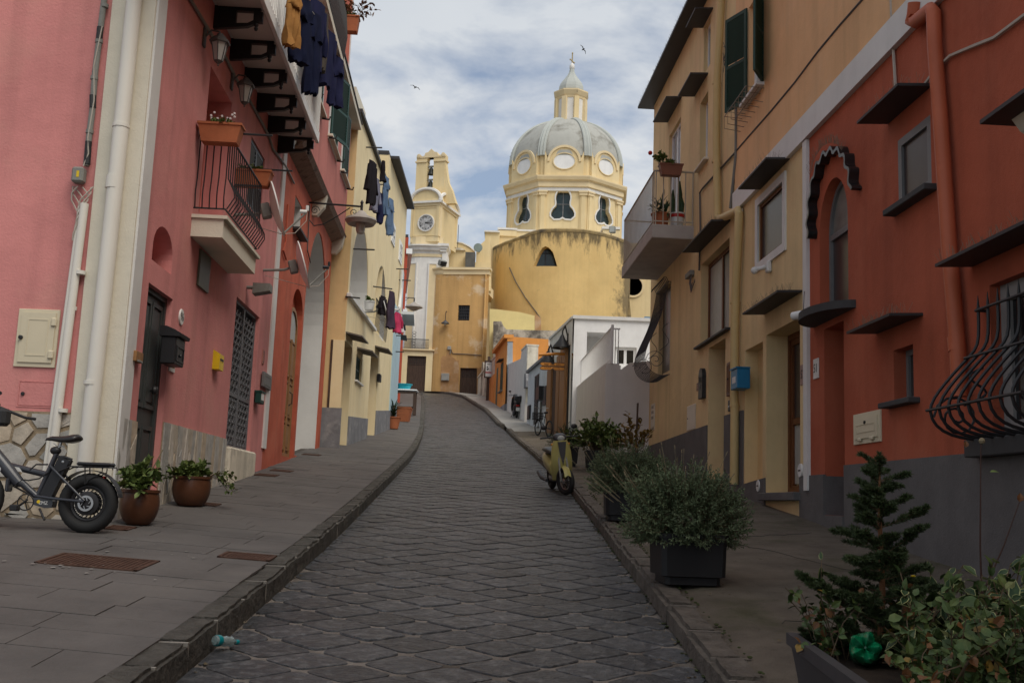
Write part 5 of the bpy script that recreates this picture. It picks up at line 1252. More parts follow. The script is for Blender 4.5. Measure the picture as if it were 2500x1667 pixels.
# dome: eight ribbed segments
def hzl(y): return atY(H(1400, y), DY - 1.4).z                  # heights read on the near side of the lantern
zt = hzl(548); rt = 108 * mpx; RB = 412 * mpx
A0 = math.acos(rt / (RB + .0)); bh = (zt - zb1 + .3) / math.sin(A0)
dp_ = [(RB * math.cos(A0 * i / 18), zb1 - .3 + bh * math.sin(A0 * i / 18)) for i in range(19)]
vs, fs = [], []; NS = 5
for r, z in dp_:
    for k in range(8):
        a0, a1 = TH + R(22.5 + 45 * k), TH + R(67.5 + 45 * k)
        for j_ in range(NS):
            t = j_ / NS; b = a0 + (a1 - a0) * t; rr = r * (1 - .035 * (1 - math.sin(math.pi * t)) * 0 + .0) * (1 - .03 * math.sin(math.pi * t)); vs.append((cx_ + rr * math.sin(b), DY - rr * math.cos(b), z))
kk = 8 * NS
for i in range(len(dp_) - 1):
    for k in range(kk): fs.append((i * kk + k, i * kk + (k + 1) % kk, (i + 1) * kk + (k + 1) % kk, (i + 1) * kk + k))
md = MB().add(vs, fs); md.sm = True; md.ang = 60; dome = md.build('dome', DOMEM, ch)
for k in range(8):
    a = TH + R(22.5 + 45 * k); s_ = Vector((math.cos(a), math.sin(a), 0))
    for off, rr in ((-.26,.13), (.26,.13), (0,.20)):
        MB().tube([Vector((cx_ + (r + .02) * math.sin(a), DY - (r + .02) * math.cos(a), z)) + s_ * off * (.45 + .55 * r / RB) for r, z in dp_], rr, 6).build('rib', DOMER, dome)
# oculus hoods round the foot of the dome
for k in range(-2,3):
    fr = facefr(k, RD); zc_ = hzf(842); m = MB(fr)
    arc = [(1.38 * math.cos(math.pi * i / 20), zc_ + 1.38 * math.sin(math.pi * i / 20)) for i in range(21)]
    m.prism([(-1.75, zb0), (1.75, zb0), (1.75, zb1 + .1), (1.38, zc_)] + arc[1:] + [(-1.75, zb1 + .1)], -2.4,.12); hood = m.build('oculus_hood', CH, ch)
    MB(fr).prism([(p[0] * 1.10, zc_ + (p[1] - zc_) * 1.10) for p in arc] + [(p[0] * .95, zc_ + (p[1] - zc_) * .95) for p in reversed(arc)], .0,.22).build('moulding', CHC, hood)
    disc = [(.95 * math.cos(2 * math.pi * i / 28), zc_ + .72 * math.sin(2 * math.pi * i / 28) + .02) for i in range(28)]
    m = MB(fr); m.ring([(p[0] * 1.1, zc_ + (p[1] - zc_) * 1.1) for p in disc], disc, .1,.19); m.build('oculus_frame', CH, hood)
    MB(fr).prism(disc, .05,.135).build('oculus', WHITE, hood)
# hooks up the left rib
for i in range(3,15):
    r, z = dp_[i]; a = TH + R(22.5 + 45 * 5) ; p = Vector((cx_ - r * .975, DY - .4, z)); MB().tube([p, p + Vector((-.16,0,.10)), p + Vector((-.18,0,.24)), p + Vector((-.05,0,.28))], .018,4).build('iron_hook', IRON, dome)
# lantern
ul = lambda r: r * mpx / math.cos(R(5)); LX = atY(H(1408,450), 97).x
lz0, lz1, lz2, lz3 = hzl(560), hzl(385), hzl(335), hz(195)
lan0 = cx_
cx_ = LX
lan = octprism('lantern', CHW, [(ul(106), lz0 - .4), (ul(106), lz1)], ch)
for k in range(8):
    a = TH + R(22.5 + 45 * k); p = Vector((cx_ + ul(108) * math.sin(a), DY - ul(108) * math.cos(a), 0)); fr = Matrix.Translation(p) @ Matrix.Rotation(a, 4, 'Z')
    MB(fr).box(-.23,.23,-.16,.16, lz0 - .3, lz1).build('pilaster', CHC if k % 3 else CH, lan)
octprism('cornice', CHC, [(ul(110), lz1 - .05), (ul(114), lz1 + .15), (ul(118), lz1 + .2), (ul(132), lz2 - .12), (ul(132), lz2), (ul(105), lz2 + .1)], lan)
octprism('base_mould', DOMER, [(ul(122), lz0 - .5), (ul(118), lz0 + .05), (ul(108), lz0 + .1)], lan)
cup = MB(); pr = [(ul(r_), lz2 + (lz3 - lz2) * t_) for r_, t_ in ((92,.02), (95,.12), (92,.24), (83,.36), (68,.48), (50,.60), (34,.72), (22,.84), (16,1))]
vs, fs = [], []
for r, z in pr: vs += octo(r, z)
for i in range(len(pr) - 1):
    for k in range(8): fs.append((i * 8 + k, i * 8 + (k + 1) % 8, (i + 1) * 8 + (k + 1) % 8, (i + 1) * 8 + k))
cup.add(vs, fs).build('cupola', DOMER, ch)
fz = lz3; m = MB(); m.lathe([(.2, fz - .05), (.24, fz + .0), (.24, fz + .35), (.16, fz + .45), (.05, fz + .6), (.001, fz + .65)], 12, (cx_, DY, 0)); fin = m.build('finial', CHW, ch)
czt = hz(85); m = MB(world_frame((cx_, DY, 0), R(62))); m.box(-.045,.045,-.045,.045, fz + .5, czt).box(-.42,.42,-.04,.04, czt - .85, czt - .77)
for a, b in ((-.42, czt - .81), (.42, czt - .81), (0, czt)): m.ball((a, 0, b), .09,6)
m.build('cross', mk('gilded_cross', (.45,.36,.2), rough=.5, var=.1, bump=0), ch)
cx_ = lan0
# crossing walls below the drum
def blk(y, x0, y0, x1, y1, mat, name, v=H, depth=6.0, zlo=None):
    """block whose front face fills the given rectangle of a view at distance y"""
    a, b = atY(v(x0, y0), y), atY(v(x1, y1), y); m = MB(); m.box(a.x, b.x, y, y + depth, zlo if zlo is not None else b.z, a.z); return m.build(name, mat, ch), a, b
zg = zr(78)
blk(91.2,905,1312,1760,1420, CH, 'crossing_wall', depth=11, zlo=zg); blk(91.0,898,1298,1035,1316, CHW, 'cornice_block', depth=2.5); blk(91.05,905,1317,1030,1360, CH, 'wall_block', depth=3); blk(91.1,1020,1322,1640,1334, CHW, 'coping', depth=4)
blk(90.8,1625,1290,1752,1312, CHW, 'cornice_block', depth=3); blk(90.9,1632,1313,1745,1420, CH, 'wall_block', depth=3)
blk(90.0,812,1330,905,1500, CH, 'side_wall', depth=12, zlo=zg); blk(89.8,806,1318,912,1332, CHW, 'coping', depth=4)
blk(94,1650,1400,1990,2000, CH, 'nave_wall', v=H, depth=3, zlo=zg)
SOOT = mk('soot_streaked_plaster', (.40,.29,.13), var=.25, vs=.8, col2=(.11,.09,.065), mixs=.8, mixp=(.42,.62), bump=.4, bs=14, dist=.03, streak=.5)
# apse: round wall with a waving top
AC = atY(I(1222,300), 91.5); AR = (atY(I(1672,400), 91.5).x - atY(I(768,400), 91.5).x) / 2 * .985
def apse_pt(p):
    """angle and height where the sight line meets the apse cylinder"""
    v = ray(p); a = v.x ** 2 + 1; b = -2 * (v.x * AC.x + 91.5); c = AC.x ** 2 + 91.5 ** 2 - AR ** 2; d = b * b - 4 * a * c
    t = (-b - math.sqrt(max(0, d))) / (2 * a); return math.asin(max(-1, min(1, (v.x * t - AC.x) / AR))), EYE + v.z * t
tops = [apse_pt(I(x, y)) for x, y in ((778,168), (830,135), (905,105), (990,75), (1040,52), (1100,38), (1250,34), (1380,40), (1480,58), (1560,80), (1610,98), (1650,108))]
tops = [(-1.56, tops[0][1] - .1)] + tops + [(1.56, tops[-1][1] - .1)]
awin = [apse_pt(I(x, y)) for x, y in ((1052,262), (1203,262), (1192,225), (1175,170), (1150,142), (1128,134), (1106,145), (1085,180), (1066,225))]
m = MB(); WEATH = mk('apse_ochre_plaster', (.68,.48,.205), var=.09, vs=.45, col2=(.60,.40,.16), mixs=.35, mixp=(.5,.75), bump=.15, bs=14, dist=.03, streak=.1, grime=.12)
def add_top_soot(mat, z0, z1, strength=1.0):
    """black weathering that has run down from the open top of the wall: noise that thins out below the coping"""
    t = mat.node_tree; p = t.nodes['Principled BSDF']; src = p.inputs['Base Color'].links[0].from_socket
    tc_ = t.nodes.new('ShaderNodeTexCoord'); sp_ = t.nodes.new('ShaderNodeSeparateXYZ'); t.links.new(tc_.outputs['Object'], sp_.inputs[0])
    mr = t.nodes.new('ShaderNodeMapRange'); mr.inputs[1].default_value = z0; mr.inputs[2].default_value = z1; t.links.new(sp_.outputs[2], mr.inputs[0])
    mp_ = t.nodes.new('ShaderNodeMapping'); mp_.inputs['Scale'].default_value = (1.3,1.3,.35); t.links.new(tc_.outputs['Object'], mp_.inputs[0])
    nz_ = t.nodes.new('ShaderNodeTexNoise'); nz_.inputs['Scale'].default_value = 1.1; nz_.inputs['Detail'].default_value = 9; nz_.inputs['Roughness'].default_value = .7; t.links.new(mp_.outputs[0], nz_.inputs['Vector'])
    a_ = t.nodes.new('ShaderNodeMath'); a_.operation = 'MULTIPLY_ADD'; t.links.new(mr.outputs[0], a_.inputs[0]); a_.inputs[1].default_value = .34; t.links.new(nz_.outputs[0], a_.inputs[2])
    m2 = t.nodes.new('ShaderNodeMapRange'); m2.inputs[1].default_value = .66; m2.inputs[2].default_value = .82; m2.inputs[4].default_value = .85 * strength; t.links.new(a_.outputs[0], m2.inputs[0])
    x = t.nodes.new('ShaderNodeMix'); x.data_type = 'RGBA'; t.links.new(m2.outputs[0], x.inputs[0]); t.links.new(src, x.inputs[6]); x.inputs[7].default_value = (.075,.06,.038,1); t.links.new(x.outputs[2], p.inputs['Base Color'])
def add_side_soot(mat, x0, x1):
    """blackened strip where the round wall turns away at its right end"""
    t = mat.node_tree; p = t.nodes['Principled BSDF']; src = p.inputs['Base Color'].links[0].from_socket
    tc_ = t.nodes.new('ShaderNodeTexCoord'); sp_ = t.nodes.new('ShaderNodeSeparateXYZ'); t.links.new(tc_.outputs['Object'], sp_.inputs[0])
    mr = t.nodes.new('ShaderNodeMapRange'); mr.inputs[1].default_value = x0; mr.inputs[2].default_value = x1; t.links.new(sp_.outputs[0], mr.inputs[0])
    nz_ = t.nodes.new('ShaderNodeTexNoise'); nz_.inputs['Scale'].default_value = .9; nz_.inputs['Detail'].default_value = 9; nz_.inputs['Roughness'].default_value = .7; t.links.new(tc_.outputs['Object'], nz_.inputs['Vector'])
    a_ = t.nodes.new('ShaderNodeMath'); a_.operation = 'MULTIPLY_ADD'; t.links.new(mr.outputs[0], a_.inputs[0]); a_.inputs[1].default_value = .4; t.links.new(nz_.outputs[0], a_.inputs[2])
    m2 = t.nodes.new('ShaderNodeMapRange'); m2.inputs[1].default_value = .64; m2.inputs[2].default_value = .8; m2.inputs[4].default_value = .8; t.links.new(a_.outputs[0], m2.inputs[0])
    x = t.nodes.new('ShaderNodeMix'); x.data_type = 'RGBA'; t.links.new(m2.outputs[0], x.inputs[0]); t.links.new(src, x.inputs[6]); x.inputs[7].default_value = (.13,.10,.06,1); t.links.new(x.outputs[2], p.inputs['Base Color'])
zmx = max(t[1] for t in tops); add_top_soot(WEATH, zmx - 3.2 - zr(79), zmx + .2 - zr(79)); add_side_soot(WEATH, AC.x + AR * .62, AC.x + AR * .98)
AN = 96; arcs = [-1.56 + 3.12 * i / AN for i in range(AN + 1)]
def wspan(a):
    zs = []
    for (a0, z0), (a1, z1) in zip(awin, awin[1:] + awin[:1]):
        if (a0 <= a < a1) or (a1 <= a < a0): zs.append(z0 + (z1 - z0) * (a - a0) / (a1 - a0))
    return (min(zs), max(zs)) if len(zs) > 1 else None
am = MB(); fa = sorted(set([-1.56 + 3.12 * i / 180 for i in range(181)] + [a for a, z in awin]))
def ap(a, z, n=0.0): return (AC.x + (AR + n) * math.sin(a), 91.5 - (AR + n) * math.cos(a), z)
for a0, a1 in zip(fa, fa[1:]):
    e = (a1 - a0) * .001; s0, s1 = wspan(a0 + e), wspan(a1 - e); t0, t1 = lerp(tops, a0), lerp(tops, a1)
    if s0 and s1:
        am.quad(ap(a0, zg), ap(a1, zg), ap(a1, s1[0]), ap(a0, s0[0])); am.quad(ap(a0, s0[1]), ap(a1, s1[1]), ap(a1, t1), ap(a0, t0))
        am.quad(ap(a0, s0[0]), ap(a1, s1[0]), ap(a1, s1[0], -.8), ap(a0, s0[0], -.8)); am.quad(ap(a0, s0[1]), ap(a1, s1[1]), ap(a1, s1[1], -.8), ap(a0, s0[1], -.8))
    else: am.quad(ap(a0, zg), ap(a1, zg), ap(a1, t1), ap(a0, t0))
apse = am.build('apse', WEATH, ch)
m = MB(); cop = [(AC.x + (AR - .12) * math.sin(a), 91.5 - (AR - .12) * math.cos(a), lerp(tops, a) + .02) for a in arcs]; m.tube(cop, .20,6); m.build('coping', SOOT, apse)
m = MB(); m.add([(AC.x + (AR - .1) * math.sin(a), 91.5 - (AR - .1) * math.cos(a), lerp(tops, a) - .05) for a in arcs] + [(AC.x, 91.5, zmx - .6)], [(i, i + 1, AN + 1) for i in range(AN)]); m.build('apse_roof', OLDW, apse)
wz = [(AC.x + AR * math.sin(a) * .985, z) for a, z in awin]
m = MB(); m.add([(x, 91.5 - AR + .95, z) for x, z in wz], [tuple(range(len(wz)))]); aw = m.build('apse_window', GLASSB, apse)
cxw = sum(p[0] for p in wz) / len(wz); m = MB(); m.box(cxw - .04, cxw + .04,91.5 - AR + .86,91.5 - AR + .93, wz[0][1], wz[0][1] + 2.6).box(wz[0][0], wz[1][0], 91.5 - AR + .87,91.5 - AR + .925, wz[0][1] + 1.2, wz[0][1] + 1.27); m.build('glazing_bars', IRON, apse)
# cable across the apse
m = MB(); m.tube([Vector((AC.x + (AR + .05) * math.sin(a), 91.5 - (AR + .05) * math.cos(a), z)) for a, z in [apse_pt(I(x, y)) for x, y in ((900,270), (940,360), (1000,460), (1060,540), (1095,590), (1085,630))]], .04,5); m.build('cable', CABLE, apse)
# weathered buttress at the right end of the apse
pb = [atY(I(x, y), 89.6) for x, y in ((1562,100), (1612,108), (1640,300), (1665,480), (1676,600), (1640,600), (1600,420))]
m = MB(); k = len(pb); m.add([tuple(p) for p in pb] + [(p.x, p.y + 2.2, p.z) for p in pb], [tuple(range(k)), tuple(range(2 * k - 1, k - 1,-1))] + [(i, i + k, (i + 1) % k + k, (i + 1) % k) for i in range(k)]); m.build('buttress', SOOT, ch)
rw_ = atY(I(1685,388), 93.9); MB(FP(93.95).mat()).lathe([(.001,.01), (.85,.01)], 24, (rw_.x, 0, rw_.z), axis='y').build('round_window', GLASSB, ch); MB(FP(93.95).mat()).lathe([(.86,0), (.86,.08), (1.05,.08), (1.05,0)], 24, (rw_.x, 0, rw_.z), axis='y').build('round_window_frame', CHC, ch)
# ---- clock tower
def TP(x, y, d): return atY(T(x, y), d)
tdep = 80.0; th_ = R(-30)
a = TP(690,850, tdep); b = TP(992,850, tdep); wdt = (b.x - a.x) / math.cos(th_)
TWF = Wall(a.x, tdep, math.cos(R(-18)), math.sin(R(-18)), 1)
wf = TWF.at(T(992,850))[0]; cf = TWF.P(wf, 0); TWS = Wall(cf.x, cf.y, -TWF.N.x, -TWF.N.y, 1)
ws = TWS.at(T(1192,850))[0]
def tz(y, x=840): return TWF.at(T(x, y))[1]
z_p0, z_p1 = tz(1125), tz(1020); z_k1 = tz(640); z_pd = tz(600)
tw = on(TWF).box(0, wf, -ws, 0, z_p1 - .4, z_k1).build('clock_tower', CH, ch)
m = on(TWF); p_ = [(.16, z_p1 + .05), (wf - .08, z_p1 + .05), (wf - .08, tz(705)), (.16, tz(705))]; m.ring(p_, inset(p_, .05), -.01,.04); m.build('panel_moulding', CH, tw)
for u0, u1 in ((-.03,.12), (wf - .22, wf + .03)): on(TWF).box(u0, u1,-.1,.05, z_p1, z_k1).build('pilaster', CH, tw)
MB(TWS.mat()).box(.05,.5,-.1,.06, z_p1, z_k1).build('pilaster', CHC, tw); MB(TWS.mat()).box(ws - .3, ws + .02,-.1,.05, z_p1, z_k1).build('pilaster', CH, tw)
on(TWF).box(-.08, wf + .08,-ws - .1,.08, z_k1 - .35, z_k1 - .12).build('frieze', CHC, tw)
# clock
cu_, cz_ = TWF.at(T(853,872)); cr_ = (TWF.at(T(942,872))[0] - TWF.at(T(764,872))[0]) / 2
m = on(TWF); m.lathe([(cr_ * .88,.03), (cr_ * .9,.10), (cr_, .10), (cr_ * 1.02,0)], 40, (cu_, 0, cz_), axis='y'); ck = m.build('clock', CHW, ch)
on(TWF).lathe([(.001,.05), (cr_ * .9,.05)], 40, (cu_, 0, cz_), axis='y').build('clock_face', mk('clock_white', (.66,.66,.66), bump=0, var=.03), ck)
for i, nm in enumerate(('XII', 'I', 'II', 'III', 'IIII', 'V', 'VI', 'VII', 'VIII', 'IX', 'X', 'XI')):
    an = math.pi * 2 * i / 12; rr = cr_ * .68; xd = TWF.U * math.cos(an) - Vector((0,0,1)) * math.sin(an); zd = TWF.U * math.sin(an) + Vector((0,0,1)) * math.cos(an)
    txt(nm, cr_ * .21, IRON, ck, TWF.P(cu_ + rr * math.sin(an), cz_ + rr * math.cos(an), .065), xd, zd, 'numeral', .004)
for an, l, w_ in ((R(92), .62,.028), (R(85), .36,.04)):
    m = on(TWF); d = (math.sin(an), math.cos(an)); s_ = (d[1], -d[0]); m.prism([(cu_ - d[0] * .1 * cr_ - s_[0] * w_, cz_ - d[1] * .1 * cr_ - s_[1] * w_), (cu_ + d[0] * l * cr_ - s_[0] * w_ * .5, cz_ + d[1] * l * cr_ - s_[1] * w_ * .5), (cu_ + d[0] * l * cr_ + s_[0] * w_ * .5, cz_ + d[1] * l * cr_ + s_[1] * w_ * .5), (cu_ - d[0] * .1 * cr_ + s_[0] * w_, cz_ - d[1] * .1 * cr_ + s_[1] * w_)], .075,.085); m.build('clock_hand', IRON, ck)
# segmental pediments, front and side
def pedim(w, u0, u1, z, rise, name, mat, depth):
    c = (u0 + u1) / 2; hw = (u1 - u0) / 2; arc = [(c + hw * math.cos(math.pi * i / 16), z + .02 + rise * math.sin(math.pi * i / 16)) for i in range(17)]
    f = MB(w.mat()).prism([(u0, z - .02), (u1, z - .02)] + arc, -depth, .02).build(name, CH, tw)
    MB(w.mat()).tube([(u, .06, zz) for u, zz in arc], .14,6).build('cornice', mat, f); MB(w.mat()).box(u0 - .1, u1 + .1,-.05,.22, z - .16, z).build('cornice', mat, f)
pedim(TWF, -.12, wf + .12, z_k1 + .02, tz(505) - z_k1, 'pediment', CHW, .6); pedim(TWS, -.08, ws + .12, z_k1 + .015, (tz(505) - z_k1) * .9, 'pediment', CHW, .6)
on(TWF).box(-.05, wf + .05,-ws, -.1, z_k1, z_k1 + .3).build('tower_roof', CHC, tw)
# bell gable
bg0, bg1 = TWF.at(T(752,300), -.9)[0], TWF.at(T(1068,300), -.9)[0]; zb_0, zb_s, zb_t = z_k1 + .1, TWF.at(T(900,205), -.9)[1], TWF.at(T(910,70), -.9)[1]
o0, o1 = TWF.at(T(868,300), -.9)[0], TWF.at(T(940,300), -.9)[0]; ocr = TWF.at(T(905,152), -.9)[1]
m = on(TWF); q0, q1 = -1.25,-.75
m.panel([(bg0, zb_0), (bg1, zb_0), (bg1, zb_s + .3), (bg0, zb_s + .3)], [(archp(o0, o1, zb_0 + .1, ocr, 12), q0 * -1 - .75)], n=q1); m.panel([(bg0, zb_0), (bg1, zb_0), (bg1, zb_s + .3), (bg0, zb_s + .3)], [archp(o0, o1, zb_0 + .1, ocr, 12)], n=q0, reveal=.01)
for u in (bg0, bg1): m.quad((u, q0, zb_0), (u, q1, zb_0), (u, q1, zb_s + .3), (u, q0, zb_s + .3))
m.quad((bg0, q0, zb_s + .3), (bg1, q0, zb_s + .3), (bg1, q1, zb_s + .3), (bg0, q1, zb_s + .3)); bgab = m.build('bell_gable', CH, ch)
for u0, u1 in ((bg0 - .08, o0 - .0), (o1 + .0, bg1 + .08)): on(TWF).box(u0, u1, q0 - .08, q1 + .08, zb_s - .06, zb_s + .06).build('impost', CHC, bgab)
cg = (bg0 + bg1) / 2; hw = (bg1 - bg0) / 2
crest = [(-1,.3), (1,.3), (1.0,.52), (.85,.66), (.66,.58), (.55,.50), (.46,.62), (.40,.95), (.22,1.02), (.1,1.25), (0,1.45), (-.1,1.25), (-.22,1.02), (-.40,.95), (-.46,.62), (-.55,.50), (-.66,.58), (-.85,.66), (-1,.52)]
hs = (zb_t - zb_s - .3) / 1.15
on(TWF).prism([(cg + x * hw, zb_s + .3 + (z - .3) * hs) for x, z in crest], q0 - .02, q1 + .05).build('crest', CHC, bgab)
for s_ in (-1,1): on(TWF).lathe([(.14, q0 - .05), (.16, q1 + .08), (.05, q1 + .1)], 12, (cg + s_ * hw * .84,0, zb_s + .48), axis='y').build('volute', CHC, bgab)
# raking buttress behind the gable
bt = [(bg1 - .02, zb_s - .1), (bg1 + .12, zb_s - .9), (bg1 + .3, zb_s - 1.8), (bg1 + .62, zb_0 + 1.0), (bg1 + 1.0, zb_0 - .1), (bg1 - .02, zb_0 - .1)]
on(TWF).prism(bt, q0 + .02, q1 - .03).build('buttress', CH, bgab)
BRONZE = flat('dark_bronze', (.03,.033,.03), .5, metal=.5)
for yb, lab in ((345, 'upper'), (490, 'lower')):
    zb = TWF.at(T(905, yb), -1)[1]; r_ = .28; u = (o0 + o1) / 2
    on(TWF).lathe([(r_, 0), (r_ * .93,.05), (r_ * .72,.2), (r_ * .58,.4), (r_ * .5,.5), (r_ * .2,.58), (.001,.6)], 16, (u, -1, zb)).build('bell', BRONZE, bgab); on(TWF).box(o0 - .05, o1 + .05,-1.06,-.94, zb + .60, zb + .72).build('bell_beam', GREYP, bgab)
# tower base: plinth, cornice, curved front with panels
d2 = 79.6; F2 = FP(d2)
def wx(x, y=600): return F2.at(W(x, y))[0]
def wz_(y): return F2.at(W(380, y))[1]
plan = [(wx(222), 1.6), (wx(228), .8), (wx(250), .25), (wx(290), .0), (wx(340), -.1), (wx(500), -.16), (wx(545), -.1), (wx(548), 1.6)]
def extr(pl, z0, z1, name, mat, par, e=0.0, prof=None):
    """plan outline lifted through a profile of (offset, z)"""
    prof = prof or [(e, z0), (e, z1)]; vs, fs = [], []; k = len(pl)
    for off, z in prof:
        ip = inset([(p[0], p[1]) for p in pl], -off)
        vs += [(p[0], d2 + p[1], z) for p in ip]
    for i in range(len(prof) - 1):
        for j_ in range(k): fs.append((i * k + j_, i * k + (j_ + 1) % k, (i + 1) * k + (j_ + 1) % k, (i + 1) * k + j_))
    fs.append(tuple(range(k))); fs.append(tuple(range(len(vs) - k, len(vs)))); return MB().add(vs, fs).build(name, mat, par)
zt0, zt1 = wz_(1115), wz_(235)
tb = extr(plan, zt0, zt1, 'tower_base', CHW, ch); extr(plan, wz_(252), wz_(225), 'frieze', CHC, tb, .05)
extr(plan, 0,0, 'cornice', CHW, tb, prof=[(.0, wz_(232)), (.08, wz_(205)), (.22, wz_(195)), (.30, wz_(170)), (.42, wz_(160)), (.42, wz_(148)), (.0, wz_(140))])
extr([(p[0], p[1] + .1) for p in plan], wz_(148), tz(1020), 'plinth', CHC, tb, -.02)
for x0, x1, e in ((243,328,.30), (420,505,-.14)):
    u0, u1, z0, z1 = wx(x0), wx(x1) , wz_(1105), wz_(308)
    n0 = -.03 if x0 > 400 else -.16
    fr = FP(d2 + e - .02); p_ = [(u0, z0), (u1, z0), (u1, z1), (u0, z1)]
    if x0 < 400: fr = Wall(wx(243), d2 + .33, wx(328) - wx(243), -.35,1); l_ = math.hypot(wx(328) - wx(243), .35); p_ = [(0, z0), (l_, z0), (l_, z1), (0, z1)]
    nn = .19 if x0 < 400 else 0; MB(fr.mat()).ring(p_, inset(p_, .09), -.02,.07 + nn).build('panel_frame', CHW, tb); MB(fr.mat()).prism(inset(p_, .08), -.1,.035 + nn).build('panel', CHC, tb)
cz0 = wz_(140); on(F2).box(wx(500), wx(600), -2,.55, wz_(158), wz_(135)).box(wx(510), wx(590), -2,.45, wz_(180), wz_(158)).box(wx(522), wx(580), -2,.35, wz_(205), wz_(180)).build('pilaster_cornice', CHW, tb); on(F2).box(wx(543), wx(590), -2,.25, wz_(420), wz_(206)).build('pilaster', CHW, tb)
# ground floor of the tower with balcony rail and door
gx0, gx1 = wx(150), wx(468); zg0 = zr(78) - .3
on(F2).panel([(gx0 - 3, zg0), (gx1 + .3, zg0), (gx1 + .3, zt0 + .05), (gx0 - 3, zt0 + .05)], [([(wx(276), zg0 + .4), (wx(445), zg0 + .4), (wx(445), wz_(1160)), (wx(276), wz_(1160))], .18)], n=.35).build('ground_floor', YELL, ch)
on(F2).box(gx0 - 3, gx1 + .4,-.5,.5, zt0 + .04, zt0 + .14).build('ledge', CHC, ch)
def plankdoor(w, u0, u1, z0, z1, n, root, leaves=2):
    m = MB(w.mat()); m.ring([(u0, z0), (u1, z0), (u1, z1), (u0, z1)], inset([(u0, z0), (u1, z0), (u1, z1), (u0, z1)], .07), n, n + .07); m.box(u0, u1, n - .06, n - .004, z0, z1); d = m.build('door', WOODD, root); k = 8
    for i in range(k): a = u0 + .06 + (u1 - u0 - .12) * i / k; MB(w.mat()).box(a + .012, a + (u1 - u0 - .12) / k - .006, n, n + .035, z0, z1 - .06).build('plank', WOODD, d)
    for s_ in range(leaves):
        a = u0 + (u1 - u0) * (s_ + .5) / leaves; m = MB(w.mat())
        for i in range(5): m.box(a - .32 + i * .16 - .012, a - .32 + i * .16 + .012, n + .03, n + .05, z1 - .65, z1 - .15)
        for i in range(4): m.box(a - .34, a + .34, n + .031, n + .049, z1 - .65 + i * .16 - .012, z1 - .65 + i * .16 + .012)
        m.build('vent_grille', IRON, d)
    return d
plankdoor(F2, wx(276), wx(445), zg0 + .4, wz_(1160), .18, ch)
m = on(F2); zr0, zr1 = zt0 + .14, wz_(1010); m.tube([(wx(205), .42, zr1), (wx(462), .42, zr1)], .03,6); m.tube([(wx(205), .42, zr0 + .08), (wx(462), .42, zr0 + .08)], .02,6); rl_ = m.build('railing', DIRON, ch)
for i in range(27):
    u = wx(205) + (wx(462) - wx(205)) * i / 26; on(F2).tube([(u, .42, zr0), (u, .42, zr1)], .016,4).build('baluster', DIRON, rl_)
m = on(F2); 
for i in range(6): m.tube([(wx(328) + .14 * math.cos(a_ * .7), .43, zr0 + .18 + i * .21 + .09 * math.sin(a_ * .7)) for a_ in range(10)], .018,4)
m.build('scroll_panel', DIRON, rl_)
# ---- ochre annexe
d3 = 78.6; F3 = Wall(atY(W(548,900), d3 + .5).x, d3 + .5,1,-.16,1)
def ax_(x, y): return F3.at(W(x, y))[0]
def az(y, x=760): return F3.at(W(x, y))[1]
ar1 = ax_(968,900); zt3 = az(412); zpt = az(350)
wn_ = (ax_(703,760), ax_(808,760), az(830), az(690)); dn_ = (ax_(716,1400), ax_(876,1400), zr(76) - .5, az(1262,800))
on(F3).panel([(0, zg - 1.5), (ar1, zg - 1.5), (ar1, zt3), (0, zt3)], [(rectp(wn_), .25), (rectp(dn_), .2)]).build('annexe_wall', OCH, ch)
cyl = on(F3); cyl.lathe([(1.25, zg - 1.5), (1.25, zt3)], 16, (0,-1.25,0), R(90), R(180)); cyl.build('rounded_corner', OCH, ch)
on(F3).lathe([(1.25, zt3), (1.32, zt3 + .1), (1.32, zpt - .2), (1.45, zpt - .1), (1.45, zpt), (.5, zpt + .05)], 16, (0,-1.25,0), R(88), R(182)).build('parapet', CHC, ch)
m = on(F3); m.box(-.01, ar1,-.6,.07, zt3, zpt - .18); m.box(-.05, ar1 + .1,-.6,.2, zpt - .18, zpt); m.build('parapet', CHC, ch)
on(F3).box(0, ar1 - .9,-7,-.61, zt3 - .5, zpt - .3).build('annexe_roof', CHC, ch)
ea = F3.P(ar1,0); eb = ea * 1.13 + Vector((-.3,0,0)); MB().quad((ea.x, ea.y, zg - 1.5), (eb.x, eb.y, zg - 1.5), (eb.x, eb.y, zt3), (ea.x, ea.y, zt3)).build('annexe_side', OCH, ch)
on(F3).box(wn_[0], wn_[1], -.3,-.25, wn_[2], wn_[3]).build('window', GLASS, ch)
m = on(F3)
for i in range(6): u = wn_[0] + (wn_[1] - wn_[0]) * (i + .5) / 6; m.box(u - .02, u + .02,-.12,-.08, wn_[2], wn_[3])
for i in range(5): z = wn_[2] + (wn_[3] - wn_[2]) * (i + .5) / 5; m.box(wn_[0], wn_[1], -.115,-.085, z - .02, z + .02)
m.build('window_grille', IRON, ch)
plankdoor(F3, *dn_, -.2, ch)
q = random.Random(8); pts = []
for x, y in ((548,1500), (548,1175), (566,1150), (590,1158), (604,1120), (622,1112), (640,1150), (668,1172), (690,1195), (712,1190), (714,1500)): pts.append((max(.0, ax_(x, y)), az(y, x) if y < 1490 else zg - 1.5))
on(F3).prism(pts, -.01,.014).build('worn_plaster', OCHD, ch)
pts = [(ax_(876,1270), az(1270,876)), (ax_(960,1240), az(1240,960)), (ar1, zg - 1.5), (ax_(878,1490), zg - 1.5)]; on(F3).prism(pts, -.01,.013).build('worn_plaster', OCHD, ch)
on(F3).tube([(ar1 - .25,.1, zt3), (ar1 - .22,.1, zg)], .07,8).build('drainpipe', OCH, ch)
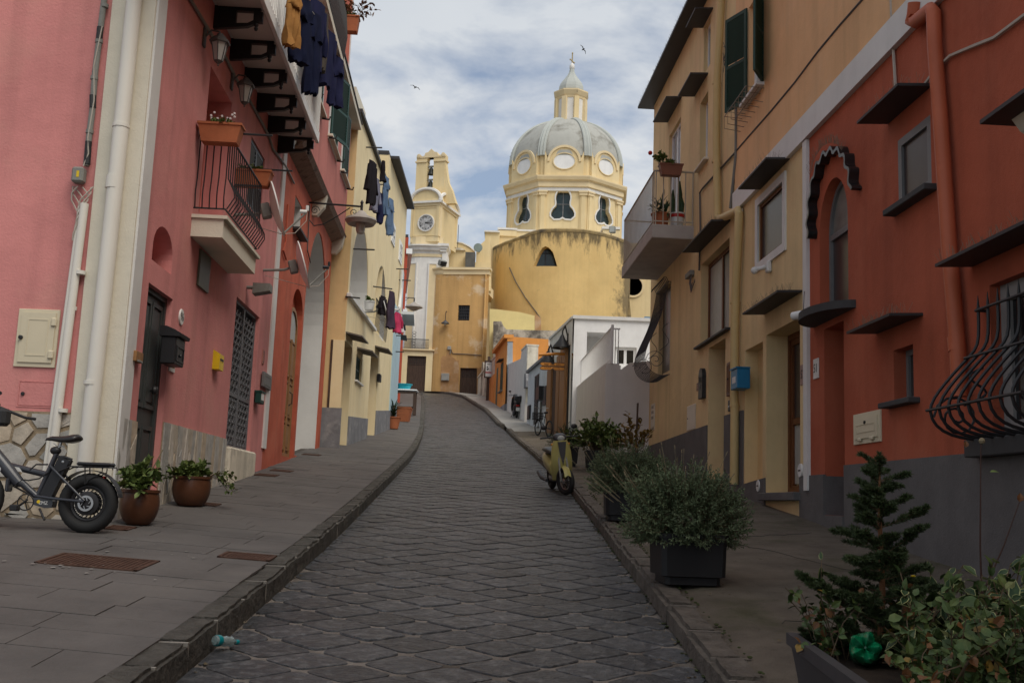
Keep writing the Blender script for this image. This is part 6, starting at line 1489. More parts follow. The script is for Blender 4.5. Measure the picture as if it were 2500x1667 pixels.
on(F3).tube([(ax_(640,1090), .05, az(1095)), (ax_(655,1130), .05, az(1133)), (ax_(760,1135), .05, az(1136)), (ax_(920,1145), .05, az(1146))], .03,5).build('cable', CABLE, ch)
bx_ = F3.rect(W(555,1312), W(622,1380)); t = thing('meter_box', F3.P(bx_[0], bx_[2]), 'grey metal box on the worn brown wall left of the far dark door', 'meter box'); on(F3).cbox(bx_[0], bx_[1], .014,.16, bx_[2], bx_[3], .02).build('case', mk('pale_grey_metal', (.32,.32,.3), bump=0), t); on(F3).ring(inset(rectp(bx_), .06), inset(rectp(bx_), .09), .16,.17).build('door', MATS['pale_grey_metal'], t)
bx_ = F3.rect(W(610,1065), W(640,1098)); t = thing('junction_box', F3.P(bx_[0], bx_[2]), 'small pale junction box on the ochre wall below the far lamp', 'junction box'); on(F3).cbox(bx_[0], bx_[1], .0,.14, bx_[2], bx_[3], .02).build('case', MATS['pale_grey_metal'], t); on(F3).box(bx_[0] + .2, bx_[0] + .26,.05,.1, bx_[2] - .3, bx_[2]).build('tail', GREYP, t)
lu, lz = F3.at(W(588,850), .3); t = thing('street_lamp', F3.P(lu, lz), 'small dark cone lamp on the ochre church annexe', 'street lamp'); on(F3).tube([(lu, 0, lz + .9), (lu, .15, lz + .9), (lu, .35, lz + .75), (lu, .35, lz + .15)], .025,6).build('arm', IRON, t); on(F3).lathe([(.04,.2), (.09,.13), (.30,-.04), (.31,-.08), (.28,-.08), (.05,.06)], 16, (lu, .35, lz)).build('shade', DIRON, t); on(F3).ball((lu, .35, lz - .1), .12,8).build('bulb', FROST, t)
# lamp on scrolled arm by the tower
lu2 = F2.at(W(215,620), 2.0); lt = F2.at(W(305,625), 2.0); t = thing('street_lamp', F2.P(lu2[0], lu2[1], 2.0), 'pale bracket lamp in front of the white and yellow tower front', 'street lamp')
m = on(F2); m.tube([(lu2[0] - .4,2, lu2[1]), (lt[0], 2, lt[1])], .035,6); m.tube([(lu2[0] - .2,2, lu2[1] - .7), (lt[0] - 1.0,2, lt[1] - .5), (lt[0] - .4,2, lt[1])], .022,5); m.tube([(lt[0], 2, lt[1]), (lt[0], 2, lt[1] - .4)], .05,6); m.build('bracket', DIRON, t)
on(F2).lathe([(.06,-.3), (.25,-.45), (.62,-.62), (.66,-.72), (.4,-.82), (.2,-.95), (.001,-1.0)], 18, (lt[0], 2, lt[1])).build('shade', MATS['weathered_lamp_shade'], t)
# low roofs between tower and apse
def wall_w(y, pts, mat, name, depth=3): 
    p3 = [atY(W(*p), y) for p in pts]; k = len(p3); m = MB(); m.add([tuple(p) for p in p3] + [(p.x, p.y + depth, p.z) for p in p3], [tuple(range(k)), tuple(range(2 * k - 1, k - 1,-1))] + [(i, i + k, (i + 1) % k + k, (i + 1) % k) for i in range(k)]); return m.build(name, mat, ch)
wall_w(83.5, [(600,560), (1000,560), (1000,300), (860,300), (770,360), (770,190), (735,190), (620,175), (600,170)], CH, 'sacristy_wall', 4); wall_w(83.3, [(632,185), (770,190), (735,168), (645,163)], OLDW, 'sacristy_roof', 3)
wall_w(86, [(680,340), (860,340), (845,195), (800,165), (740,130), (685,115)], CH, 'gable_wall', 2); wall_w(85.9, [(682,115), (742,128), (805,160), (850,198), (855,190), (810,150), (745,118), (684,106)], CHW, 'gable_coping', 2)
wall_w(84.2, [(860,560), (1000,560), (1000,60), (955,95), (905,140), (870,170)], CH, 'transept_wall', 5)
bxx = wall_w(82.5, [(768,345), (852,350), (860,208), (770,205)], mk('grey_water_tank', (.10,.10,.095), var=.2, bump=.1), 'dark_tank', 1)
sp = atY(W(886,175), 83.6); t = thing('loudspeaker', (sp.x, sp.y, sp.z), 'grey green horn loudspeaker on the church roof', 'loudspeaker'); m = MB(Matrix.Translation(sp)); m.lathe([(.36,-.3), (.32,-.2), (.15,.0), (.10,.2), (.10,.4)], 20, axis='y'); m.build('horn', mk('grey_green_metal', (.2,.25,.24), bump=0), t); MB(Matrix.Translation(sp)).lathe([(.001,-.18), (.29,-.18)], 16, axis='y').build('mouth', DARK, t); MB(Matrix.Translation(sp)).tube([(0,.4,0), (.2,.9,-.3)], .06,6).build('bracket', GREYP, t)
an = atY(W(702,100), 85); t = thing('aerial', (an.x, an.y, an.z), 'thin television aerial on the church roof right of the clock tower', 'aerial'); MB(Matrix.Translation(an)).tube([(0,0,-1), (0,0,1.3)], .025,5).build('mast', DIRON, t); MB(Matrix.Translation(an)).tube([(-.4,0,-.25), (.1,0,-.25)], .02,4).build('boom', DIRON, t)
fl = atY(W(560,308), 79.0); t = thing('floodlight', (fl.x, fl.y, fl.z), 'grey floodlight on the ochre annexe parapet by the tower', 'lamp'); fr = Matrix.Translation(fl) @ Matrix.Rotation(R(35), 4, 'Z') @ Matrix.Rotation(R(25), 4, 'X'); MB(fr).cbox(-.3,.3,-.2,.2,-.22,.22,.05).build('housing', GREYP, t); MB(fr).box(-.26,.26,-.215,-.201,-.18,.18).build('glass', GLASS, t); MB(Matrix.Translation(fl)).tube([(0,.2,-.9), (0,.1,-.2)], .05,6).build('stand', GREYP, t)
fl = atY(H(1697,1315), 88.5); t = thing('floodlight', (fl.x, fl.y, fl.z), 'white floodlight on a pole at the right end of the apse top', 'lamp'); fr = Matrix.Translation(fl) @ Matrix.Rotation(R(-20), 4, 'Z'); MB(fr).cbox(-.26,.26,-.2,.2,-.3,.3,.06).build('housing', GREYP, t); MB(fr).box(-.2,.2,-.22,-.201,-.24,.24).build('glass', CURTW, t); MB(Matrix.Translation(fl)).tube([(0,.1,-1.6), (-.1,.1,-.4)], .07,6).build('stand', DIRON, t)
# ================================================================== low houses in front of the church, right of the street
QS = view(1160,840,7.84); QB = view(1500,640,4.9); QG = view(2280,650,3.4864); QC = view(1560,350,7.469)
def poly_block(y, v, pts, depth, mat, name, root):
    """block with an outline read in a view at distance y, pushed back by depth"""
    p3 = [atY(v(*p), y) for p in pts]; k = len(p3); m = MB(); m.add([tuple(p) for p in p3] + [(p.x, p.y + depth, p.z) for p in p3], [tuple(range(k)), tuple(range(2 * k - 1, k - 1,-1))] + [(i, i + k, (i + 1) % k + k, (i + 1) % k) for i in range(k)]); return m.build(name, mat, root)
# ---- orange house, d 57-63
gd_ = 57.5; gc = atY(V(284,700), gd_); OW = Wall(gc.x, gd_, -.115,1,-1); zo = zr(gd_) - .5
org = thing('orange_house', (gc.x, gd_, zr(gd_)), 'small bright orange house with a green window behind the parked black scooter', 'house')
poly_block(gd_, V, [(350,1300), (785,1300), (778,432), (350,402)], 5, ORANGE, 'wall', org); poly_block(gd_ - .02, V, [(286,1300), (350,1300), (352,452), (290,452)], 1.0, mk('grey_blue_plaster', (.36,.39,.42), bump=.2), 'grey_pilaster', org)
poly_block(gd_ - .06, V, [(285,455), (362,455), (362,398), (290,398)], .8, ORANGE, 'capital', org)
zto = atY(V(288,420), gd_).z; gw = (1.6,2.9, zr(gd_ + 2) + 1.15, zr(gd_ + 2) + 2.75)
on(OW).panel([(0, zo), (6.3, zo), (6.3, zto), (0, zto)], [(rectp(gw), .12)], n=.02).build('street_wall', ORANGE, org); on(OW).box(-.1,6.4,-.3,.22, zto, zto + .2).build('cornice', ORANGE, org); on(OW).box(.02,6.3,-.5,.05, zo, zr(gd_) + .55).build('grey_base', GREYL, org)
on(OW).box(4.3,5.1,-.1,.03, zo, zr(gd_ + 5) + 2.3).build('door', GREEN, org)
shutter(org, wframe(OW, gw[0], .0, gw[2]), .65, gw[3] - gw[2], GREEN, 12); shutter(org, wframe(OW, gw[0] + .65,.0, gw[2]), .65, gw[3] - gw[2], GREEN, 12); sill(org, OW, gw[0] - .1, gw[1] + .1, gw[2], .16,.06, GREYL); canopy(org, OW, gw[0] - .1, gw[1] + .2, gw[3] + .15,.3)
MB().box(gc.x + .1, gc.x + 4, gd_ + .2, gd_ + 6, zto - .3, zto - .1).build('roof', OLDW, org)
# ---- old weathered house beyond the orange one
od = 68.5; oc = OW.P(6.3,0); zo = zr(62) - .8
old = thing('weathered_house', (oc.x, oc.y, zr(oc.y)), 'old low house with blackened weathered parapet in front of the round apse', 'house')
OS = Wall(oc.x, oc.y, -.115,1,-1)
OLDP = mk('blackened_parapet_plaster', (.56,.50,.40), var=.2, vs=1.0, col2=(.12,.105,.085), mixs=.9, mixp=(.44,.6), bump=.5, bs=18, dist=.03, streak=.5)
poly_block(od, V, [(118,1400), (930,1400), (930,330), (560,322), (275,312), (240,270), (215,215), (118,218)], 3.5, OLDP, 'parapet_wall', old)
zto = zto - .15; oend = 12.0
on(OS).panel([(0, zo), (oend, zo), (oend, zto), (0, zto)], [(archp(5.2,6.4, zr(od) + .2, zr(od) + 2.6,12), .25), (archp(8.3,9.5, zr(od + 3) + .2, zr(od + 3) + 2.6,12), .25)], n=.01).build('street_wall', OLDW, old)
for a, b, z in ((5.2,6.4, zr(od)), (8.3,9.5, zr(od + 3))): on(OS).prism(archp(a, b, z + .2, z + 2.6,12), -.3,-.25).build('door', WOODD, old)
on(OS).box(.3, oend, -.3,.06, zto - .02, zto + .10).build('cornice', OLDW, old)
on(OS).box(.02,4.6,-.02,.05, zo, zr(66) + 1.6).build('orange_band', ORANGE, old)
# pale yellow block between
pyb = thing('pale_yellow_block', tuple(atY(V(350,310), 72)), 'plain pale yellow wall block at the foot of the round apse', 'building')
PYEL = mk('pale_lemon_plaster', (.72,.60,.27), var=.05, bump=.2, bs=20)
poly_block(72, V, [(72,700), (612,700), (614,150), (430,105), (180,75), (76,68)], 9, PYEL, 'wall', pyb); poly_block(72.2, V, [(612,600), (700,600), (690,180), (640,135), (616,150)], 6, OCHD, 'worn_pier', pyb)
# ---- ramp wall, d 50-58
ra, rb = G(V(490,1412), .2), G(V(258,1268), .2); RP = Wall(ra.x, ra.y, rb.x - ra.x, rb.y - ra.y, -1); rl = (rb - ra).length
ramp = thing('ramp_wall', (ra.x, ra.y, ra.z), 'beige wall with a stepped sloping top behind the black scooter', 'wall')
rz0 = RP.at(V(432,600))[1]; rz1 = RP.at(V(280,735))[1]
MB(RP.mat()).prism([(.0, ra.z - 1), (rl, ra.z - .5), (rl, rz1), (2.2, rz0 - .35), (1.9, rz0), (.0, rz0)], -.55,0).build('wall', GREIGE, ramp)
t_ = MB(RP.mat()); t_.box(-.03,1.95,-.58,.03, rz0, rz0 + .08); t_.build('coping', OLDW, ramp)
MB(RP.mat()).box(-.06,-.01,-.52,-.03, ra.z + .9, rz0 - .05).build('worn_face', OLDW, ramp)
m = MB(RP.mat()); zk = RP.at(V(450,985))[1]; m.prism([(-.55, zk - .3), (.2, zk - .3), (.2, zk + .4), (-.3, zk + .38), (-.55, zk)], -.62,.06); m.build('stone_trough', GREYL, ramp)
# ---- white house with wooden entrance
WS = Wall(2.15,37.6,-.117,1,-1); wh = thing('white_house', (2.15,37.6, zr(37.6)), 'low white house with a wooden entrance, hanging sign and black cone lamps', 'house')
zwt = atY(V(1050,185), 37.6).z; uA = WS.at(V(772,1200))[0]; uE = WS.at(V(524,1300))[0]; zl0 = WS.at(V(670,730))[1]; zb = zr(37) - .8
ldr = (WS.at(V(660,1200))[0], WS.at(V(602,1200))[0], WS.at(V(640,1440))[1], WS.at(V(650,850))[1])
on(WS).panel([(0, zb), (uA, zb), (uA, zwt), (0, zwt)]).build('wall', PALE, wh)
on(WS).panel([(uA, zb), (uE, zb), (uE, zl0), (uA, zl0)], [(rectp(ldr), .1)]).build('wall', mk('bluish_white_plaster', (.60,.62,.65), bump=.2, streak=.1), wh)
on(WS).box(uA, uE + .1,-.3,.12, zl0, zl0 + .12).build('coping', GREYL, wh)
on(WS).box(uA + .001, uE, -5,-.3, zl0 - .2, zl0 - .05).build('terrace', PALE, wh); on(WS).quad((uE, 0, zb), (uE, -4, zb), (uE, -4, zl0), (uE, 0, zl0)).build('end_wall', PALE, wh)
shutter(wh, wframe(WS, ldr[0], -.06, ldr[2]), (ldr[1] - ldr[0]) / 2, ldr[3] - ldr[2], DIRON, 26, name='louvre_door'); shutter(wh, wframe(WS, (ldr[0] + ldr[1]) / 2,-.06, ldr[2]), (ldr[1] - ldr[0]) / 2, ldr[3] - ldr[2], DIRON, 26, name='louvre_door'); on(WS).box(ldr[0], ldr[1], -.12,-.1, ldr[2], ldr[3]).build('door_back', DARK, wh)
for a, b, c, d, mt, nm in ((546,1232,566,1380, IRON, 'vent'), (696,1018,732,1150, BLACKP, 'letter_slot_box'), (732,1010,760,1210, DIRON, 'shutter_panel')):
    r_ = WS.rect(V(a, b), V(c, d)); on(WS).cbox(r_[0], max(r_[1], r_[0] + .3), 0,.08 if nm != 'letter_slot_box' else .25, r_[2], r_[3], .01).build(nm, mt, wh)
on(WS).tube([WS.at(V(705,1180))[:1] + (.06, WS.at(V(705,1180))[1]), WS.at(V(700,1400))[:1] + (.06, WS.at(V(700,1400))[1])], .05,6).build('drain_pipe', GREYP, wh)
# frontal face with porch and window
fx0 = atY(V(1078,600), 37.6).x; F38 = FP(37.6); ft = zwt
pr_ = F38.rect(V(1242,345), V(1470,800)); wi_ = F38.rect(V(1572,520), V(1830,760))
MB(F38.mat()).panel([(fx0, zb), (fx0 + 7, zb), (fx0 + 7, ft), (fx0, ft)], [(rectp((pr_[0], pr_[1], pr_[2] - .6, pr_[3])), 1.2), (rectp(wi_), .15)]).build('front_wall', WHITE, wh)
MB(F38.mat()).box(pr_[0], pr_[1], -1.3,-1.2, pr_[2] - .6, pr_[3]).build('porch_back', WHITE, wh); window(wh, F38, rectp(wi_), -.15, WHM, GLASS, .10,1,0)
MB(F38.mat()).box(fx0 - .06, fx0 + 7,-9,.08, ft, ft + .12).build('roof', PALE, wh); on(WS).box(0, uA, -.5,.05, zwt + .001, zwt + .09).build('roof_edge', PALE, wh)
MB(F38.mat()).box(fx0 + 2.6, fx0 + 6,-1,-.7, ft + .12, ft + .3).build('solar_panel', BLUEP, wh)
# wooden entrance
for a, b, y0, n in ((782,830,800,.10), (880,915,640,.06), (942,1002,510,.12)):
    u1_, u0_ = WS.at(V(a, 1100))[0], WS.at(V(b, 1100))[0]; on(WS).cbox(u0_, u1_, .0, n, zb, WS.at(V((a + b) / 2, y0))[1], .01).build('entrance_post', WOODO, wh)
u1_, u0_ = WS.at(V(780,1100))[0], WS.at(V(1000,1100))[0]; on(WS).box(u0_, u1_, -.02,.02, zb, WS.at(V(900,700))[1]).build('entrance_door', WOODD, wh)
on(WS).box(u0_ - .42, u0_ - .15,-.02,.02, zb, WS.at(V(1012,520))[1]).build('dark_strip', DARK, wh)  # flat near-black strip on the wall face, no opening behind it
# lamps
for pc, wallp, lab in ((V(942,470), V(1015,415), 'upper black cone lamp on the white house above the hanging sign'), (V(772,660), V(840,630), 'lower black cone lamp partly behind the hanging wooden sign')):
    u, z = WS.at(wallp); nn, z2 = WS.n_at(pc, u); t = thing('wall_lamp', WS.P(u, z), lab, 'lamp', 'black cone lamps on the white house')
    m = on(WS); m.tube([(u, 0, z), (u, .1, z + .35), (u, nn * .5, z + .45), (u, nn * .95, z + .25), (u, nn, z2 + .15)], .03,6); m.cbox(u - .07, u + .07,-.02,.04, z - .15, z + .15,.01); m.build('arm', IRON, t)
    on(WS).lathe([(.05,.28), (.09,.2), (.12,.12), (.36,-.18), (.36,-.22), (.32,-.22), (.06,.08)], 18, (u, nn, z2)).build('shade', IRON, t); on(WS).ball((u, nn, z2 - .14), .1,8).build('bulb', FROST, t)
# hanging sign
sy = 38.4; SF = FP(sy); a, b = SF.at(V(662,618)), SF.at(V(1085,612)); t = thing('hanging_sign', SF.P(*b), 'varnished double plank wooden sign hanging from a pole by the white house', 'sign')
on(SF).tube([(a[0], 0, a[1]), ((a[0] + b[0]) / 2,0, (a[1] + b[1]) / 2 + .03), (b[0], 0, b[1])], [.05,.055,.045], 8).build('pole', WOODS, t)
r_ = SF.rect(V(676,702), V(985,810)); w_, h_ = r_[1] - r_[0], r_[3] - r_[2]; cxs = (r_[0] + r_[1]) / 2
def plank(z0, z1, notch):
    zz = (z0 + z1) / 2; hh = (z1 - z0); k = 1 if notch == 'top' else -1; e0, e1 = (z0, z1) if k > 0 else (z1, z0)
    p = [(r_[0] + .07, e0), (r_[0], e0 + k * hh * .45), (r_[0] + .02, e0 + k * hh * .8), (r_[0] + .09, e1), (cxs - .08, e1), (cxs, e1 - k * .06), (cxs + .08, e1), (r_[1] - .09, e1), (r_[1] - .02, e0 + k * hh * .8), (r_[1], e0 + k * hh * .45), (r_[1] - .07, e0)]
    on(SF).prism(p, -.03,.03).build('plank', WOODS, t); on(SF).ring(p, inset(p, .018), .028,.036).build('burnt_edge', WOODD, t)
plank((r_[2] + r_[3]) / 2 + .004, r_[3], 'top'); plank(r_[2], (r_[2] + r_[3]) / 2 - .004, 'bottom')
for sx in (-.32,.32): on(SF).tube([(cxs + sx * w_, 0, r_[3]), (cxs + sx * w_, 0, a[1])], .008,4).build('chain', IRON, t)
BURN = flat('burnt_lettering', (.14,.045,.008), .7)
q = random.Random(3)
for zc_, n_ in ((r_[3] - h_ * .27,3), (r_[2] + h_ * .27,2)):
    x = r_[0] + .16
    for k in range(n_):
        l = (w_ - .3) / n_ * .75; m = on(SF); pts = [(x + l * i / 12,.032, zc_ + .035 * math.sin(i * 1.9 + k)) for i in range(13)]; m.tube(pts, .008,4); m.build('faded_lettering', BURN, t); x += (w_ - .3) / n_
# ---- stair with parapet and railing, between the white house and the row on the right
st = thing('outdoor_stair', (2.4,32, zr(32)), 'solid greige stair wall with a white railing rising beside the white house', 'stair')
SW = Wall(2.42,27.0,-.005,1,-1); sp = [SW.at(V(*p)) for p in ((1475,705), (1097,1018))]
uS = max(sp[1][0], 10.5)
MB(SW.mat()).prism([(0,1.5), (uS, 1.5), (uS, sp[1][1]), (0, sp[0][1])], -.35,0).build('parapet', GREIGE, st)
FS = FP(27.0); xr = 3.75; fz0 = FS.at(V(1470,930))[1]; fz1 = FS.at(V(1750,715))[1]; xk = FS.at(V(1750,715))[0]
MB(FS.mat()).prism([(2.42,1.2), (xr, 1.2), (xr, fz1 + .1), (xk, fz1), (2.43, fz0)], -.3,.012).build('lower_wall', GREIGE, st)
MB(FS.mat()).prism([(2.42, fz0 - .3), (FS.at(V(1660,720))[0], fz0), (FS.at(V(1660,720))[0], sp[0][1]), (2.42, sp[0][1])], -.5,-.31).build('landing_wall', GREIGE, st)
MB(SW.mat()).box(0, uS, -2.5,-.36,1.5,4.2).build('stair_core', GREIGE, st)
m = MB(SW.mat()); rt0, rt1 = SW.at(V(1560,222), -.15), SW.at(V(1182,612), -.15); zz = lambda u: sp[0][1] + (sp[1][1] - sp[0][1]) * u / uS
ha = .95; m.tube([(0,-.15, zz(0) + ha), (uS - .4,-.15, zz(uS) + ha)], .025,6); m.tube([(0,-.15, zz(0) + .12), (uS - .4,-.15, zz(uS) + .12)], .018,6); m.tube([(0,-.15, zz(0)), (0,-.15, zz(0) + ha + .05)], .04,6); rl_ = m.build('railing', WHM, st)
nbar = 44
for i in range(nbar): u = (uS - .4) * (i + .5) / nbar; MB(SW.mat()).box(u - .012, u + .012,-.165,-.135, zz(u), zz(u) + ha).build('baluster', WHM, rl_)
m = MB(FS.mat()); m.tube([(2.57,-.3, sp[0][1] + ha), (2.8,-.3, sp[0][1] + ha)], .025,6); rl2 = m.build('railing', WHM, st)
for i in range(3): x = 2.6 + i * .08; MB(FS.mat()).box(x - .012, x + .012,-.315,-.285, sp[0][1], sp[0][1] + ha).build('baluster', WHM, rl2)
# ---- notice on a post far up the pavement
nb = atY(QS(240,1000), 66.0); nb.z = zsr(nb.x, 66.0); NF = FP(66.0); r_ = NF.rect(QS(207,338), QS(308,625)); t = thing('notice_board', (nb.x, nb.y, nb.z), 'framed white notice board with red stripe on a dark post far up the street', 'sign')
on(NF).box((r_[0] + r_[1]) / 2 - .09, (r_[0] + r_[1]) / 2 + .09,-.1,0, nb.z - .1, r_[3] + .35).build('post', WOODD, t); on(NF).ring(inset(rectp(r_), -.08), rectp(r_), -.02,.07).build('frame', WOODD, t); on(NF).box(r_[0], r_[1], .0,.03, r_[2], r_[3]).build('sheet', PAPER, t)
h_ = r_[3] - r_[2]; on(NF).box(r_[0], r_[1], .03,.034, r_[2] + h_ * .24, r_[2] + h_ * .32).build('red_stripe', REDP, t)
for fx, fz, fw2, fh in ((.3,.6,.2,.1), (.3,.5,.4,.06), (.3,.44,.25,.05), (.35,.85,.6,.03), (.35,.8,.5,.03)): on(NF).box(r_[0] + (r_[1] - r_[0]) * fx * .6, r_[0] + (r_[1] - r_[0]) * (fx * .6 + fw2), .03,.033, r_[2] + h_ * fz, r_[2] + h_ * (fz + fh)).build('printed_mark', IRON if fz < .7 else C_GREY, t)
# ================================================================== right side of the street
RW = Wall(4.789,0,-.046,1,-1)
def rz(p, n=0): return RW.at(p, n)[1]
def ru(p, n=0): return RW.at(p, n)[0]
UW = ru(M(58,1000)); zbelt = (rz(K(100,790)) + rz(K(560,275))) / 2; UB = ru(J(780,900)); UEND = ru(L(250,900)); ZROOF = 12.2
def zrw(u): return zsr(4.3, u)
# ---- brick red house
rdh = thing('brick_red_house', RW.P(9, zr(9)), 'brick red house with grey base, arched window and bulging iron grille on the right', 'house')
aw_ = (ru(M(292,500)), ru(M(124,500)), rz(M(285,700)), rz(K(252,1112))); d51 = (ru(M(266,1000)), ru(M(150,1000)), zrw(14) + .12, rz(M(262,802)))
kw = (ru(K(845,1000)), ru(K(635,1100)), rz(K(645,1325)), rz(K(835,735))); sw_ = (ru(M(676,1100)), ru(M(560,1100)), rz(M(610,1275)), rz(M(665,942))); gw = (ru(M(1132,900)) - 1.5, ru(M(1132,900)), rz(M(1160,1500)), rz(M(1140,590)))
awp = archp(*aw_, k=18, rise=(aw_[1] - aw_[0]) * .62)
on(RW).panel([(-10,-1.5), (UW, -1.5), (UW, zbelt), (-10, zbelt)], [(awp, .2), (rectp(d51), .55), (rectp(kw), .06), (rectp(sw_), .2), (rectp(gw), .15)]).build('wall', BRICKRED, rdh)
shell(rdh, RW, -10, UW, -1.5, zbelt - .2,6, BRICKRED, far=False)
# grey base, stepping with the street
zb1_, zb2_ = rz(O(540,228)), rz(O(1390,122))
on(RW).box(-10, d51[0] - .02,-.02,.025,-1.5, (zb1_ + zb2_) / 2).build('grey_base', GREYB, rdh)
on(RW).box(d51[1] + .0, UW + .35,-.02,.025,-1, rz(O(300,282))).build('grey_base', GREYB, rdh); m = on(RW); m.box(d51[1] - .012, d51[1] + .001,-.5,-.0,-1, rz(O(300,282)) - .02); m.build('grey_base_return', GREYB, rdh)
# arched window
GFR = flat('grey_window_frame', (.16,.16,.16), .5)
ztr = rz(M(225,300), -.15); m = on(RW); m.ring(awp, inset(awp, .06), -.2,-.13); m.box(aw_[0] + .03, aw_[1] - .03,-.195,-.135, ztr - .04, ztr + .04); fwin = m.build('window', GFR, rdh)
up_ = [p for p in awp if p[1] > ztr] ; on(RW).prism([(aw_[1], ztr)] + [p for p in awp[2:] if p[1] > ztr] + [(aw_[0], ztr)], -.19,-.17).build('pane', mk('milky_reflecting_glass', (.20,.19,.17), rough=.25, var=.3, vs=1.5, bump=0), fwin); on(RW).box(aw_[0] + .02, aw_[1] - .02,-.19,-.17, aw_[2], ztr).build('pane', CURT, fwin)
c = (aw_[0] + aw_[1]) / 2; hw = (aw_[1] - aw_[0]) / 2 + .25
m = on(RW); m.prism([(c + hw * math.cos(math.pi * i / 16), -.02 + .42 * math.sin(math.pi * i / 16)) for i in range(17)], aw_[2] - .11, aw_[2] - .01, 'un'); m.build('sill', mk('dark_stone_sill', (.06,.058,.058), bump=.1), rdh)
# wavy black hood over the arched window
hp = [RW.at(K(x, y), .1) for x, y in ((62,1525), (62,1400), (72,1260), (95,1130), (128,1030), (175,965), (225,942), (275,955), (308,1010), (330,1090), (348,1210))]
m = on(RW); vs, fs = [], []; S_ = 90; ds = [0.0]
for p, q_ in zip(hp, hp[1:]): ds.append(ds[-1] + math.dist(p, q_))
tu, tzz = list(zip(ds, [p[0] for p in hp])), list(zip(ds, [p[1] for p in hp]))
for i in range(S_ + 1):
    s_ = ds[-1] * i / S_; u, z = lerp(tu, s_), lerp(tzz, s_); u2, z2 = lerp(tu, min(s_ + .02, ds[-1])), lerp(tzz, min(s_ + .02, ds[-1])); u1, z1 = lerp(tu, max(s_ - .02,0)), lerp(tzz, max(s_ - .02,0))
    d = Vector((u2 - u1, z2 - z1)).normalized(); nn = Vector((-d.y, d.x)); wv = .035 * math.sin(s_ * 22)
    for n, off in ((0.0,0.0), (.13,.0), (.13,.05), (.0,.05)): vs.append((u + nn.x * (wv + off), n, z + nn.y * (wv + off)))
for i in range(S_):
    for k in range(4): fs.append((i * 4 + k, i * 4 + (k + 1) % 4, (i + 1) * 4 + (k + 1) % 4, (i + 1) * 4 + k))
fs += [(0,1,2,3), tuple(S_ * 4 + k for k in (3,2,1,0))]
m.add(vs, fs); m.sm = True; m.build('wavy_hood', flat('black_glossy_hood', (.012,.012,.013), .3, spec=.5), rdh)
def spikes(root, pts, w, seed):
    s_ = MB(w.mat()); q = random.Random(seed)
    for (u, n, z) in pts:
        for k in range(3): s_.tube([(u, n, z), (u + q.uniform(-.06,.06), n + q.uniform(-.05,.05), z + q.uniform(.08,.14))], .0018,3, cap=False)
    s_.build('bird_spikes', SPIKE, root, kind='stuff')
spikes(rdh, [(lerp(tu, ds[-1] * (.3 + .5 * i / 40)), .15, lerp(tzz, ds[-1] * (.3 + .5 * i / 40)) + .06) for i in range(40)], RW, 4)
# door 51
m = on(RW); m.box(d51[0], d51[1], -.6,-.56, d51[2], d51[3]); dd = m.build('door', mk('dark_red_door', (.10,.035,.02), rough=.5), rdh); on(RW).box(d51[0] + .0, d51[0] + .10,-.56,-.5, d51[2], d51[3]).build('frame', flat('grey_steel_frame', (.10,.105,.12), .35), dd)
on(RW).tube([(d51[0] + .06,-.48, rz(M(255,1320))), (d51[0] + .06,-.42, rz(M(255,1335))), (d51[0] + .06,-.42, rz(M(255,1440))), (d51[0] + .06,-.48, rz(M(255,1455)))], .014,6).build('handle', CHROME, dd)
on(RW).box(d51[0] - .02, d51[1] + .02,-.55,.05, d51[2] - .2, d51[2] - .002).build('door_step', GREYB, rdh)
def numplate(p, body, label, mat, w=RW, s=.14):
    u, z = w.at(p, .01); t = thing('house_number', w.P(u, z), label, 'number plaque', 'house number tiles'); MB(w.mat()).cbox(u - s, u + s, 0,.016, z - s * 1.3, z + s * 1.3,.004).build('tile', mat, t); txt(body, s * 1.6, IRON, t, w.P(u, z, .019), -w.U); return t
numplate(M(102,1085), '51', 'white square number tile 51 beside the recessed door of the brick red house', PAPER, s=.105)
# grey framed window, small window, grille window
window(rdh, RW, rectp(kw), -.05, GFR, CURT, .09,0,0); sill(rdh, RW, kw[0] - .12, kw[1] + .12, kw[2], .14,.07, MATS['dark_stone_sill'])
ca = RW.at(K(755,545), .45); cb_ = RW.at(K(456,802), .45); canopy(rdh, RW, ru(K(850,545)), max(cb_[0], ru(K(570,800))), rz(K(850,548)) , .37,.03, CANOPY, .02, True)
window(rdh, RW, rectp(sw_), -.19, GFR, CURT, .06,0,0); sill(rdh, RW, sw_[0] - .15, sw_[1] + .15, sw_[2], .13,.06, MATS['dark_stone_sill'])
canopy(rdh, RW, ru(M(733,772)), ru(M(480,850)) + .1, rz(M(733,772)), .36,.03, CANOPY, .02, True)
window(rdh, RW, rectp(gw), -.15, mk('greyish_window_frame', (.26,.25,.24), bump=0), GLASS, .16,1,0)
canopy(rdh, RW, gw[0] - .3, ru(M(1020,485)), rz(M(1020,487)), .36,.03, CANOPY, .02, True)
on(RW).cbox(gw[0] - .1, gw[1] + .25,-.02,.16, gw[2] - .16, gw[2], .01).build('sill', MATS['dark_stone_sill'], rdh)
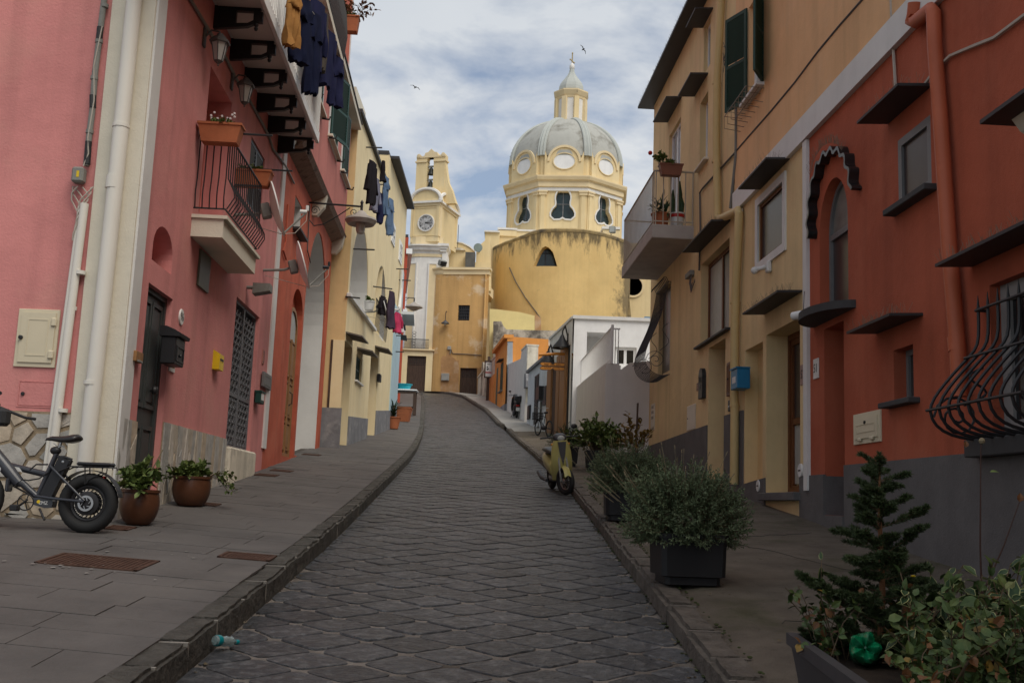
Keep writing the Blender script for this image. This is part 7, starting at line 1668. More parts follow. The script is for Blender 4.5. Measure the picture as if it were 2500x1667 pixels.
def grille(root, w, u0, u1, z0, z1, zs, proj, nb, mat, spear=True, r=.014, hook=False, prof=None):
    """bulging window grille: bars swell out below the middle"""
    h = z1 - z0; prof = prof or [(.08,1.0), (.08,.78), (.12,.68), (proj * .44,.57), (proj * .72,.42), (proj * .93,.29), (proj, .19), (proj * .9,.08), (proj * .65,.015), (proj * .3,-.01), (.0,.0)]
    fine = []
    for (a, b), (c, d) in zip(prof, prof[1:]): fine += [(a, b), ((a + c) / 2, (b + d) / 2)]
    fine.append(prof[-1]); sm = [fine[0]] + [((fine[i - 1][0] + fine[i][0] * 2 + fine[i + 1][0]) / 4, (fine[i - 1][1] + fine[i][1] * 2 + fine[i + 1][1]) / 4) for i in range(1, len(fine) - 1)] + [fine[-1]]
    m = MB(w.mat()); ue0, ue1 = u0 - .02, u1 + .02
    for k_, zt in zs: m.tube([(ue0, k_, z0 + h * zt), (ue1, k_, z0 + h * zt)], r * .95,6)
    for uu in (ue0 + .02, ue1 - .02):
        for k_, zt in (zs[0], (.0,.0)): m.tube([(uu, -.05, z0 + h * zt), (uu, k_ + .01, z0 + h * zt)], r, 6)
    g_ = m.build('window_grille', mat, root)
    for i in range(nb):
        u = u0 + (u1 - u0) * i / (nb - 1); pts = [(u, n, z0 + h * t) for n, t in sm]
        if spear: pts = [(u, .08, z1 + .14), (u, .08, z1 + .02)] + pts; rr = [.003, r] + [r] * (len(pts) - 2)
        elif hook: pts = [(u, .20, z1 + .03), (u, .17, z1 + .10), (u, .11, z1 + .10), (u, .08, z1 + .03)] + pts; rr = [r] * len(pts)
        else: rr = [r] * len(pts)
        MB(w.mat()).tube(pts, rr, 6).build('bar', mat, g_)
    for uu in (u0, u1):                        # side scrolls
        m = MB(w.mat()); c0 = (proj * .55, z0 + h * .15)
        m.tube([(uu, c0[0] + .2 * proj * (1 - i / 24) * 1.9 * math.cos(i * .55), c0[1] + .2 * proj * (1 - i / 24) * 1.9 * math.sin(i * .55)) for i in range(22)], r * .8,5)
        m.tube([(uu, .05 + .10 * math.sin(i * .5) + .12 * i / 14, z0 + h * (.55 - .3 * i / 14)) for i in range(15)], r * .8,5); m.build('scroll', mat, g_)
    return g_
gt = rz(QG(375,370), .1); grille(rdh, RW, gw[0] - .05, ru(QG(360,400), .1), rz(QG(400,1465), .1), gt, [(.095,1.0), (.21,.62), (.575,.20)], .56,10, IRON, r=.0155)
# meter hatch, pipe, cables
r_ = RW.rect(M(338,1352), M(488,1535)); r_ = (ru(M(490,1430)), ru(M(331,1440)), rz(M(335,1535)), rz(M(485,1325))); t = thing('meter_cupboard', RW.P(r_[0], r_[2]), 'square cream meter cupboard low on the brick red wall', 'meter box')
on(RW).cbox(r_[0], r_[1], -.01,.02, r_[2], r_[3], .004).build('frame', BEIGE, t); p = inset(rectp(r_), .06); m = on(RW); m.prism(p, .018,.034); m.ring(inset(p, .07), inset(p, .085), .034,.04); m.build('door', BEIGE, t)
for k in (.25,.7): on(RW).cbox(r_[0] + (r_[1] - r_[0]) * k - .05, r_[0] + (r_[1] - r_[0]) * k + .05,.03,.055, r_[2] + .03, r_[2] + .07,.008).build('hinge', BEIGE, t)
on(RW).lathe([(.001,.055), (.02,.05), (.022,.02)], 8, ((r_[0] + r_[1]) / 2,0, r_[3] - .12), axis='y').build('lock', IRON, t)
pipe('drainpipe', RW, [K(742,20), K(735,90), K(722,135), K(745,140), K(845,60), K(860,80), K(868,300), K(910,850), K(958,1560), M(935,950), M(950,1250)], .075, PIPER, 'red painted drainpipe with a bent top on the brick red house', n=.1, joints=[M(930,940)])
cable('wall_cable', [K(588,-20), K(600,250), K(612,450), K(622,640)], .018, CABLEW, 'off white cable dropping to the canopy above the grey framed window', RW)
cable('wall_cable', [K(805,540), K(870,450), K(970,355), K(1100,300), K(1250,240), K(1437,100), K(1560,20)], .02, CABLEW, 'off white twisted cable crossing the upper right of the brick red wall', RW)
m = on(RW); bu_, bz_ = RW.at(K(1350,770), .35); m.prism([(0, bz_ - .28), (.28, bz_ - .10), (.35, bz_), (0, bz_)], bu_ - 2.2, bu_ - .02, 'nz'); bb = m.build('bay_soffit', CREAM, rdh); on(RW).box(bu_ - 2.3, bu_ + .12,-.02,.55, bz_, bz_ + .035).build('canopy', CANOPY, rdh)
# ---- upper apricot house and pale belt
apr = thing('apricot_house', RW.P(16, zr(16)), 'upper storey with apricot plaster and dark green shutters above the brick red house', 'house')
asw = (ru(J(958,300)), ru(J(868,400)), rz(J(880,640)), rz(J(940,30))); asw = (asw[0], asw[1], asw[2], asw[2] + 1.75)
on(RW).panel([(-10, zbelt), (UB, zbelt), (UB, 14.5), (-10,14.5)], [(rectp(asw), .16)], n=.03).build('wall', APRI, apr); shell(apr, RW, -10, UB, zbelt - .19,14.5,6, APRI)
on(RW).box(-10, UB + .01,-.02,.07, zbelt - .17, zbelt + .2).build('belt', PALE, apr)
window(apr, RW, rectp(asw), -.12, WHM, CURTW, .07,1,0); sw2 = (asw[1] - asw[0]) / 2 + .05
shutter(apr, wframe(RW, asw[1] + .02,.05, asw[2], R(24)), sw2 + .1, asw[3] - asw[2], GREEN, 24); shutter(apr, wframe(RW, asw[0] - .02,.05, asw[2], R(180 - 30)), sw2 + .1, asw[3] - asw[2], GREEN, 24)
sill(apr, RW, asw[0] - .1, asw[1] + .1, asw[2], .14,.06, PALE, .03)
m = on(RW); r0 = asw[2] - .1
for n in (.12,.34): m.tube([(asw[0] - .1, n, r0), (asw[1] + .45, n, r0)], .008,5)
for i in range(7): u = asw[0] - .1 + (asw[1] - asw[0] + .55) * i / 6; m.tube([(u, .03, r0 - .02), (u, .34, r0), (u, .34, r0 - .22), (u, .05, r0 - .26)], .007,5)
m.build('flowerpot_rack', SPIKE, apr)
cable('overhead_cable', [J(1600,-20), J(1437,165), J(1300,330), J(1150,530), J(1000,710), J(850,880), J(760,985), J(650,1105), J(560,1205), L(595,60), L(598,300), L(590,600)], .02, CABLE, 'dark cable bundle sloping across the apricot and dull yellow fronts', RW)
# ---- dull yellow house with door 52
olv = thing('dull_yellow_house', RW.P(17, zr(17)), 'dull yellow house with a glazed wooden door adjoining the brick red house', 'house')
ow = (ru(L(1180,200)), ru(L(1005,300)), rz(L(1005,550)), rz(J(1095,1145))); od_ = (ru(L(1292,1200)), ru(L(1058,1200)), zrw(17) + .15, rz(L(1290,925))); on_ = (ru(Z2(822,700)), ru(Z2(685,700)), rz(Z2(800,1250)), rz(Z2(750,205)))
on(RW).panel([(UW, 0), (UB, 0), (UB, zbelt), (UW, zbelt)], [(rectp(ow), .08), (rectp(od_), .42), (rectp(on_), .22)], n=.0).build('wall', OLIVE, olv)
on(RW).box(UW - .07, UW + .09,-.02,.05, zrw(15) + .35, zbelt - .18).build('boundary_strip', PALE, olv)
on(RW).ring(inset(rectp(ow), -.13), rectp(ow), -.01,.03).build('window_surround', PALE, olv); window(olv, RW, rectp(ow), -.07, WOODR, CURT, .05,0,0)
canopy(olv, RW, ru(J(1120,1012)), ru(J(930,1238)), rz(J(1120,1015)), .37,.03, CANOPY, .02, True); canopy(olv, RW, ru(L(1308,745)), ru(L(1045,915)), rz(L(1308,748)), .36,.03, CANOPY, .02, True)
on(RW).box(on_[0], on_[1], -.27,-.22, on_[2], on_[3]).build('niche_back', YELL2, olv); on(RW).cbox(on_[0] + .35, on_[0] + .5,-.22,-.14, on_[3] - .75, on_[3] - .55,.01).build('niche_switch', PALE, olv)
# glazed wooden double door
m = on(RW); m.ring(rectp(od_), inset(rectp(od_), .09), -.42,-.34); dr = m.build('door', WOODR, olv); um = od_[0] + (od_[1] - od_[0]) * .42
for a, b, gl_ in ((od_[0] + .08, um - .01, False), (um + .01, od_[1] - .08, True)):
    p = [(a, od_[2] + .02), (b, od_[2] + .02), (b, od_[3] - .08), (a, od_[3] - .08)]; on(RW).ring(p, inset(p, .10), -.42,-.36).build('door_leaf', WOODR, dr); h_ = od_[3] - od_[2]
    for z0, z1 in ((.06,.42), (.47,.93)):
        p2 = [(a + .09, od_[2] + h_ * z0), (b - .09, od_[2] + h_ * z0), (b - .09, od_[2] + h_ * z1), (a + .09, od_[2] + h_ * z1)]
        if gl_: on(RW).prism(p2,-.41,-.395).build('pane', CURTW if z0 < .1 else CURT, dr)
        else: on(RW).prism(p2,-.41,-.385).ring(p2, inset(p2,.03), -.39,-.37).build('door_panel', WOODR, dr)
    on(RW).box(a + .09, b - .09,-.415,-.365, od_[2] + h_ * .425, od_[2] + h_ * .465).build('cross_rail', WOODR, dr)
on(RW).tube([(um + .03,-.36, rz(L(1230,1480))), (um + .03,-.28, rz(L(1230,1490))), (um + .03,-.28, rz(L(1225,1560))), (um + .03,-.36, rz(L(1225,1566)))], .016,6).build('handle', IRON, dr)
on(RW).cbox(od_[0] - .05, od_[1] + .05,-.4,.12, od_[2] - .12, od_[2] - .003,.01).build('door_step', GREYB, olv)
numplate(Z2(1130,420), '52', 'pinkish house number tile 52 beside the glazed wooden door', mk('pink_marble_tile', (.36,.24,.2)), s=.11)
for p, lab in ((Z2(1123,1155), 'oval white vent low beside the glazed wooden door'), (Z2(800,1272), 'oval white vent on the dark base near the niche')):
    u, z = RW.at(p); t = thing('air_vent', RW.P(u, z), lab, 'vent', 'oval vents'); on(RW).lathe([(.001,.03), (.09,.028), (.10,.0)], 16, (u, .01, z), axis='y').build('cover', PALE, t); on(RW).box(u - .05, u + .05,.04,.043, z - .01, z + .01).build('slot', IRON, t)
# ---- yellow house with the balcony
yh = thing('yellow_balcony_house', RW.P(23, zr(23)), 'tall dull yellow house with a railed balcony and bulging grille, farthest in the right row', 'house')
yd = (ru(Z2(533,700)), ru(Z2(404,700)), zrw(20) + .1, rz(L(770,1072))); yw = (ru(L(800,600)), ru(L(603,700)), rz(L(780,1012)), rz(L(800,372))); bd_ = (ru(J(420,1000)), ru(J(348,1000)), rz(L(360,340)), rz(J(415,760))); w2 = (ru(J(596,800)), ru(J(545,850)), rz(J(580,1030)), rz(J(592,590))); w3 = (ru(J(612,300)), ru(J(572,300)), rz(J(575,470)), rz(J(610,110))); gq = (ru(QB(668,800)), ru(QB(532,800)), rz(QB(660,1290)), rz(QB(670,240)))
on(RW).panel([(UB, .5), (UEND, .5), (UEND, ZROOF), (UB, ZROOF)], [(rectp(yd), .4), (rectp(yw), .22), (rectp(bd_), .15), (rectp(w2), .2), (rectp(w3), .15), (rectp(gq), .1)]).build('wall', OLIVE, yh); shell(yh, RW, UB, UEND, .5, ZROOF, 6, OLIVE)
on(RW).box(UB + .02, UEND + .25,-.5,.40, ZROOF + .0, ZROOF + .06).build('eave', CANOPY, yh); spikes(yh, [(UB + .3 + (UEND - UB) * i / 130,.35, ZROOF + .06) for i in range(130)], RW, 9)
panel_door(yh, RW, yd, -.4, WOODR, 2); window(yh, RW, rectp(yw), -.2, WOODR, CURT, .08,1,0, gl=[CURT, CURTW]); sill(yh, RW, yw[0] - .12, yw[1] + .2, yw[2], .10,.05, CANOPY)
canopy(yh, RW, ru(L(808,252)), ru(L(600,465)) + .1, rz(L(808,255)), .36,.03, CANOPY, .02, True)
window(yh, RW, rectp(bd_), -.12, WHM, mk('painted_sky_reflection_glass', (.30,.33,.37), rough=.12, var=.05, bump=0, spec=.6), .06,1,0, name='balcony_door'); window(yh, RW, rectp(w2), -.18, WHM, GLASS, .06,1,0); window(yh, RW, rectp(w3), -.13, WHM, GLASS, .06,1,0); sill(yh, RW, w2[0] - .1, w2[1] + .1, w2[2], .1,.05, CREAM); on(RW).box(gq[0], gq[1], -.14,-.1, gq[2], gq[3]).build('window', CURT, yh)  # balcony door panes: sky reflection painted in as pale blue base colour
for a, b in ((J(430,622), J(340,798)), (J(598,472), J(512,593)), (J(630,57), J(570,162))): canopy(yh, RW, ru(a), max(ru(b), ru(a) + .9), rz(a), .37,.03, CANOPY, .02)
grille(yh, RW, gq[0], gq[1] + .05, gq[2] - .1, gq[3], [(.07,1.0), (.62,.16)], .60,11, DIRON, spear=False, r=.010, hook=True, prof=[(.06,1), (.12,.82), (.22,.63), (.37,.46), (.52,.31), (.60,.18), (.55,.08), (.4,.01), (.2,-.02), (0,0)])
# grey base
for a, b, pa, pb in ((yd[1] + .02, UEND, Z2(385,812), Z2(5,955)), (on_[1] + .05, yd[0] - .02, Z2(620,712), Z2(515,742)), (od_[1] + .02, on_[1] + .04, Z2(822,1212), Z2(640,1262))):
    za, zb_2 = rz(pa), rz(pb); on(RW).add([(u, n, z) for u, zt in ((a, za), (b, zb_2)) for n, z in ((-.02,.5), (.026,.5), (.026, zt), (-.02, zt))], [(0,1,2,3), (7,6,5,4), (0,4,5,1), (1,5,6,2), (2,6,7,3), (3,7,4,0)]).build('grey_base', GREYB, yh)
# balcony
bu0, bz = RW.at(L(553,290)); bn1 = RW.n_at(L(262,283), bu0)[0]; bu1 = RW.at(L(48,620), bn1)[0]; bu1 = min(max(bu1, bu0 + 2.5), bu0 + 4.2)
on(RW).cbox(bu0, bu1,-.05, bn1, bz - .30, bz, .015).build('balcony', mk('greyish_balcony_slab', (.40,.36,.33), bump=.2, streak=.15), yh)
bal = on(RW); zrt = RW.n_at(QC(260,488), bu0)[1]; bal.tube([(bu0 + .04,0, zrt), (bu0 + .04, bn1 - .04, zrt), (bu1 - .04, bn1 - .04, zrt), (bu1 - .04,0, zrt)], .02,6); bal.tube([(bu0 + .04,0, bz + .08), (bu0 + .04, bn1 - .04, bz + .08), (bu1 - .04, bn1 - .04, bz + .08)], .014,6); RAILC = mk('beige_rail_paint', (.40,.34,.27), rough=.6, bump=0); rl_ = bal.build('railing', RAILC, yh)
k = int((bu1 - bu0) / .12)
for i in range(k + 1): u = bu0 + .04 + (bu1 - bu0 - .08) * i / k; on(RW).box(u - .006, u + .006, bn1 - .048, bn1 - .032, bz, zrt).build('baluster', RAILC, rl_)
for i in range(6): n = .02 + (bn1 - .1) * i / 5; on(RW).box(bu0 + .029, bu0 + .051, n - .011, n + .011, bz, zrt).build('baluster', RAILC, rl_)
n0, n1 = RW.n_at(QC(790,420), bu0 - .1)[0], RW.n_at(QC(372,420), bu0 - .1)[0]
flowerbox('window_box', RW, bu0 - .20, bu0 + .02, n0, n1, RW.n_at(QC(500,590), bu0 - .1)[1], RW.n_at(QC(500,385), bu0 - .1)[1], 'brown plastic window box on the balcony rail of the tall yellow house', 'window boxes', mat=mk('brown_plastic', (.20,.075,.045), rough=.5, bump=0), seed=12)
nb_ = RW.n_at(QC(390,330), bu0)[0]; pc = RW.P(bu0, zrt + .1, nb_); q = random.Random(7); lm, sm = bush(q, pc, (.28,.28,.35), 12,8,.09,.04); t = thing('geranium', pc, 'leafy geranium with one red flower beside the brown window box', 'plant'); sm.build('stems', STEM, t); lm.build('leaves', G_MID, t); MB().ball(pc + Vector((-.22,0,.28)), .05,8).build('blossom', REDP, t)
def bpot(p, r, h, mat, label, seed, cat='potted plant', **kw_):
    n, z = RW.n_at(p, bu0 + .25); return pot('flower_pot', tuple(RW.P(bu0 + .25, bz + .003, max(.18, n))), r * .8, r, h, mat, label, seed, cat=cat, group='pots on the balcony', **kw_)
bpot(QC(390,1400), .19,.26, TERRA, 'terracotta pot with long dark leaves on the balcony floor', 4, leafm=G_DARK, rad=(.25,.25,.4), stems=14, per=5, ll=.22, lw=.025)
t = bpot(QC(690,1400), .17,.28, WPLAS, 'white and red tub with upright cacti on the balcony floor', 5, fol=False); pp = Vector(t.location)
for dx_, hh in ((-.08,.55), (.05,.75), (.09,.4)): MB().tube([pp + Vector((dx_, 0,.2)), pp + Vector((dx_ * 1.2,0,.3 + hh * .6)), pp + Vector((dx_ * 1.1,.02,.3 + hh))], [.045,.055,.015], 9).build('cactus', G_DARK, t)
MB().lathe([(.165, pp.z + .21), (.176, pp.z + .215), (.176, pp.z + .29), (.165, pp.z + .30)], 24, (pp.x, pp.y, 0)).build('red_band', REDP, t)
# drainpipe of the yellow house
pipe('drainpipe', RW, [J(684,-40), J(670,250), J(655,500), J(650,900), J(655,1200), J(658,1385), J(680,1395), J(780,1350), L(860,180), L(868,205), L(860,420), L(845,700), L(838,1000), L(834,1500), Z2(608,700), Z2(603,1260)], .075, PIPEY, 'cream painted drainpipe with an elbow down the yellow house on the right', n=.1, clamps=[J(652,530), J(648,1030), L(838,822), Z2(606,660)])
pipe('cable_conduit', RW, [J(775,100), J(778,700), J(775,1000), J(740,1330)], .03, GREYP, 'bundle of cables down the edge between apricot and yellow fronts', n=.04, cat='conduit')
pipe('cable_conduit', RW, [L(890,170), L(885,330), L(870,600), L(865,900), L(855,1020)], .016, CABLEW, 'thin conduit beside the lower cream drainpipe', n=.04, cat='conduit')
# boxes and fittings
def wbox(name, p0, p1, d, mat, label, cat, wd=None, extra=None, grp=None):
    r_ = RW.rect(p0, p1, d * .5); u0, u1 = r_[0], (r_[0] + wd if wd else r_[1]); t = thing(name, RW.P(u0, r_[2]), label, cat, grp); on(RW).cbox(u0, u1,0, d, r_[2], r_[3], .01).build('case', mat, t)
    if extra: on(RW).box(u0 + (u1 - u0) * .25, u1 - (u1 - u0) * .25, d, d + .004, r_[2] + (r_[3] - r_[2]) * .3, r_[2] + (r_[3] - r_[2]) * .62).build('label', extra, t)
    return t, (u0, u1, r_[2], r_[3])
t, r_ = wbox('letter_box', Z2(677,372), Z2(600,555), .22, BLUEP, 'bright blue letter box beside the cream drainpipe', 'letter box', .42, PAPER); on(RW).box(r_[0] - .01, r_[1] + .01,0,.24, r_[3], r_[3] + .025).build('lid', BLUEP, t)
t, r_ = wbox('meter_cupboard', Z2(582,320), Z2(552,590), .05, WOODR, 'narrow brown wooden cupboard left of the blue letter box', 'cupboard'); on(RW).ring(inset(rectp(r_), .05), inset(rectp(r_), .07), .05,.06).build('door', WOODR, t); on(RW).ball(((r_[0] + r_[1]) / 2,.06, (r_[2] + r_[3]) / 2), .02,6).build('knob', IRON, t)
t, r_ = wbox('doorbell', Z2(580,612), Z2(560,705), .03, BLACKP, 'small black doorbell panel under the wooden cupboard', 'doorbell'); on(RW).ball(((r_[0] + r_[1]) / 2,.03, r_[2] + .08), .02,6).build('button', CHROME, t)
t, r_ = wbox('letter_box', Z2(374,430), Z2(342,612), .08, BLACKP, 'ornate black letter box right of the pale tile on the yellow front', 'letter box'); on(RW).lathe([(.001,.09), (.06,.085), (.07,.08)], 12, ((r_[0] + r_[1]) / 2,0, r_[2] + .25), axis='y').build('emblem', DIRON, t); on(RW).lathe([(.001,.08), ((r_[1] - r_[0]) / 2,.08), ((r_[1] - r_[0]) / 2,.0)], 14, ((r_[0] + r_[1]) / 2,0, r_[3]), axis='y').build('arched_top', BLACKP, t)
t, r_ = wbox('number_tile', Z2(330,480), Z2(317,548), .015, mk('pale_pink_tile', (.42,.28,.22)), 'small pale pink tile left of the ornate black letter box', 'number plaque'); on(RW).ring(inset(rectp(r_), .02), inset(rectp(r_), .03), .015,.019).build('edge', IRON, t)
t, r_ = wbox('hatch', Z2(308,640), Z2(243,855), .02, CREAM, 'plain cream hatch above the dark base of the yellow front', 'hatch'); on(RW).ball((r_[1] - .08,.02, (r_[2] + r_[3]) / 2), .015,6).build('lock', IRON, t)
t, r_ = wbox('hatch', N(852,95), N(824,290), .02, CREAM, 'narrow cream meter hatch near the stair at the far end of the yellow front', 'hatch')
for i in range(2):
    for k in range(3): on(RW).box(r_[0] + (r_[1] - r_[0]) * (.3 + .3 * i), r_[0] + (r_[1] - r_[0]) * (.42 + .3 * i), .02,.024, r_[3] - .12 - .13 * k, r_[3] - .05 - .13 * k).build('vent_slot', IRON, t)
t, r_ = wbox('junction_box', Z1(248,352), Z1(205,438), .1, GREYP, 'grey junction box with hanging wires beside the grilled window', 'junction box')
m = on(RW)
for k in range(4): m.tube([(r_[0] + .04 * k, .06, r_[2]), (r_[0] + .05 * k, .07, r_[2] - .15), (r_[0] - .06 + .03 * k, .06, r_[2] - .28 - .03 * k), (r_[0] - .25 * (k % 2), .04, r_[2] - .2 + .02 * k)], .008,5)
m.build('hanging_wires', CABLE, t)
u, z = RW.at(Z1(880,325), .1); t = thing('security_light', RW.P(u, z), 'white twin security light below the upper window of the dull yellow house', 'lamp'); on(RW).cbox(u - .07, u + .07,0,.08, z - .09, z + .09,.02).build('base', PALE, t); on(RW).tube([(u, .1, z), (u, .14, z - .02), (u + .05,.2, z - .03)], .035,10).build('arm', PALE, t); on(RW).ball((u + .08,.24, z - .05), .06,10).build('head', PALE, t)
u, z = RW.at(Z1(1200,745), .3); t = thing('security_camera', RW.P(u, z), 'small white security camera beside the boundary strip', 'camera'); on(RW).tube([(u - .3,.02, z - .03), (u - .05,.3, z - .02)], .015,6).build('arm', PALE, t); fr = wframe(RW, u, .32, z, R(-150)); MB(fr).lathe([(.001,-.12), (.055,-.12), (.06,.1), (.05,.12), (.001,.12)], 14, axis='x').build('body', WPLAS, t); MB(fr).lathe([(.001,.125), (.04,.122)], 12, axis='x').build('lens', BLACKP, t); on(RW).tube([(u - .08,.3, z + .05), (u - .12,.3, z + .3)], .005,4).build('antenna', IRON, t)
u, z = RW.at(J(722,240), .08); t = thing('cable_box', RW.P(u, z), 'small white cable box with tangled wires high on the yellow front', 'junction box'); on(RW).cbox(u - .12, u + .12,0,.1, z - .15, z + .15,.03).build('case', PALE, t); m = on(RW); q = random.Random(5)
for k in range(7): m.tube([(u, .08, z - .14), (u + q.uniform(-.25,.25), .1, z - .3 - .05 * k), (u + q.uniform(-.5,.5), .05, z - .35 + q.uniform(-.2,.3)), (u + q.uniform(-.6,.6), .03, z - .2 + q.uniform(-.4,.6))], .006,4)
m.build('tangled_wires', CABLE, t)
# ================================================================== things standing in the street
def torus(m, c, R_, r_, ax='n', seg=40, k=10, tread=0.0):
    """ring in the current frame, its axle along the second axis"""
    m.sm = True; vs, fs = [], []
    for i in range(seg):
        a = 2 * math.pi * i / seg
        for j_ in range(k):
            b = 2 * math.pi * j_ / k; rr = R_ + r_ * math.cos(b) * (1 + (tread if i % 2 and math.cos(b) > .3 else 0)); vs.append((c[0] + rr * math.cos(a), c[1] + r_ * math.sin(b) * 1.0, c[2] + rr * math.sin(a)))
    for i in range(seg):
        for j_ in range(k): fs.append((i * k + j_, i * k + (j_ + 1) % k, ((i + 1) % seg) * k + (j_ + 1) % k, ((i + 1) % seg) * k + j_))
    m.add(vs, fs)
def wheel(fr, c, R_, r_, root, spokes=28, disc=0.0, hub=.05, rimm=IRON, spm=CHROME, tread=.06):
    m = MB(fr); torus(m, c, R_ - r_, r_, seg=72, tread=tread); t = m.build('tyre', RUBBER, root)
    m = MB(fr); torus(m, c, R_ - 1.95 * r_ - .008,.024 if r_ > .055 else .014, seg=40, k=8); m.build('rim', rimm, root)
    m = MB(fr); m.lathe([(hub * .5,-.06), (hub, -.045), (hub * .6,-.02), (hub * .6,.02), (hub, .045), (hub * .5,.06)], 16, c, axis='y'); m.build('hub', rimm, root)
    m = MB(fr)
    for i in range(spokes):
        a = 2 * math.pi * i / spokes; s_ = .035 if i % 2 else -.035; ri = R_ - 2.0 * r_
        m.tube([(c[0] + hub * .8 * math.cos(a + .5), c[1] + s_, c[2] + hub * .8 * math.sin(a + .5)), (c[0] + ri * math.cos(a), c[1], c[2] + ri * math.sin(a))], .0045 if spokes > 30 else (.002 if spokes > 10 else .012), 4, cap=False)
    m.build('spokes', spm, root)
    if disc: 
        m = MB(fr); m.ring([(c[0] + disc * math.cos(2 * math.pi * i / 30), c[2] + disc * math.sin(2 * math.pi * i / 30)) for i in range(30)], [(c[0] + disc * .72 * math.cos(2 * math.pi * i / 30), c[2] + disc * .72 * math.sin(2 * math.pi * i / 30)) for i in range(30)], c[1] + .07, c[1] + .074)
        for i in range(6): a = 2 * math.pi * i / 6; m.tube([(c[0] + .03 * math.cos(a), c[1] + .072, c[2] + .03 * math.sin(a)), (c[0] + disc * .75 * math.cos(a + .5), c[1] + .072, c[2] + disc * .75 * math.sin(a + .5))], .005,4)
        m.build('brake_disc', CHROME, root)
# ---- folding electric bicycle
yb = 9.9
for _ in range(12):
    BF = FP(yb); xw, zw = BF.at(U(940,1522)); e_ = zw - zsl(xw, yb); yb += e_ * 3.0
BF = FP(yb); bfm = BF.mat()
def ub(x, y, n=0.0): p = BF.at(U(x, y)); return (p[0], n, p[1])
xw, zw = BF.at(U(940,1522)); bike = thing('electric_bicycle', (xw, yb, zw), 'dark grey folding electric bicycle with fat tyres leaning by the pink wall', 'bicycle')
sc_ = yb / FOC / 4.356; ax_c = ub(940,1212); RWH = 312 * sc_
wheel(bfm, ax_c, RWH, .06, bike, 40,.075,.115, spm=IRON)
fwc = (ax_c[0] - 1.10,0, ax_c[2] + .02); wheel(bfm, (fwc[0], 0, zsl(fwc[0], yb) + RWH), RWH, .06, bike, 40,.08,.05, spm=IRON)
def bt(pts, r, name, mat=BIKE, n=None, k=10, flat=1.0): return MB(bfm).tube([ub(p[0], p[1], (p[2] if len(p) > 2 else 0.0)) for p in pts], r, k, flat=flat).build(name, mat, bike)
bt([(612,660), (400,1140)], .025, 'seat_tube'); bt([(395,1140), (250,1010), (205,985)], [.03,.035,.04], 'main_frame'); bt([(205,1000), (80,850), (-40,700), (-200,470)], [.055,.066,.062,.045], 'main_beam')
for s_ in (-.075,.075): bt([(545,812, s_ * .4), (640,890, s_), (930,1185, s_)], .012, 'seat_stay'); bt([(380,1130, s_ * .5), (580,1160, s_), (925,1195, s_)], .014, 'chain_stay')
m = MB(bfm); a, b = Vector(ub(705,735)), Vector(ub(500,1140)); d = (b - a).normalized(); s_ = Vector((d.z, 0,-d.x)) * .056
vs = []
for n in (-.045,.045): vs += [tuple(a - s_ + Vector((0, n, 0))), tuple(a + s_ + Vector((0, n, 0))), tuple(b + s_ + Vector((0, n, 0))), tuple(b - s_ + Vector((0, n, 0)))]
m.add(vs, [(0,1,2,3), (7,6,5,4), (0,4,5,1), (1,5,6,2), (2,6,7,3), (3,7,4,0)]); bat = m.build('battery', BLACKP, bike)
bt([(630,720,.03), (700,722,.03), (775,745,.03), (750,800,.03)], .014, 'battery_handle', BLACKP); MB(bfm).lathe([(.001,.052), (.012,.05), (.013,.044)], 10, ub(690,772), axis='y').build('lock', CHROME, bike)
bt([(600,690), (640,600), (650,560)], .014, 'seat_post', CHROME); MB(bfm).ball(ub(592,652), .048,14, (1.15,.8,.85)).build('suspension_bellows', BLACKP, bike)
# saddle: lofted, broad at the back
m = MB(bfm); m.sm = True; rows = []; k = 12
for x, w_, zt, zb in ((485,.012,545,548), (500,.022,515,555), (560,.032,498,568), (640,.045,500,588), (720,.075,492,600), (780,.095,480,610), (835,.095,478,590), (862,.06,500,560)):
    p0, p1 = BF.at(U(x, zt)), BF.at(U(x, zb)); cz_, hz_ = (p0[1] + p1[1]) / 2, (p0[1] - p1[1]) / 2; rows.append([(p0[0], w_ * math.cos(2 * math.pi * i / k), cz_ + hz_ * (math.sin(2 * math.pi * i / k) if math.sin(2 * math.pi * i / k) > 0 else .5 * math.sin(2 * math.pi * i / k))) for i in range(k)])
vs = [p for r_ in rows for p in r_]; fs = [(i * k + j_, i * k + (j_ + 1) % k, (i + 1) * k + (j_ + 1) % k, (i + 1) * k + j_) for i in range(len(rows) - 1) for j_ in range(k)] + [tuple(range(k)), tuple(range(len(vs) - k, len(vs)))]
m.add(vs, fs); m.ang = 70; m.build('saddle', flat('black_leather', (.02,.017,.017), .35), bike)
bt([(575,570,.02), (610,600,.02), (700,612,.02)], .005, 'saddle_rail', CHROME)
for s_ in (-.06,.06): bt([(640,880, s_), (770,822, s_), (1215,832, s_), (1225,860, s_)], .007, 'rack_rail', IRON); bt([(930,830, s_), (930,1010, s_)], .006, 'rack_strut', IRON); bt([(1115,840, s_), (1110,885, s_), (965,965, s_), (945,1000, s_)], .006, 'rack_strut', IRON)
for x in (800,900,1000,1100,1200): bt([(x, 830,-.06), (x, 830,.06)], .005, 'rack_bar', IRON)
p0, p1 = BF.at(U(845,772)), BF.at(U(1205,826)); MB(bfm).cbox(p0[0], p1[0], -.085,.085, p1[1], p0[1], .02).build('rack_pad', BLACKP, bike); MB(bfm).cbox(ub(1190,0)[0], ub(1215,0)[0], -.03,.03, ub(0,920)[2], ub(0,880)[2], .008).build('tail_light', REDP, bike)
arc = [(ax_c[0] + (RWH + .025) * math.cos(R(a)), ax_c[2] + (RWH + .025) * math.sin(R(a))) for a in range(12,150,6)]
m = MB(bfm)
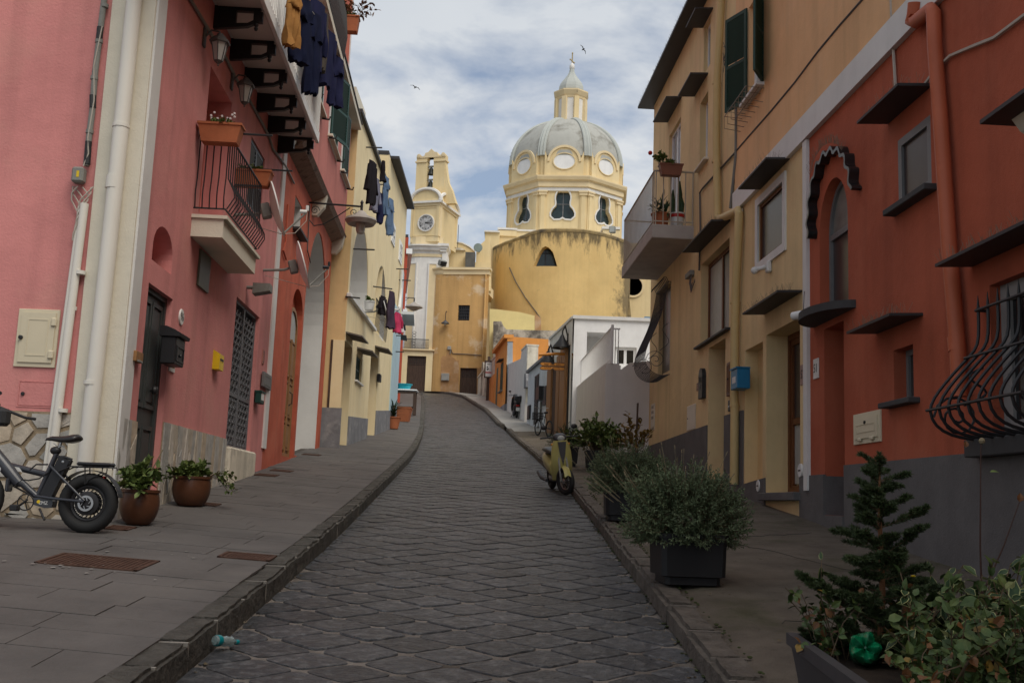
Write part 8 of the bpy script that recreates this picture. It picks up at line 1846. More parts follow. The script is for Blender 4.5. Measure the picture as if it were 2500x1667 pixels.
for (x0, z0), (x1, z1) in zip(arc, arc[1:]): m.add([(x0,-.06, z0), (x0,.06, z0), (x1,.06, z1), (x1,-.06, z1), (x0,-.06, z0 + .006), (x0,.06, z0 + .006), (x1,.06, z1 + .006), (x1,-.06, z1 + .006)], [(0,1,2,3), (4,5,6,7), (0,4,7,3), (1,2,6,5)])
m.build('mudguard', BLACKP, bike)
cb = [ub(x, y)[0::2] for x, y in ((372,1150), (560,1150), (592,1190), (575,1255), (500,1262), (380,1225))]; MB(bfm).prism(cb, -.05,.06).build('controller_case', BIKE, bike)
p = BF.at(U(490,1208)); txt('EMZ', .045, WPLAS, bike, BF.P(p[0], p[1], .062), BF.U); p = BF.at(U(438,1195)); MB(bfm).lathe([(.001,.064), (.016,.063), (.017,.06)], 14, (p[0], 0, p[1]), axis='y').build('badge', YELP, bike)
p = BF.at(U(15,835)); dd = (Vector(ub(80,850)) - Vector(ub(-40,700))).normalized(); DX = Vector((dd.x, 0, dd.z)); txt('MOO', .06, WPLAS, bike, BF.P(p[0] - .03, p[1] + .02,.062), DX, Vector((-DX.z, 0, DX.x)))
m = MB(bfm); torus(m, ub(300,1200,.06), .075,.006, seg=36, k=6)
for i in range(5): a = 2 * math.pi * i / 5; m.tube([ub(300,1200,.06), (ub(300,1200)[0] + .075 * math.cos(a), .06, ub(300,1200)[2] + .075 * math.sin(a))], .006,4)
m.build('chainring', IRON, bike); bt([(340,1170,.09), (225,1250,.09)], .009, 'crank', IRON); p = ub(215,1258); MB(bfm).cbox(p[0] - .04, p[0] + .04,.08,.15, p[2] - .03, p[2] + .03,.01).build('pedal', BLACKP, bike); bt([(330,1150,-.1), (85,1022,-.1)], .009, 'crank', IRON); p = ub(85,1022); MB(bfm).cbox(p[0] - .04, p[0] + .04,-.2,-.1, p[2] - .012, p[2] + .012,.008).build('pedal', BLACKP, bike)
bt([(440,1270,.04), (520,1385,.10)], .011, 'kickstand', IRON); bt([(250,960,.04), (330,970,.06), (440,950,.05), (530,880,.03)], .007, 'brake_cable', IRON); bt([(330,860,.03), (400,800,.03), (520,800,.02)], .008, 'cable_loop', IRON)
bt([(50,805,-.08), (470,908,-.08)], .032, 'top_tube', BIKE); MB(bfm).prism([ub(x, y)[0::2] for x, y in ((70,808), (180,830), (215,880), (100,850))], -.05,-.045).build('sticker', WPLAS, bike)
m = MB(bfm); a = ub(0,0); m.cbox(ub(190,0)[0], ub(232,0)[0], -.04,.06, ub(0,1085)[2], ub(0,940)[2], .012); m.build('folding_hinge', BIKE, bike)
bt([(-220,480,0), (-190,300,0), (-160,140,0)], .02, 'stem', BIKE); hb = [( -160,135,-.30), (-160,135,.0), (-60,140,.20), (90,125,.32)]
bt(hb, .013, 'handlebar', IRON); bt([(60,130,.30), (190,78,.36)], .018, 'grip', BLACKP); bt([(-160,160,-.28), (120,275,-.30), (235,292,-.30)], .015, 'brake_lever', IRON)
p0, p1 = ub(-120,205), ub(120,400); MB(bfm).cbox(p0[0], p1[0], .0,.16, p1[2], p0[2], .03).build('front_bag', flat('dark_grey_bag_cloth', (.03,.031,.033), .8), bike)
# ---- brown pots by the door
p = G((322,1283), .255); pot('brown_pot', (p.x, p.y + .17, zsl(p.x, p.y + .17)), .12,.185,.33, TERRAD, 'round brown pot with a bushy plant and a leaning stick beside the bicycle', 11, leafm=G_MID, rad=(.27,.26,.42), stems=44, per=12, ll=.085, lw=.03, belly=.035, group='brown pots by the pink house')
t = [o for o in SC.objects if o.name.startswith('brown_pot')][0]; b0 = Vector(t.location); MB().tube([b0 + Vector((-.02,0,.3)), b0 + Vector((.2,-.02,.78))], .006,5).build('stick', STRAW, t)
p = G((452,1237), .255); pot('brown_pot', (p.x, p.y + .2, zsl(p.x, p.y + .2)), .15,.22,.33, TERRAD, 'round brown pot with a low plant trailing to the right', 12, leafm=G_MID, rad=(.32,.28,.26), stems=40, per=11, ll=.085, lw=.03, belly=.03, group='brown pots by the pink house')
t = [o for o in SC.objects if o.name.startswith('brown_pot')][1]; c = Vector(t.location) + Vector((.2,-.02,.35)); q = random.Random(14); lm, sm = MB(), MB()
for k in range(9):
    e = c + Vector((q.uniform(.15,.38), q.uniform(-.12,.1), q.uniform(-.18,.04))); mid = (c + e) / 2 + Vector((0,0,.08)); sm.tube([c, mid, e], .004,4, cap=False)
    for j_ in range(10): pp = mid.lerp(e, q.random()); leaf(lm, pp, rv(q), Vector((0,0,1)), .06,.022)
sm.build('trailing_stems', STEM, t); lm.build('trailing_leaves', G_MID, t)
# ---- lavender in black planters
def lavender(c, rx, ry, h, n, seed, t, low=-.25):
    """dense dome of upright twigs set with narrow leaves"""
    q = random.Random(seed); lm, sm = MB(), MB(); c = Vector(c)
    for _ in range(n):
        d = rv(q); d.z = q.uniform(low, 1.0); d.normalize(); rr = q.uniform(.62,1.06) * (1 + .13 * noise.noise(d * 2.3 + Vector((seed, 0,0))))
        tip = c + Vector((d.x * rx * rr, d.y * ry * rr, max(low * .8, d.z) * h * rr)); b = c + Vector((d.x * rx * .25, d.y * ry * .25,-.02 + .3 * h * max(0, d.z) * .5))
        up = ((tip - b).normalized() + Vector((0,0,.35))).normalized(); st = tip - up * q.uniform(.10,.2)
        sm.tube([b.lerp(st, .4), st, tip], [.003,.002,.001], 3, cap=False); kk = 18
        for j_ in range(kk):
            t_ = j_ / kk; p_ = st.lerp(tip, t_); rad = (rv(q) * 1.2 + up * (.45 + t_)).normalized(); leaf(lm, p_, rad, rv(q), q.uniform(.028,.05) * (1.15 - .4 * t_), .005)
    sm.build('twigs', STEM, t, kind='stuff'); lm.build('foliage', G_LAV, t, kind='stuff')
def stalks(c, rx, ry, h, n, seed, t, bias=(-1,0)):
    q = random.Random(seed); m = MB(); c = Vector(c)
    for _ in range(n):
        d = rv(q); d.z = abs(d.z) * .7 + .25; d.normalize(); d.x += bias[0] * q.random() * .6
        b = c + Vector((d.x * rx * .8, d.y * ry * .8, d.z * h * .75)); e = b + (d + Vector((0,0,.8))).normalized() * q.uniform(.15,.32); m.tube([b, e], .0018,3, cap=False); m.tube([e, e + (e - b).normalized() * .035], .004,4)
    m.build('dry_flower_stalks', STRAW, t, kind='stuff')
BLKP = mk('black_resin_planter', (.014,.014,.015), rough=.5, var=.2, bump=.05)
def planter(base, w, h, name, label, rot=0.0, taper=.9, cut=0.0):
    t = thing(name, base, label, 'planter', 'black planters on the right pavement'); fr = world_frame(base, rot); m = MB(fr); a, b = w / 2 * taper, w / 2
    prof = [(a * .86,0), (a * .86,.06), (a, .07), (b, h - .04), (b + .012, h - .04), (b + .012, h), (b - .02, h), (b - .02, h - .05)]; oc = [(-1,-1 + cut), (-1 + cut, -1), (1 - cut, -1), (1,-1 + cut), (1,1 - cut), (1 - cut, 1), (-1 + cut, 1), (-1,1 - cut)] if cut else [(-1,-1), (1,-1), (1,1), (-1,1)]
    k = len(oc); m.add([(x * r_, y * r_, z) for r_, z in prof for x, y in oc], [tuple(range(k - 1,-1,-1))] + [(i * k + j_, i * k + (j_ + 1) % k, (i + 1) * k + (j_ + 1) % k, (i + 1) * k + j_) for i in range(len(prof) - 1) for j_ in range(k)]); m.build('tub', BLKP, t)
    MB(fr).quad(*[(x * (b - .021), y * (b - .021), h - .045) for x, y in oc]).build('soil', SOIL, t); return t
p1 = G((1690,1433), .17); b1 = (p1.x, p1.y + .27, zsr(p1.x, p1.y + .27)); t = planter(b1,.56,.42, 'lavender_planter', 'large lavender bush in a square black planter, nearest the camera on the right', R(4), .97,.14)
lavender((b1[0] - .03, b1[1] + .02, b1[2] + .56), .56,.54,.50,1700,3, t, -.6); stalks((b1[0] - .05, b1[1], b1[2] + .56), .5,.5,.52,45,4, t)
p2 = G((1502,1271), .17); b2 = (p2.x + .1, p2.y + .22, zsr(p2.x, p2.y + .22)); t = planter(b2,.46,.40, 'lavender_planter', 'second lavender bush in a tall black planter behind the nearest one', 0,.95,.2)
lavender((b2[0] + .12, b2[1], b2[2] + .56), .60,.54,.48,1300,5, t, -.5); stalks((b2[0], b2[1], b2[2] + .56), .55,.5,.45,40,6, t)
# row of mixed plants behind the yellow scooter
def gat_(p, dz=.17): return G(p, dz)
for k, (px, label, lm_, rad, hh, nst, per, ll, lw, seed) in enumerate((((1372,1172), 'dark rosemary like bush right behind the yellow scooter', G_DARK, (.55,.55,.62), .5,220,24,.05,.007,21), ((1445,1165), 'bright leafy green shrub between the rosemary bush and the second lavender', G_MID, (.95,.7,.9), .55,130,16,.10,.034,22), ((1560,1160), 'thin shrub with yellowing leaves tied to a stake', G_YEL, (.6,.45,1.05), .35,30,12,.10,.03,23))):
    p_ = gat_((px[0], px[1])); p_ = Vector((max(1.45,20.9 * (px[0] - 1250) / FOC * 1.05), 21.6 + k * .15,0)); p_ = ((atY((1372,1060), 25.6), atY((1458,1050), 24.2), atY((1548,1050), 23.4))[k]).copy(); p_.x = max(p_.x, lerp(KR, p_.y) + .4); p_.z = zsr(p_.x, p_.y); t = planter(tuple(p_), .5,.45, 'shrub_planter', label); q = random.Random(seed)
    l_, s_ = bush(q, (p_.x, p_.y, p_.z + .42), (rad[0], rad[1], rad[2]), nst, per, ll, lw, .5); s_.build('stems', STEM, t); l_.build('leaves', lm_, t)
    if k == 2: MB().tube([p_ + Vector((.05,0,.4)), p_ + Vector((.07,0,1.55))], .022,6).build('stake', WOODD, t)
    if k == 1: l2, s2 = bush(q, (p_.x - .1, p_.y, p_.z + .5), (.6,.5,.4), 12,6,.08,.03); l2.build('yellow_leaves', G_YEL, t)
# ---- conifer trough, nearest on the right
TO = atY((1931,1544), 4.9); TX, TY = Vector((1,-.10,0)).normalized(), Vector((-.10,-1,0)).normalized()   # far left corner of the trough, its axes
TFR = Matrix(((TX.x, TY.x, 0, TO.x), (TX.y, TY.y, 0, TO.y), (0,0,1,0), (0,0,0,1))); ztr_ = TO.z
tr_ = thing('conifer_trough', (TO.x + .5, TO.y - .8, zsr(TO.x, TO.y - .8)), 'dark grey trough in the near right corner, crowded with plants', 'planter'); m = MB(TFR); vs = []; TW, TL = 1.15,1.75
for e, z in ((.10, ztr_ - .62), (.0, ztr_ - .05), (-.018, ztr_ - .05), (-.018, ztr_), (.025, ztr_), (.03, ztr_ - .1)): vs += [(e, e, z), (TW - e, e, z), (TW - e, TL - e, z), (e, TL - e, z)]
m.add(vs, [(3,2,1,0)] + [(i * 4 + j_, i * 4 + (j_ + 1) % 4, (i + 1) * 4 + (j_ + 1) % 4, (i + 1) * 4 + j_) for i in range(5) for j_ in range(4)]); m.build('tub', mk('dark_grey_resin', (.045,.043,.045), rough=.55, var=.15, bump=.05), tr_); MB(TFR).quad((.03,.03, ztr_ - .07), (TW - .03,.03, ztr_ - .07), (TW - .03, TL - .03, ztr_ - .07), (.03, TL - .03, ztr_ - .07)).build('soil', SOIL, tr_)
gb = atY((2113,1630), 4.36); gb.z = max(gb.z, ztr_ - .02)
def free(b): return not (b.y < 4.5 and abs(b.x - gb.x * b.y / gb.y) < .13)
def inbed(q):
    while True:
        u_, v_ = q.uniform(.06, TW - .05), q.uniform(.06, TL - .3); p_ = TFR @ Vector((u_, v_, 0)); p_.z = ztr_ - .08
        if free(p_): return p_
cf = thing('young_conifer', (1.57,4.55, ztr_ - .07), 'small dark green conifer with bare upper trunk standing in the dark grey trough', 'conifer'); q = random.Random(5); base = Vector((1.575,4.55, ztr_ - .07)); top = atY((2147,1118), 4.55); HT = top.z - base.z
MB().tube([base, base.lerp(top, .35) + Vector((.01,0,0)), base.lerp(top, .7), top], [.017,.013,.009,.003], 8).build('trunk', mk('conifer_bark', (.16,.075,.035), bump=.4, bs=80), cf)
nm, tw_ = MB(), MB()
G_CON = leafmat('conifer_needles', (.034,.052,.018), (.058,.080,.03), .6)
def needles(a, b, dens):
    d = (b - a); l = d.length; d.normalize()
    for _ in range(int(l * dens)):
        p_ = a.lerp(b, q.random()); dr = (rv(q) + d * .9 + Vector((0,0,.25))).normalized(); leaf(nm, p_, dr, rv(q), q.uniform(.014,.025), .0019,.1)
def twig(a, d, l, lev):
    b = a + d * l; mid = a.lerp(b, .5) + Vector((0,0,-.02 * l)); tw_.tube([a, mid, b], [.004 * (1.4 - .5 * lev), .003,.0015], 4, cap=False); needles(a.lerp(b, .1), mid, 1900); needles(mid, b, 2600)
    if lev < 2:
        for k in range(int(4 + l * 20)):
            t_ = q.uniform(.25,.95); p_ = a.lerp(b, t_); s_ = d.cross(Vector((0,0,1))).normalized() * (1 if k % 2 else -1); twig(p_, (d * .75 + s_ * q.uniform(.4,.9) + Vector((0,0, q.uniform(-.15,.25)))).normalized(), l * q.uniform(.25,.42) * (1.2 - t_ * .5), lev + 1)
lev = 0
for k in range(52):
    hgt = .04 + .93 * (k / 52) ** 1.0 + q.uniform(-.02,.02); lng = (.40 * (1 - hgt) ** .75 + .06) * q.uniform(.55,1.15)
    if .53 < hgt < .62 and q.random() < .6: lng *= .5
    an = k * 2.4 + q.uniform(-.5,.5); l = lng * .80; twig(base.lerp(top, min(hgt, .98)), Vector((math.cos(an), math.sin(an), q.uniform(-.05,.6) + hgt * .35)).normalized(), l, 0 if l > .10 else 1)
needles(base.lerp(top, .9), top + Vector((0,0,.02)), 3000)
tw_.build('branches', STEM, cf, kind='stuff'); nm.build('needles', G_CON, cf, kind='stuff')
# variegated and ivy leaves
q = random.Random(17); vt = thing('variegated_shrub', (1.95,4.3, ztr_ - .07), 'cream edged variegated shrub spreading over the right end of the trough', 'shrub'); lg, lc, sm = MB(), MB(), MB()
iv = thing('ivy_tangle', (1.75,4.1, ztr_ - .07), 'tangle of small green and browning leaves filling the front of the trough', 'ground cover'); li, lb_, ly, si_ = MB(), MB(), MB(), MB()
for k in range(170):
    b0 = inbed(q); b0 = b0 if b0.x > 1.68 else inbed(q); e = b0 + Vector((q.uniform(-.1,.26), q.uniform(-.15,.15), q.uniform(.10,.46))); mid = (b0 + e) / 2 + Vector((q.uniform(-.05,.05), 0,.05)); sm.tube([b0, mid, e], [.004,.003,.002], 4, cap=False)
    for j_ in range(13):
        t_ = q.uniform(.35,1.0); p_ = mid.lerp(e, t_ * 2 - 1) if t_ > .5 else b0.lerp(mid, t_ * 2); d = (rv(q) + Vector((0,-.3,.4))).normalized(); nr = (rv(q) + Vector((0,-.6,1.2))).normalized(); l = q.uniform(.04,.075); w_ = l * .28
        
        if q.random() < .5: leaf(li, p_, d, nr, l * .9, w_ * 1.1,.15); continue
        leaf(lc, p_, d, nr, l, w_, .15); leaf(lg, p_ + nr * .0012 + d * l * .03, d, nr, l * .93, w_ * .80,.15)
for k in range(380):
    b0 = inbed(q); e = b0 + Vector((q.uniform(-.16,.16), q.uniform(-.18,.12), q.uniform(-.02,.30))); si_.tube([b0, (b0 + e) / 2 + Vector((0,0,.05)), e], .0022,3, cap=False)
    for j_ in range(9):
        p_ = b0.lerp(e, q.uniform(.2,1)) + Vector((0,0,.04)); d = (rv(q) + Vector((0,-.2,.2))).normalized(); nr = (rv(q) + Vector((0,-.5,1.3))).normalized(); x = q.random(); leaf(li if x < .80 else (ly if x < .88 else lb_), p_, d, nr, q.uniform(.030,.055), q.uniform(.011,.019), .2)
for o_, nm_, mt_, rt_ in ((sm, 'stems', STEM, vt), (lc, 'cream_leaf_margins', G_CRM, vt), (lg, 'leaf_centres', G_DARK, vt), (si_, 'stems', STEM, iv), (li, 'green_leaves', leafmat('dull_green_ivy_leaves', (.048,.078,.022), (.085,.115,.03)), iv), (lb_, 'brown_leaves', G_BRN, iv), (ly, 'yellow_leaves', G_YEL, iv)): o_.build(nm_, mt_, rt_, kind='stuff')
rs = thing('wild_rose', (2.0,4.5, ztr_ - .07), 'tall bare rose stem with a dried flower rising above the trough', 'plant'); m = MB(); b0 = Vector((1.98,4.5, ztr_ - .07)); m.tube([b0, b0 + Vector((.0,0,.5)), b0 + Vector((.015,0,.92))], [.005,.004,.002], 5); m.tube([b0 + Vector((.005,0,.3)), b0 + Vector((.10,0,.5)), b0 + Vector((.17,0,.68))], [.004,.003,.002], 5); m.build('stems', flat('rose_stem', (.05,.022,.015), .7), rs)
m = MB(); m.ball(b0 + Vector((.02,0,.93)), .014,8); m.build('seed_head', STRAW, rs); m = MB()
for p_, s_ in ((Vector((-.05,0,.9)), .03), (Vector((.17,0,.68)), .04)): leaf(m, b0 + p_, Vector((.2,0,1)).normalized(), Vector((0,-1,0)), s_, s_ * .4)
m.build('dry_leaves', G_BRN, rs); m = MB(); leaf(m, b0 + Vector((.05,0,.8)), Vector((1,-.1,.1)).normalized(), Vector((0,-.4,1)), .04,.015); m.build('green_leaf', G_MID, rs); m = MB(); m.lathe([(.001,.006), (.012,.004), (.009,0)], 8, b0 + Vector((-.30,-.05,.36))); m.build('yellow_flower', YELP, rs)
# green bottle in the trough
GRN = mk('green_plastic', (.004,.16,.065), rough=.25, var=.2, vs=8, bump=.2, bs=30, spec=.6, coat=.3); m = MB(Matrix.Translation(gb + Vector((0,0,.03))) @ Matrix.Rotation(R(-18), 4, 'Z') @ Matrix.Rotation(R(-14), 4, 'X') @ Matrix.Scale(1.25,4)); vs, fs = [], []; pr = [(.004,-.012), (.018,-.018), (.036,-.03), (.046,-.014), (.049,.01), (.047,.06), (.049,.12), (.04,.17), (.015,.2)]; SG = 30
for r_, y_ in pr:
    for k in range(SG): a = 2 * math.pi * k / SG; lob = 1 + (.12 * math.cos(5 * a) if y_ < .0 else 0); vs.append((r_ * lob * math.cos(a), y_ - (.012 * math.cos(5 * a) if -.035 < y_ < -.01 else 0), r_ * lob * math.sin(a)))
fs = [(i * SG + k, i * SG + (k + 1) % SG, (i + 1) * SG + (k + 1) % SG, (i + 1) * SG + k) for i in range(len(pr) - 1) for k in range(SG)] + [tuple(range(SG))]
m.add(vs, fs); m.sm = True; m.ang = 60; solo(m, 'plastic_bottle', GRN, gb, 'crumpled green plastic bottle lying in the trough with its base showing', 'bottle')
# plastic bottle in the gutter
p = G((548,1578), .02); t = thing('plastic_bottle', p, 'squashed clear plastic bottle with teal cap lying against the left kerb', 'bottle'); fr = Matrix.Translation(p + Vector((0,0,.035))) @ Matrix.Rotation(R(58), 4, 'Z') @ Matrix.Rotation(R(8), 4, 'Y'); CLR = mk('clear_plastic', (.42,.52,.52), rough=.15, var=.25, vs=30, bump=.5, bs=40, trans=.55, spec=.6); TEAL = flat('teal_plastic', (.0,.22,.25), .35)
MB(fr).lathe([(.001,-.09), (.028,-.088), (.034,-.07), (.026,-.03), (.034,.0), (.028,.03), (.033,.05), (.014,.085), (.012,.1)], 14, axis='x').build('body', CLR, t); MB(fr).lathe([(.016,.092), (.016,.115), (.001,.116)], 12, axis='x').build('cap', TEAL, t); MB(fr).lathe([(.035,-.075), (.0355,-.045), (.029,-.035)], 14, axis='x').build('label_band', TEAL, t)
# ---- scooters
def scooter(name, rear, front, body, label, topbox=False, seat=BLACKP, plate=True, lean=0.0, wr=.235, steer=0.0):
    rear, front = Vector(rear), Vector(front); f = (front - rear); f.normalize(); y_ = Vector((-f.y, f.x, 0)).normalized(); z_ = f.cross(y_)
    lm_ = Matrix(((f.x, y_.x, z_.x, rear.x), (f.y, y_.y, z_.y, rear.y), (f.z, y_.z, z_.z, rear.z), (0,0,0,1))) @ Matrix.Rotation(lean, 4, 'X'); L_ = 1.28; t = thing(name, rear, label, 'scooter')
    wheel(lm_, (0,0, wr), wr, .055, t, 6,0,.06, DIRON, DIRON, .0); wheel(lm_ @ Matrix.Translation((L_, 0,0)) @ Matrix.Rotation(steer, 4, 'Z'), (0,0, wr + .01), wr + .01,.05, t, 6,.09,.05, CHROME if not topbox else DIRON, DIRON, .0)
    MB(lm_).tube([(L_, .075, wr), (L_ - .13,.075,.62), (L_ - .2,.04,.8)], .02,8).tube([(L_, -.075, wr), (L_ - .13,-.075,.62), (L_ - .2,-.04,.8)], .02,8).build('fork', GREYP, t)
    def loft(rows, name_, mat, k=16):
        m = MB(lm_); m.sm = True; m.ang = 50; vs = []
        for x, z, hw, hh, sq in rows:
            for i in range(k):
                a = 2 * math.pi * i / k; ca, sa = math.cos(a), math.sin(a); vs.append((x, hw * (abs(ca) ** sq) * (1 if ca > 0 else -1), z + hh * (abs(sa) ** sq) * (1 if sa > 0 else -1)))
        m.add(vs, [(i * k + j_, i * k + (j_ + 1) % k, (i + 1) * k + (j_ + 1) % k, (i + 1) * k + j_) for i in range(len(rows) - 1) for j_ in range(k)] + [tuple(range(k)), tuple(range(len(vs) - k, len(vs)))]); return m.build(name_, mat, t)
    loft([(-.32,.66,.07,.05,.8), (-.2,.62,.14,.10,.8), (.05,.56,.17,.16,.8), (.35,.48,.16,.17,.8), (.5,.42,.13,.14,.8)], 'rear_body', body); loft([(.42,.27,.15,.05,.6), (.6,.25,.17,.045,.6), (.9,.27,.16,.05,.6)], 'footboard', DIRON)
    loft([(-.28,.76,.09,.035,.8), (-.1,.78,.15,.05,.8), (.2,.77,.15,.055,.8), (.48,.73,.10,.05,.8)], 'seat', seat)
    m = MB(lm_); m.sm = True; m.ang = 40; rows = [(.26,.93,.17), (.36,.98,.19), (.5,1.03,.20), (.64,1.04,.20), (.78,1.03,.19), (.9,1.02,.17), (1.0,1.01,.13)]; vs = []; k = 9
    for z, x, hw in rows:
        for i in range(k): s_ = -1 + 2 * i / (k - 1); vs.append((x + .12 * (1 - s_ * s_) , hw * s_, z))
        for i in range(k): s_ = 1 - 2 * i / (k - 1); vs.append((x + .12 * (1 - s_ * s_) - .05, hw * s_ * .96, z))
    k2 = 2 * k; m.add(vs, [(i * k2 + j_, i * k2 + (j_ + 1) % k2, (i + 1) * k2 + (j_ + 1) % k2, (i + 1) * k2 + j_) for i in range(len(rows) - 1) for j_ in range(k2)] + [tuple(range(k2)), tuple(range(len(vs) - k2, len(vs)))]); m.build('front_shield', body, t)
    m = MB(lm_); m.prism([(-.075,.98), (.075,.98), (.05,.75), (.0,.55), (-.05,.75)], 1.10,1.175, 'nz'); m.build('shield_panel', DIRON, t)
    arc = [(L_ + (wr + .035) * math.cos(R(a)), wr + (wr + .035) * math.sin(R(a))) for a in range(25,165,10)]; m = MB(lm_)
    for (x0, z0), (x1, z1) in zip(arc, arc[1:]): m.add([(x0,-.06, z0 - .02), (x0,0, z0 + .012), (x0,.06, z0 - .02), (x1,-.06, z1 - .02), (x1,0, z1 + .012), (x1,.06, z1 - .02)], [(0,1,4,3), (1,2,5,4)])
    m.build('front_mudguard', body, t)
    loft([(.86,1.04,.05,.05,1), (.94,1.06,.13,.075,.8), (1.03,1.05,.12,.07,.8), (1.09,1.02,.06,.04,1)], 'handlebar_cowl', DIRON); MB(lm_).tube([(.88,-.36,1.05), (.93,-.18,1.06), (.93,.18,1.06), (.88,.36,1.05)], .016,8).build('handlebar', BLACKP, t)
    for s_ in (-1,1): MB(lm_).tube([(.93, s_ * .22,1.07), (.96, s_ * .27,1.2)], .007,5).ball((.96, s_ * .29,1.25), .06,10, (.35,1.1,.8)).build('mirror', BLACKP, t); MB(lm_).ball((1.0, s_ * .15,.93), .035,8, (.6,1,.7)).build('indicator', MATS.get('amber') or flat('amber', (.55,.22,.02), .3), t)
    MB(lm_).ball((1.09,0,1.04), .07,12, (.4,1,.8)).build('headlight', CURTW, t); MB(lm_).cbox(-.36,-.30,-.09,.09,.60,.68,.02).build('tail_light', REDP, t); MB(lm_).tube([(.3,-.16,.2), (-.05,-.19,.24), (-.35,-.19,.32)], [.03,.05,.045], 10).build('exhaust', DIRON, t); MB(lm_).cbox(-.1,.3,.10,.2,.16,.36,.03).build('engine', DIRON, t)
    m = MB(lm_); m.tube([(.35,.12,.22), (.30,.25,.01)], .012,6); m.build('side_stand', IRON, t)
    if plate: MB(lm_).box(-.40,-.39,-.09,.09,.38,.55).build('number_plate', PAPER, t); MB(lm_).add([(-.20,-.08,.62), (-.20,.08,.62), (-.395,.08,.36), (-.395,-.08,.36), (-.19,-.08,.6), (-.19,.08,.6), (-.385,.08,.36), (-.385,-.08,.36)], [(0,1,2,3), (4,5,6,7), (0,4,7,3), (1,2,6,5)]).build('plate_holder', BLACKP, t)
    if topbox: loft([(-.62,1.0,.13,.10,.6), (-.58,.99,.20,.14,.6), (-.4,1.0,.22,.16,.6), (-.25,.99,.19,.13,.6)], 'top_box', BLACKP); MB(lm_).cbox(-.55,-.2,-.1,.1,.80,.86,.02).build('carrier', DIRON, t); MB(lm_).ball((-.50,0,1.12), .12,12, (.8,1,.35)).build('top_box_badge', CHROME, t)
    return t
fr_, rr_ = G((1382,1208)), G((1342,1190)); dv = (fr_ - rr_).normalized(); scooter('yellow_scooter', fr_ - dv * 1.28, fr_, SCOOT, 'pale yellow scooter parked at the right kerb facing down the street', lean=R(6), plate=False, steer=R(24), wr=.25)
p = G(QS(790,1425), .16); f_ = Vector((-.10,1,0)).normalized() * 1.28; fe = p + Vector((f_.x, f_.y, 0)); fe.z = zsr(fe.x, fe.y); p.z = zsr(p.x, p.y); scooter('black_scooter', p, fe, BLACKP, 'black scooter with a top box parked on the far right pavement, seen from behind', True)
# ---- bicycle by the wooden entrance
bp = WS.P(2.6,0,.75); bp.z = zsr(bp.x, bp.y); t = thing('bicycle', bp, 'dark bicycle with a basket leaning by the wooden entrance of the white house', 'bicycle'); fm = world_frame(bp, R(-68)) @ Matrix.Rotation(R(0), 4, 'X')
wheel(fm, (0,0,.31), .31,.022, t, 24,0,.03); wheel(fm, (1.02,0,.31 - .1), .31,.022, t, 24,0,.03)
for pts, r_ in (([(0,0,.31), (.1,0,.62), (.14,0,.78), (.2,0,1.0)], .014), ([(.14,0,.72), (.5,0,.3)], .016), ([(.5,0,.3), (.66,0,.78)], .015), ([(.64,0,.7), (1.02,0,.21)], .009), ([(.5,0,.3), (1.02,0,.21)], .009), ([(.15,0,.78), (.62,0,.66)], .014)): MB(fm).tube(pts, r_, 7).build('frame_tube', IRON, t)
MB(fm).tube([(.28,-.28,1.04), (.2,-.2,1.03), (.19,0,1.0), (.2,.2,1.03), (.28,.28,1.04)], .012,7).build('handlebar', CHROME, t); MB(fm).ball((.68,0,.82), .11,10, (1.3,.7,.4)).build('saddle', BLACKP, t)
m = MB(fm)
for k in range(5): m.ring([(-.22 + .0,.62 + k * .06), (.08,.62 + k * .06), (.08,.63 + k * .06), (-.22,.63 + k * .06)], [(-.215,.622 + k * .06), (.075,.622 + k * .06), (.075,.628 + k * .06), (-.215,.628 + k * .06)], -.16,.16)
for k in range(9): m.box(-.222 + k * .037,-.214 + k * .037,-.165,-.158,.6,.88).box(-.222 + k * .037,-.214 + k * .037,.158,.165,.6,.88)
m.box(-.22,.08,-.16,.16,.6,.61); m.build('basket', BLACKP, t)
# ---- pots, table and basin far up the left pavement
p = G(X(442,1515), .24); pot('yucca_pot', (p.x, p.y, zsl(p.x, p.y)), .2,.29,.42, TERRA, 'terracotta pot with a spiky yucca against the yellow house', 31, fol=False, rim=.05)
t = [o for o in SC.objects if o.name.startswith('yucca_pot')][0]; c = Vector(t.location) + Vector((0,0,.4)); q = random.Random(6); m = MB()
for k in range(90):
    d = rv(q); d.z = abs(d.z) * .7 + .15; d.normalize(); b_ = c + Vector((0,0, q.uniform(.0,.45))); leaf(m, b_, d, Vector((0,0,1)), q.uniform(.3,.5), .022,.3)
m.build('leaves', G_DARK, t); MB().tube([c + Vector((0,0,-.1)), c + Vector((0,0,.5))], .04,7).build('trunk', STEM, t)
p = G(X(512,1450), .22); pot('square_pot', (p.x, p.y + .25, zsl(p.x, p.y)), .34,.44,.62, TERRA, 'large square terracotta pot behind the yucca', 33, fol=False, square=True, cat='flower pot')
p = G(X(512,1410), .22) ; tx0, ty0 = p.x + .02, p.y + 1.4; tz = zsl(tx0, ty0); t = thing('garden_table', (tx0, ty0, tz), 'small white topped wooden table beyond the square terracotta pot', 'table'); HTT = 1.22
MB(world_frame((tx0, ty0, tz))).cbox(-.62,.62,-.4,.4, HTT - .07, HTT, .02).build('table_top', WHITE, t)
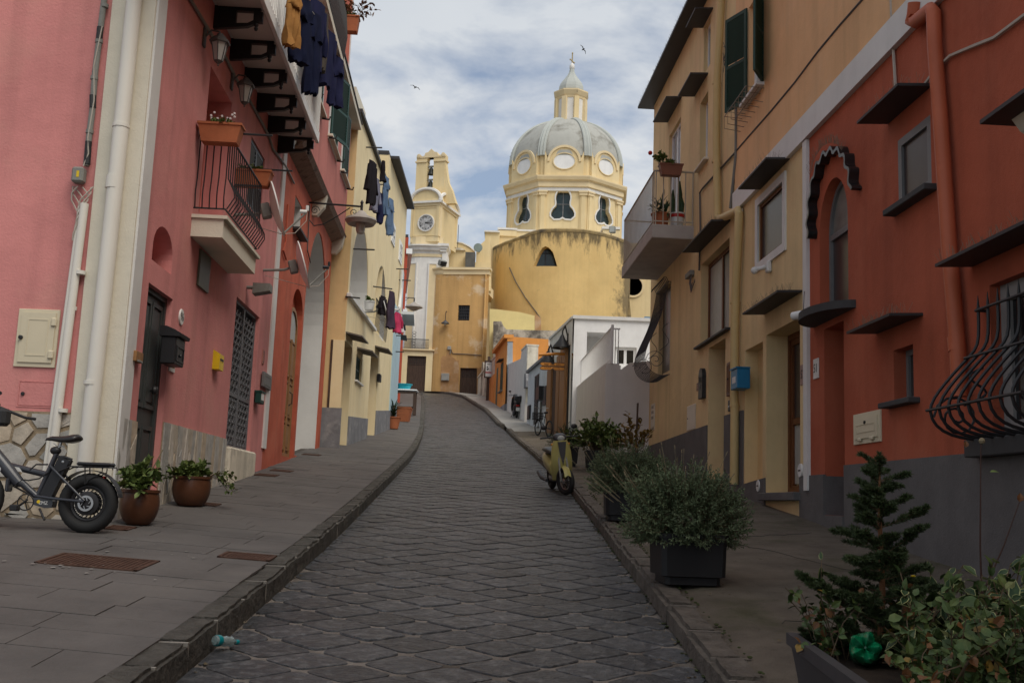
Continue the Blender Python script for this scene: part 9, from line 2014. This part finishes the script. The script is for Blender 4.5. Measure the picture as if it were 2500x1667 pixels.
for a in (-.5,.5):
    for b in (-.3,.3): MB(world_frame((tx0, ty0, tz))).cbox(a - .06, a + .06, b - .05, b + .05,0, HTT - .07,.01).build('leg', WOODD, t)
MB(world_frame((tx0, ty0, tz))).cbox(-.5,.5,-.34,-.28, HTT - .2, HTT - .08,.01).build('apron', WOODD, t); MB(world_frame((tx0, ty0, tz))).cbox(-.5,.5,-.3,.3,.35,.4,.01).build('shelf', WOODD, t)
t = thing('wash_basin', (tx0 - .08, ty0, tz + HTT), 'turquoise plastic basin on the small white table', 'basin'); MB().lathe([(.30,0), (.40,.24), (.44,.25), (.44,.27), (.38,.27), (.29,.02), (.001,.02)], 24, (tx0 - .08, ty0, tz + HTT)).build('bowl', flat('turquoise_plastic', (.02,.42,.52), .35), t)
# ---- gulls
for px, dist, sz, lab in (((1014,214), 90,.9, 'gull flying left of the dome high above the clock tower'), ((1424,121), 95,.8, 'gull flying just right of the cross on the dome')):
    p = atY(px, dist); t = thing('gull', p, lab, 'bird', 'gulls in the sky'); fr = Matrix.Translation(p) @ Matrix.Rotation(R(30), 4, 'Z') @ Matrix.Rotation(R(12 if px[0] < 1200 else 50), 4, 'Y'); MB(fr).tube([(0,-.22,0), (0,-.1,.01), (0,.1,0), (0,.28,.0)], [.02,.06,.055,.01], 8).build('body', flat('gull_grey', (.05,.05,.05), .8) if 'gull_grey' not in MATS else MATS['gull_grey'], t)
    fr = fr @ Matrix.Scale(.7,4)
    for s_ in (-1,1): MB(fr).add([(s_ * .04,-.1,.02), (s_ * .04,.08,.02), (s_ * .35,-.06,.16), (s_ * .35,.09,.16), (s_ * .72,.1,.02), (s_ * .70,.14,.02)] + [(s_ * .04,-.1,.005), (s_ * .04,.08,.005), (s_ * .35,-.06,.145), (s_ * .35,.09,.145), (s_ * .72,.1,.005), (s_ * .70,.14,.005)], [(0,1,3,2), (2,3,5,4), (6,8,9,7), (8,10,11,9), (0,2,8,6), (2,4,10,8), (1,7,9,3), (3,9,11,5), (4,5,11,10)]).build('wing', MATS['gull_grey'], t)
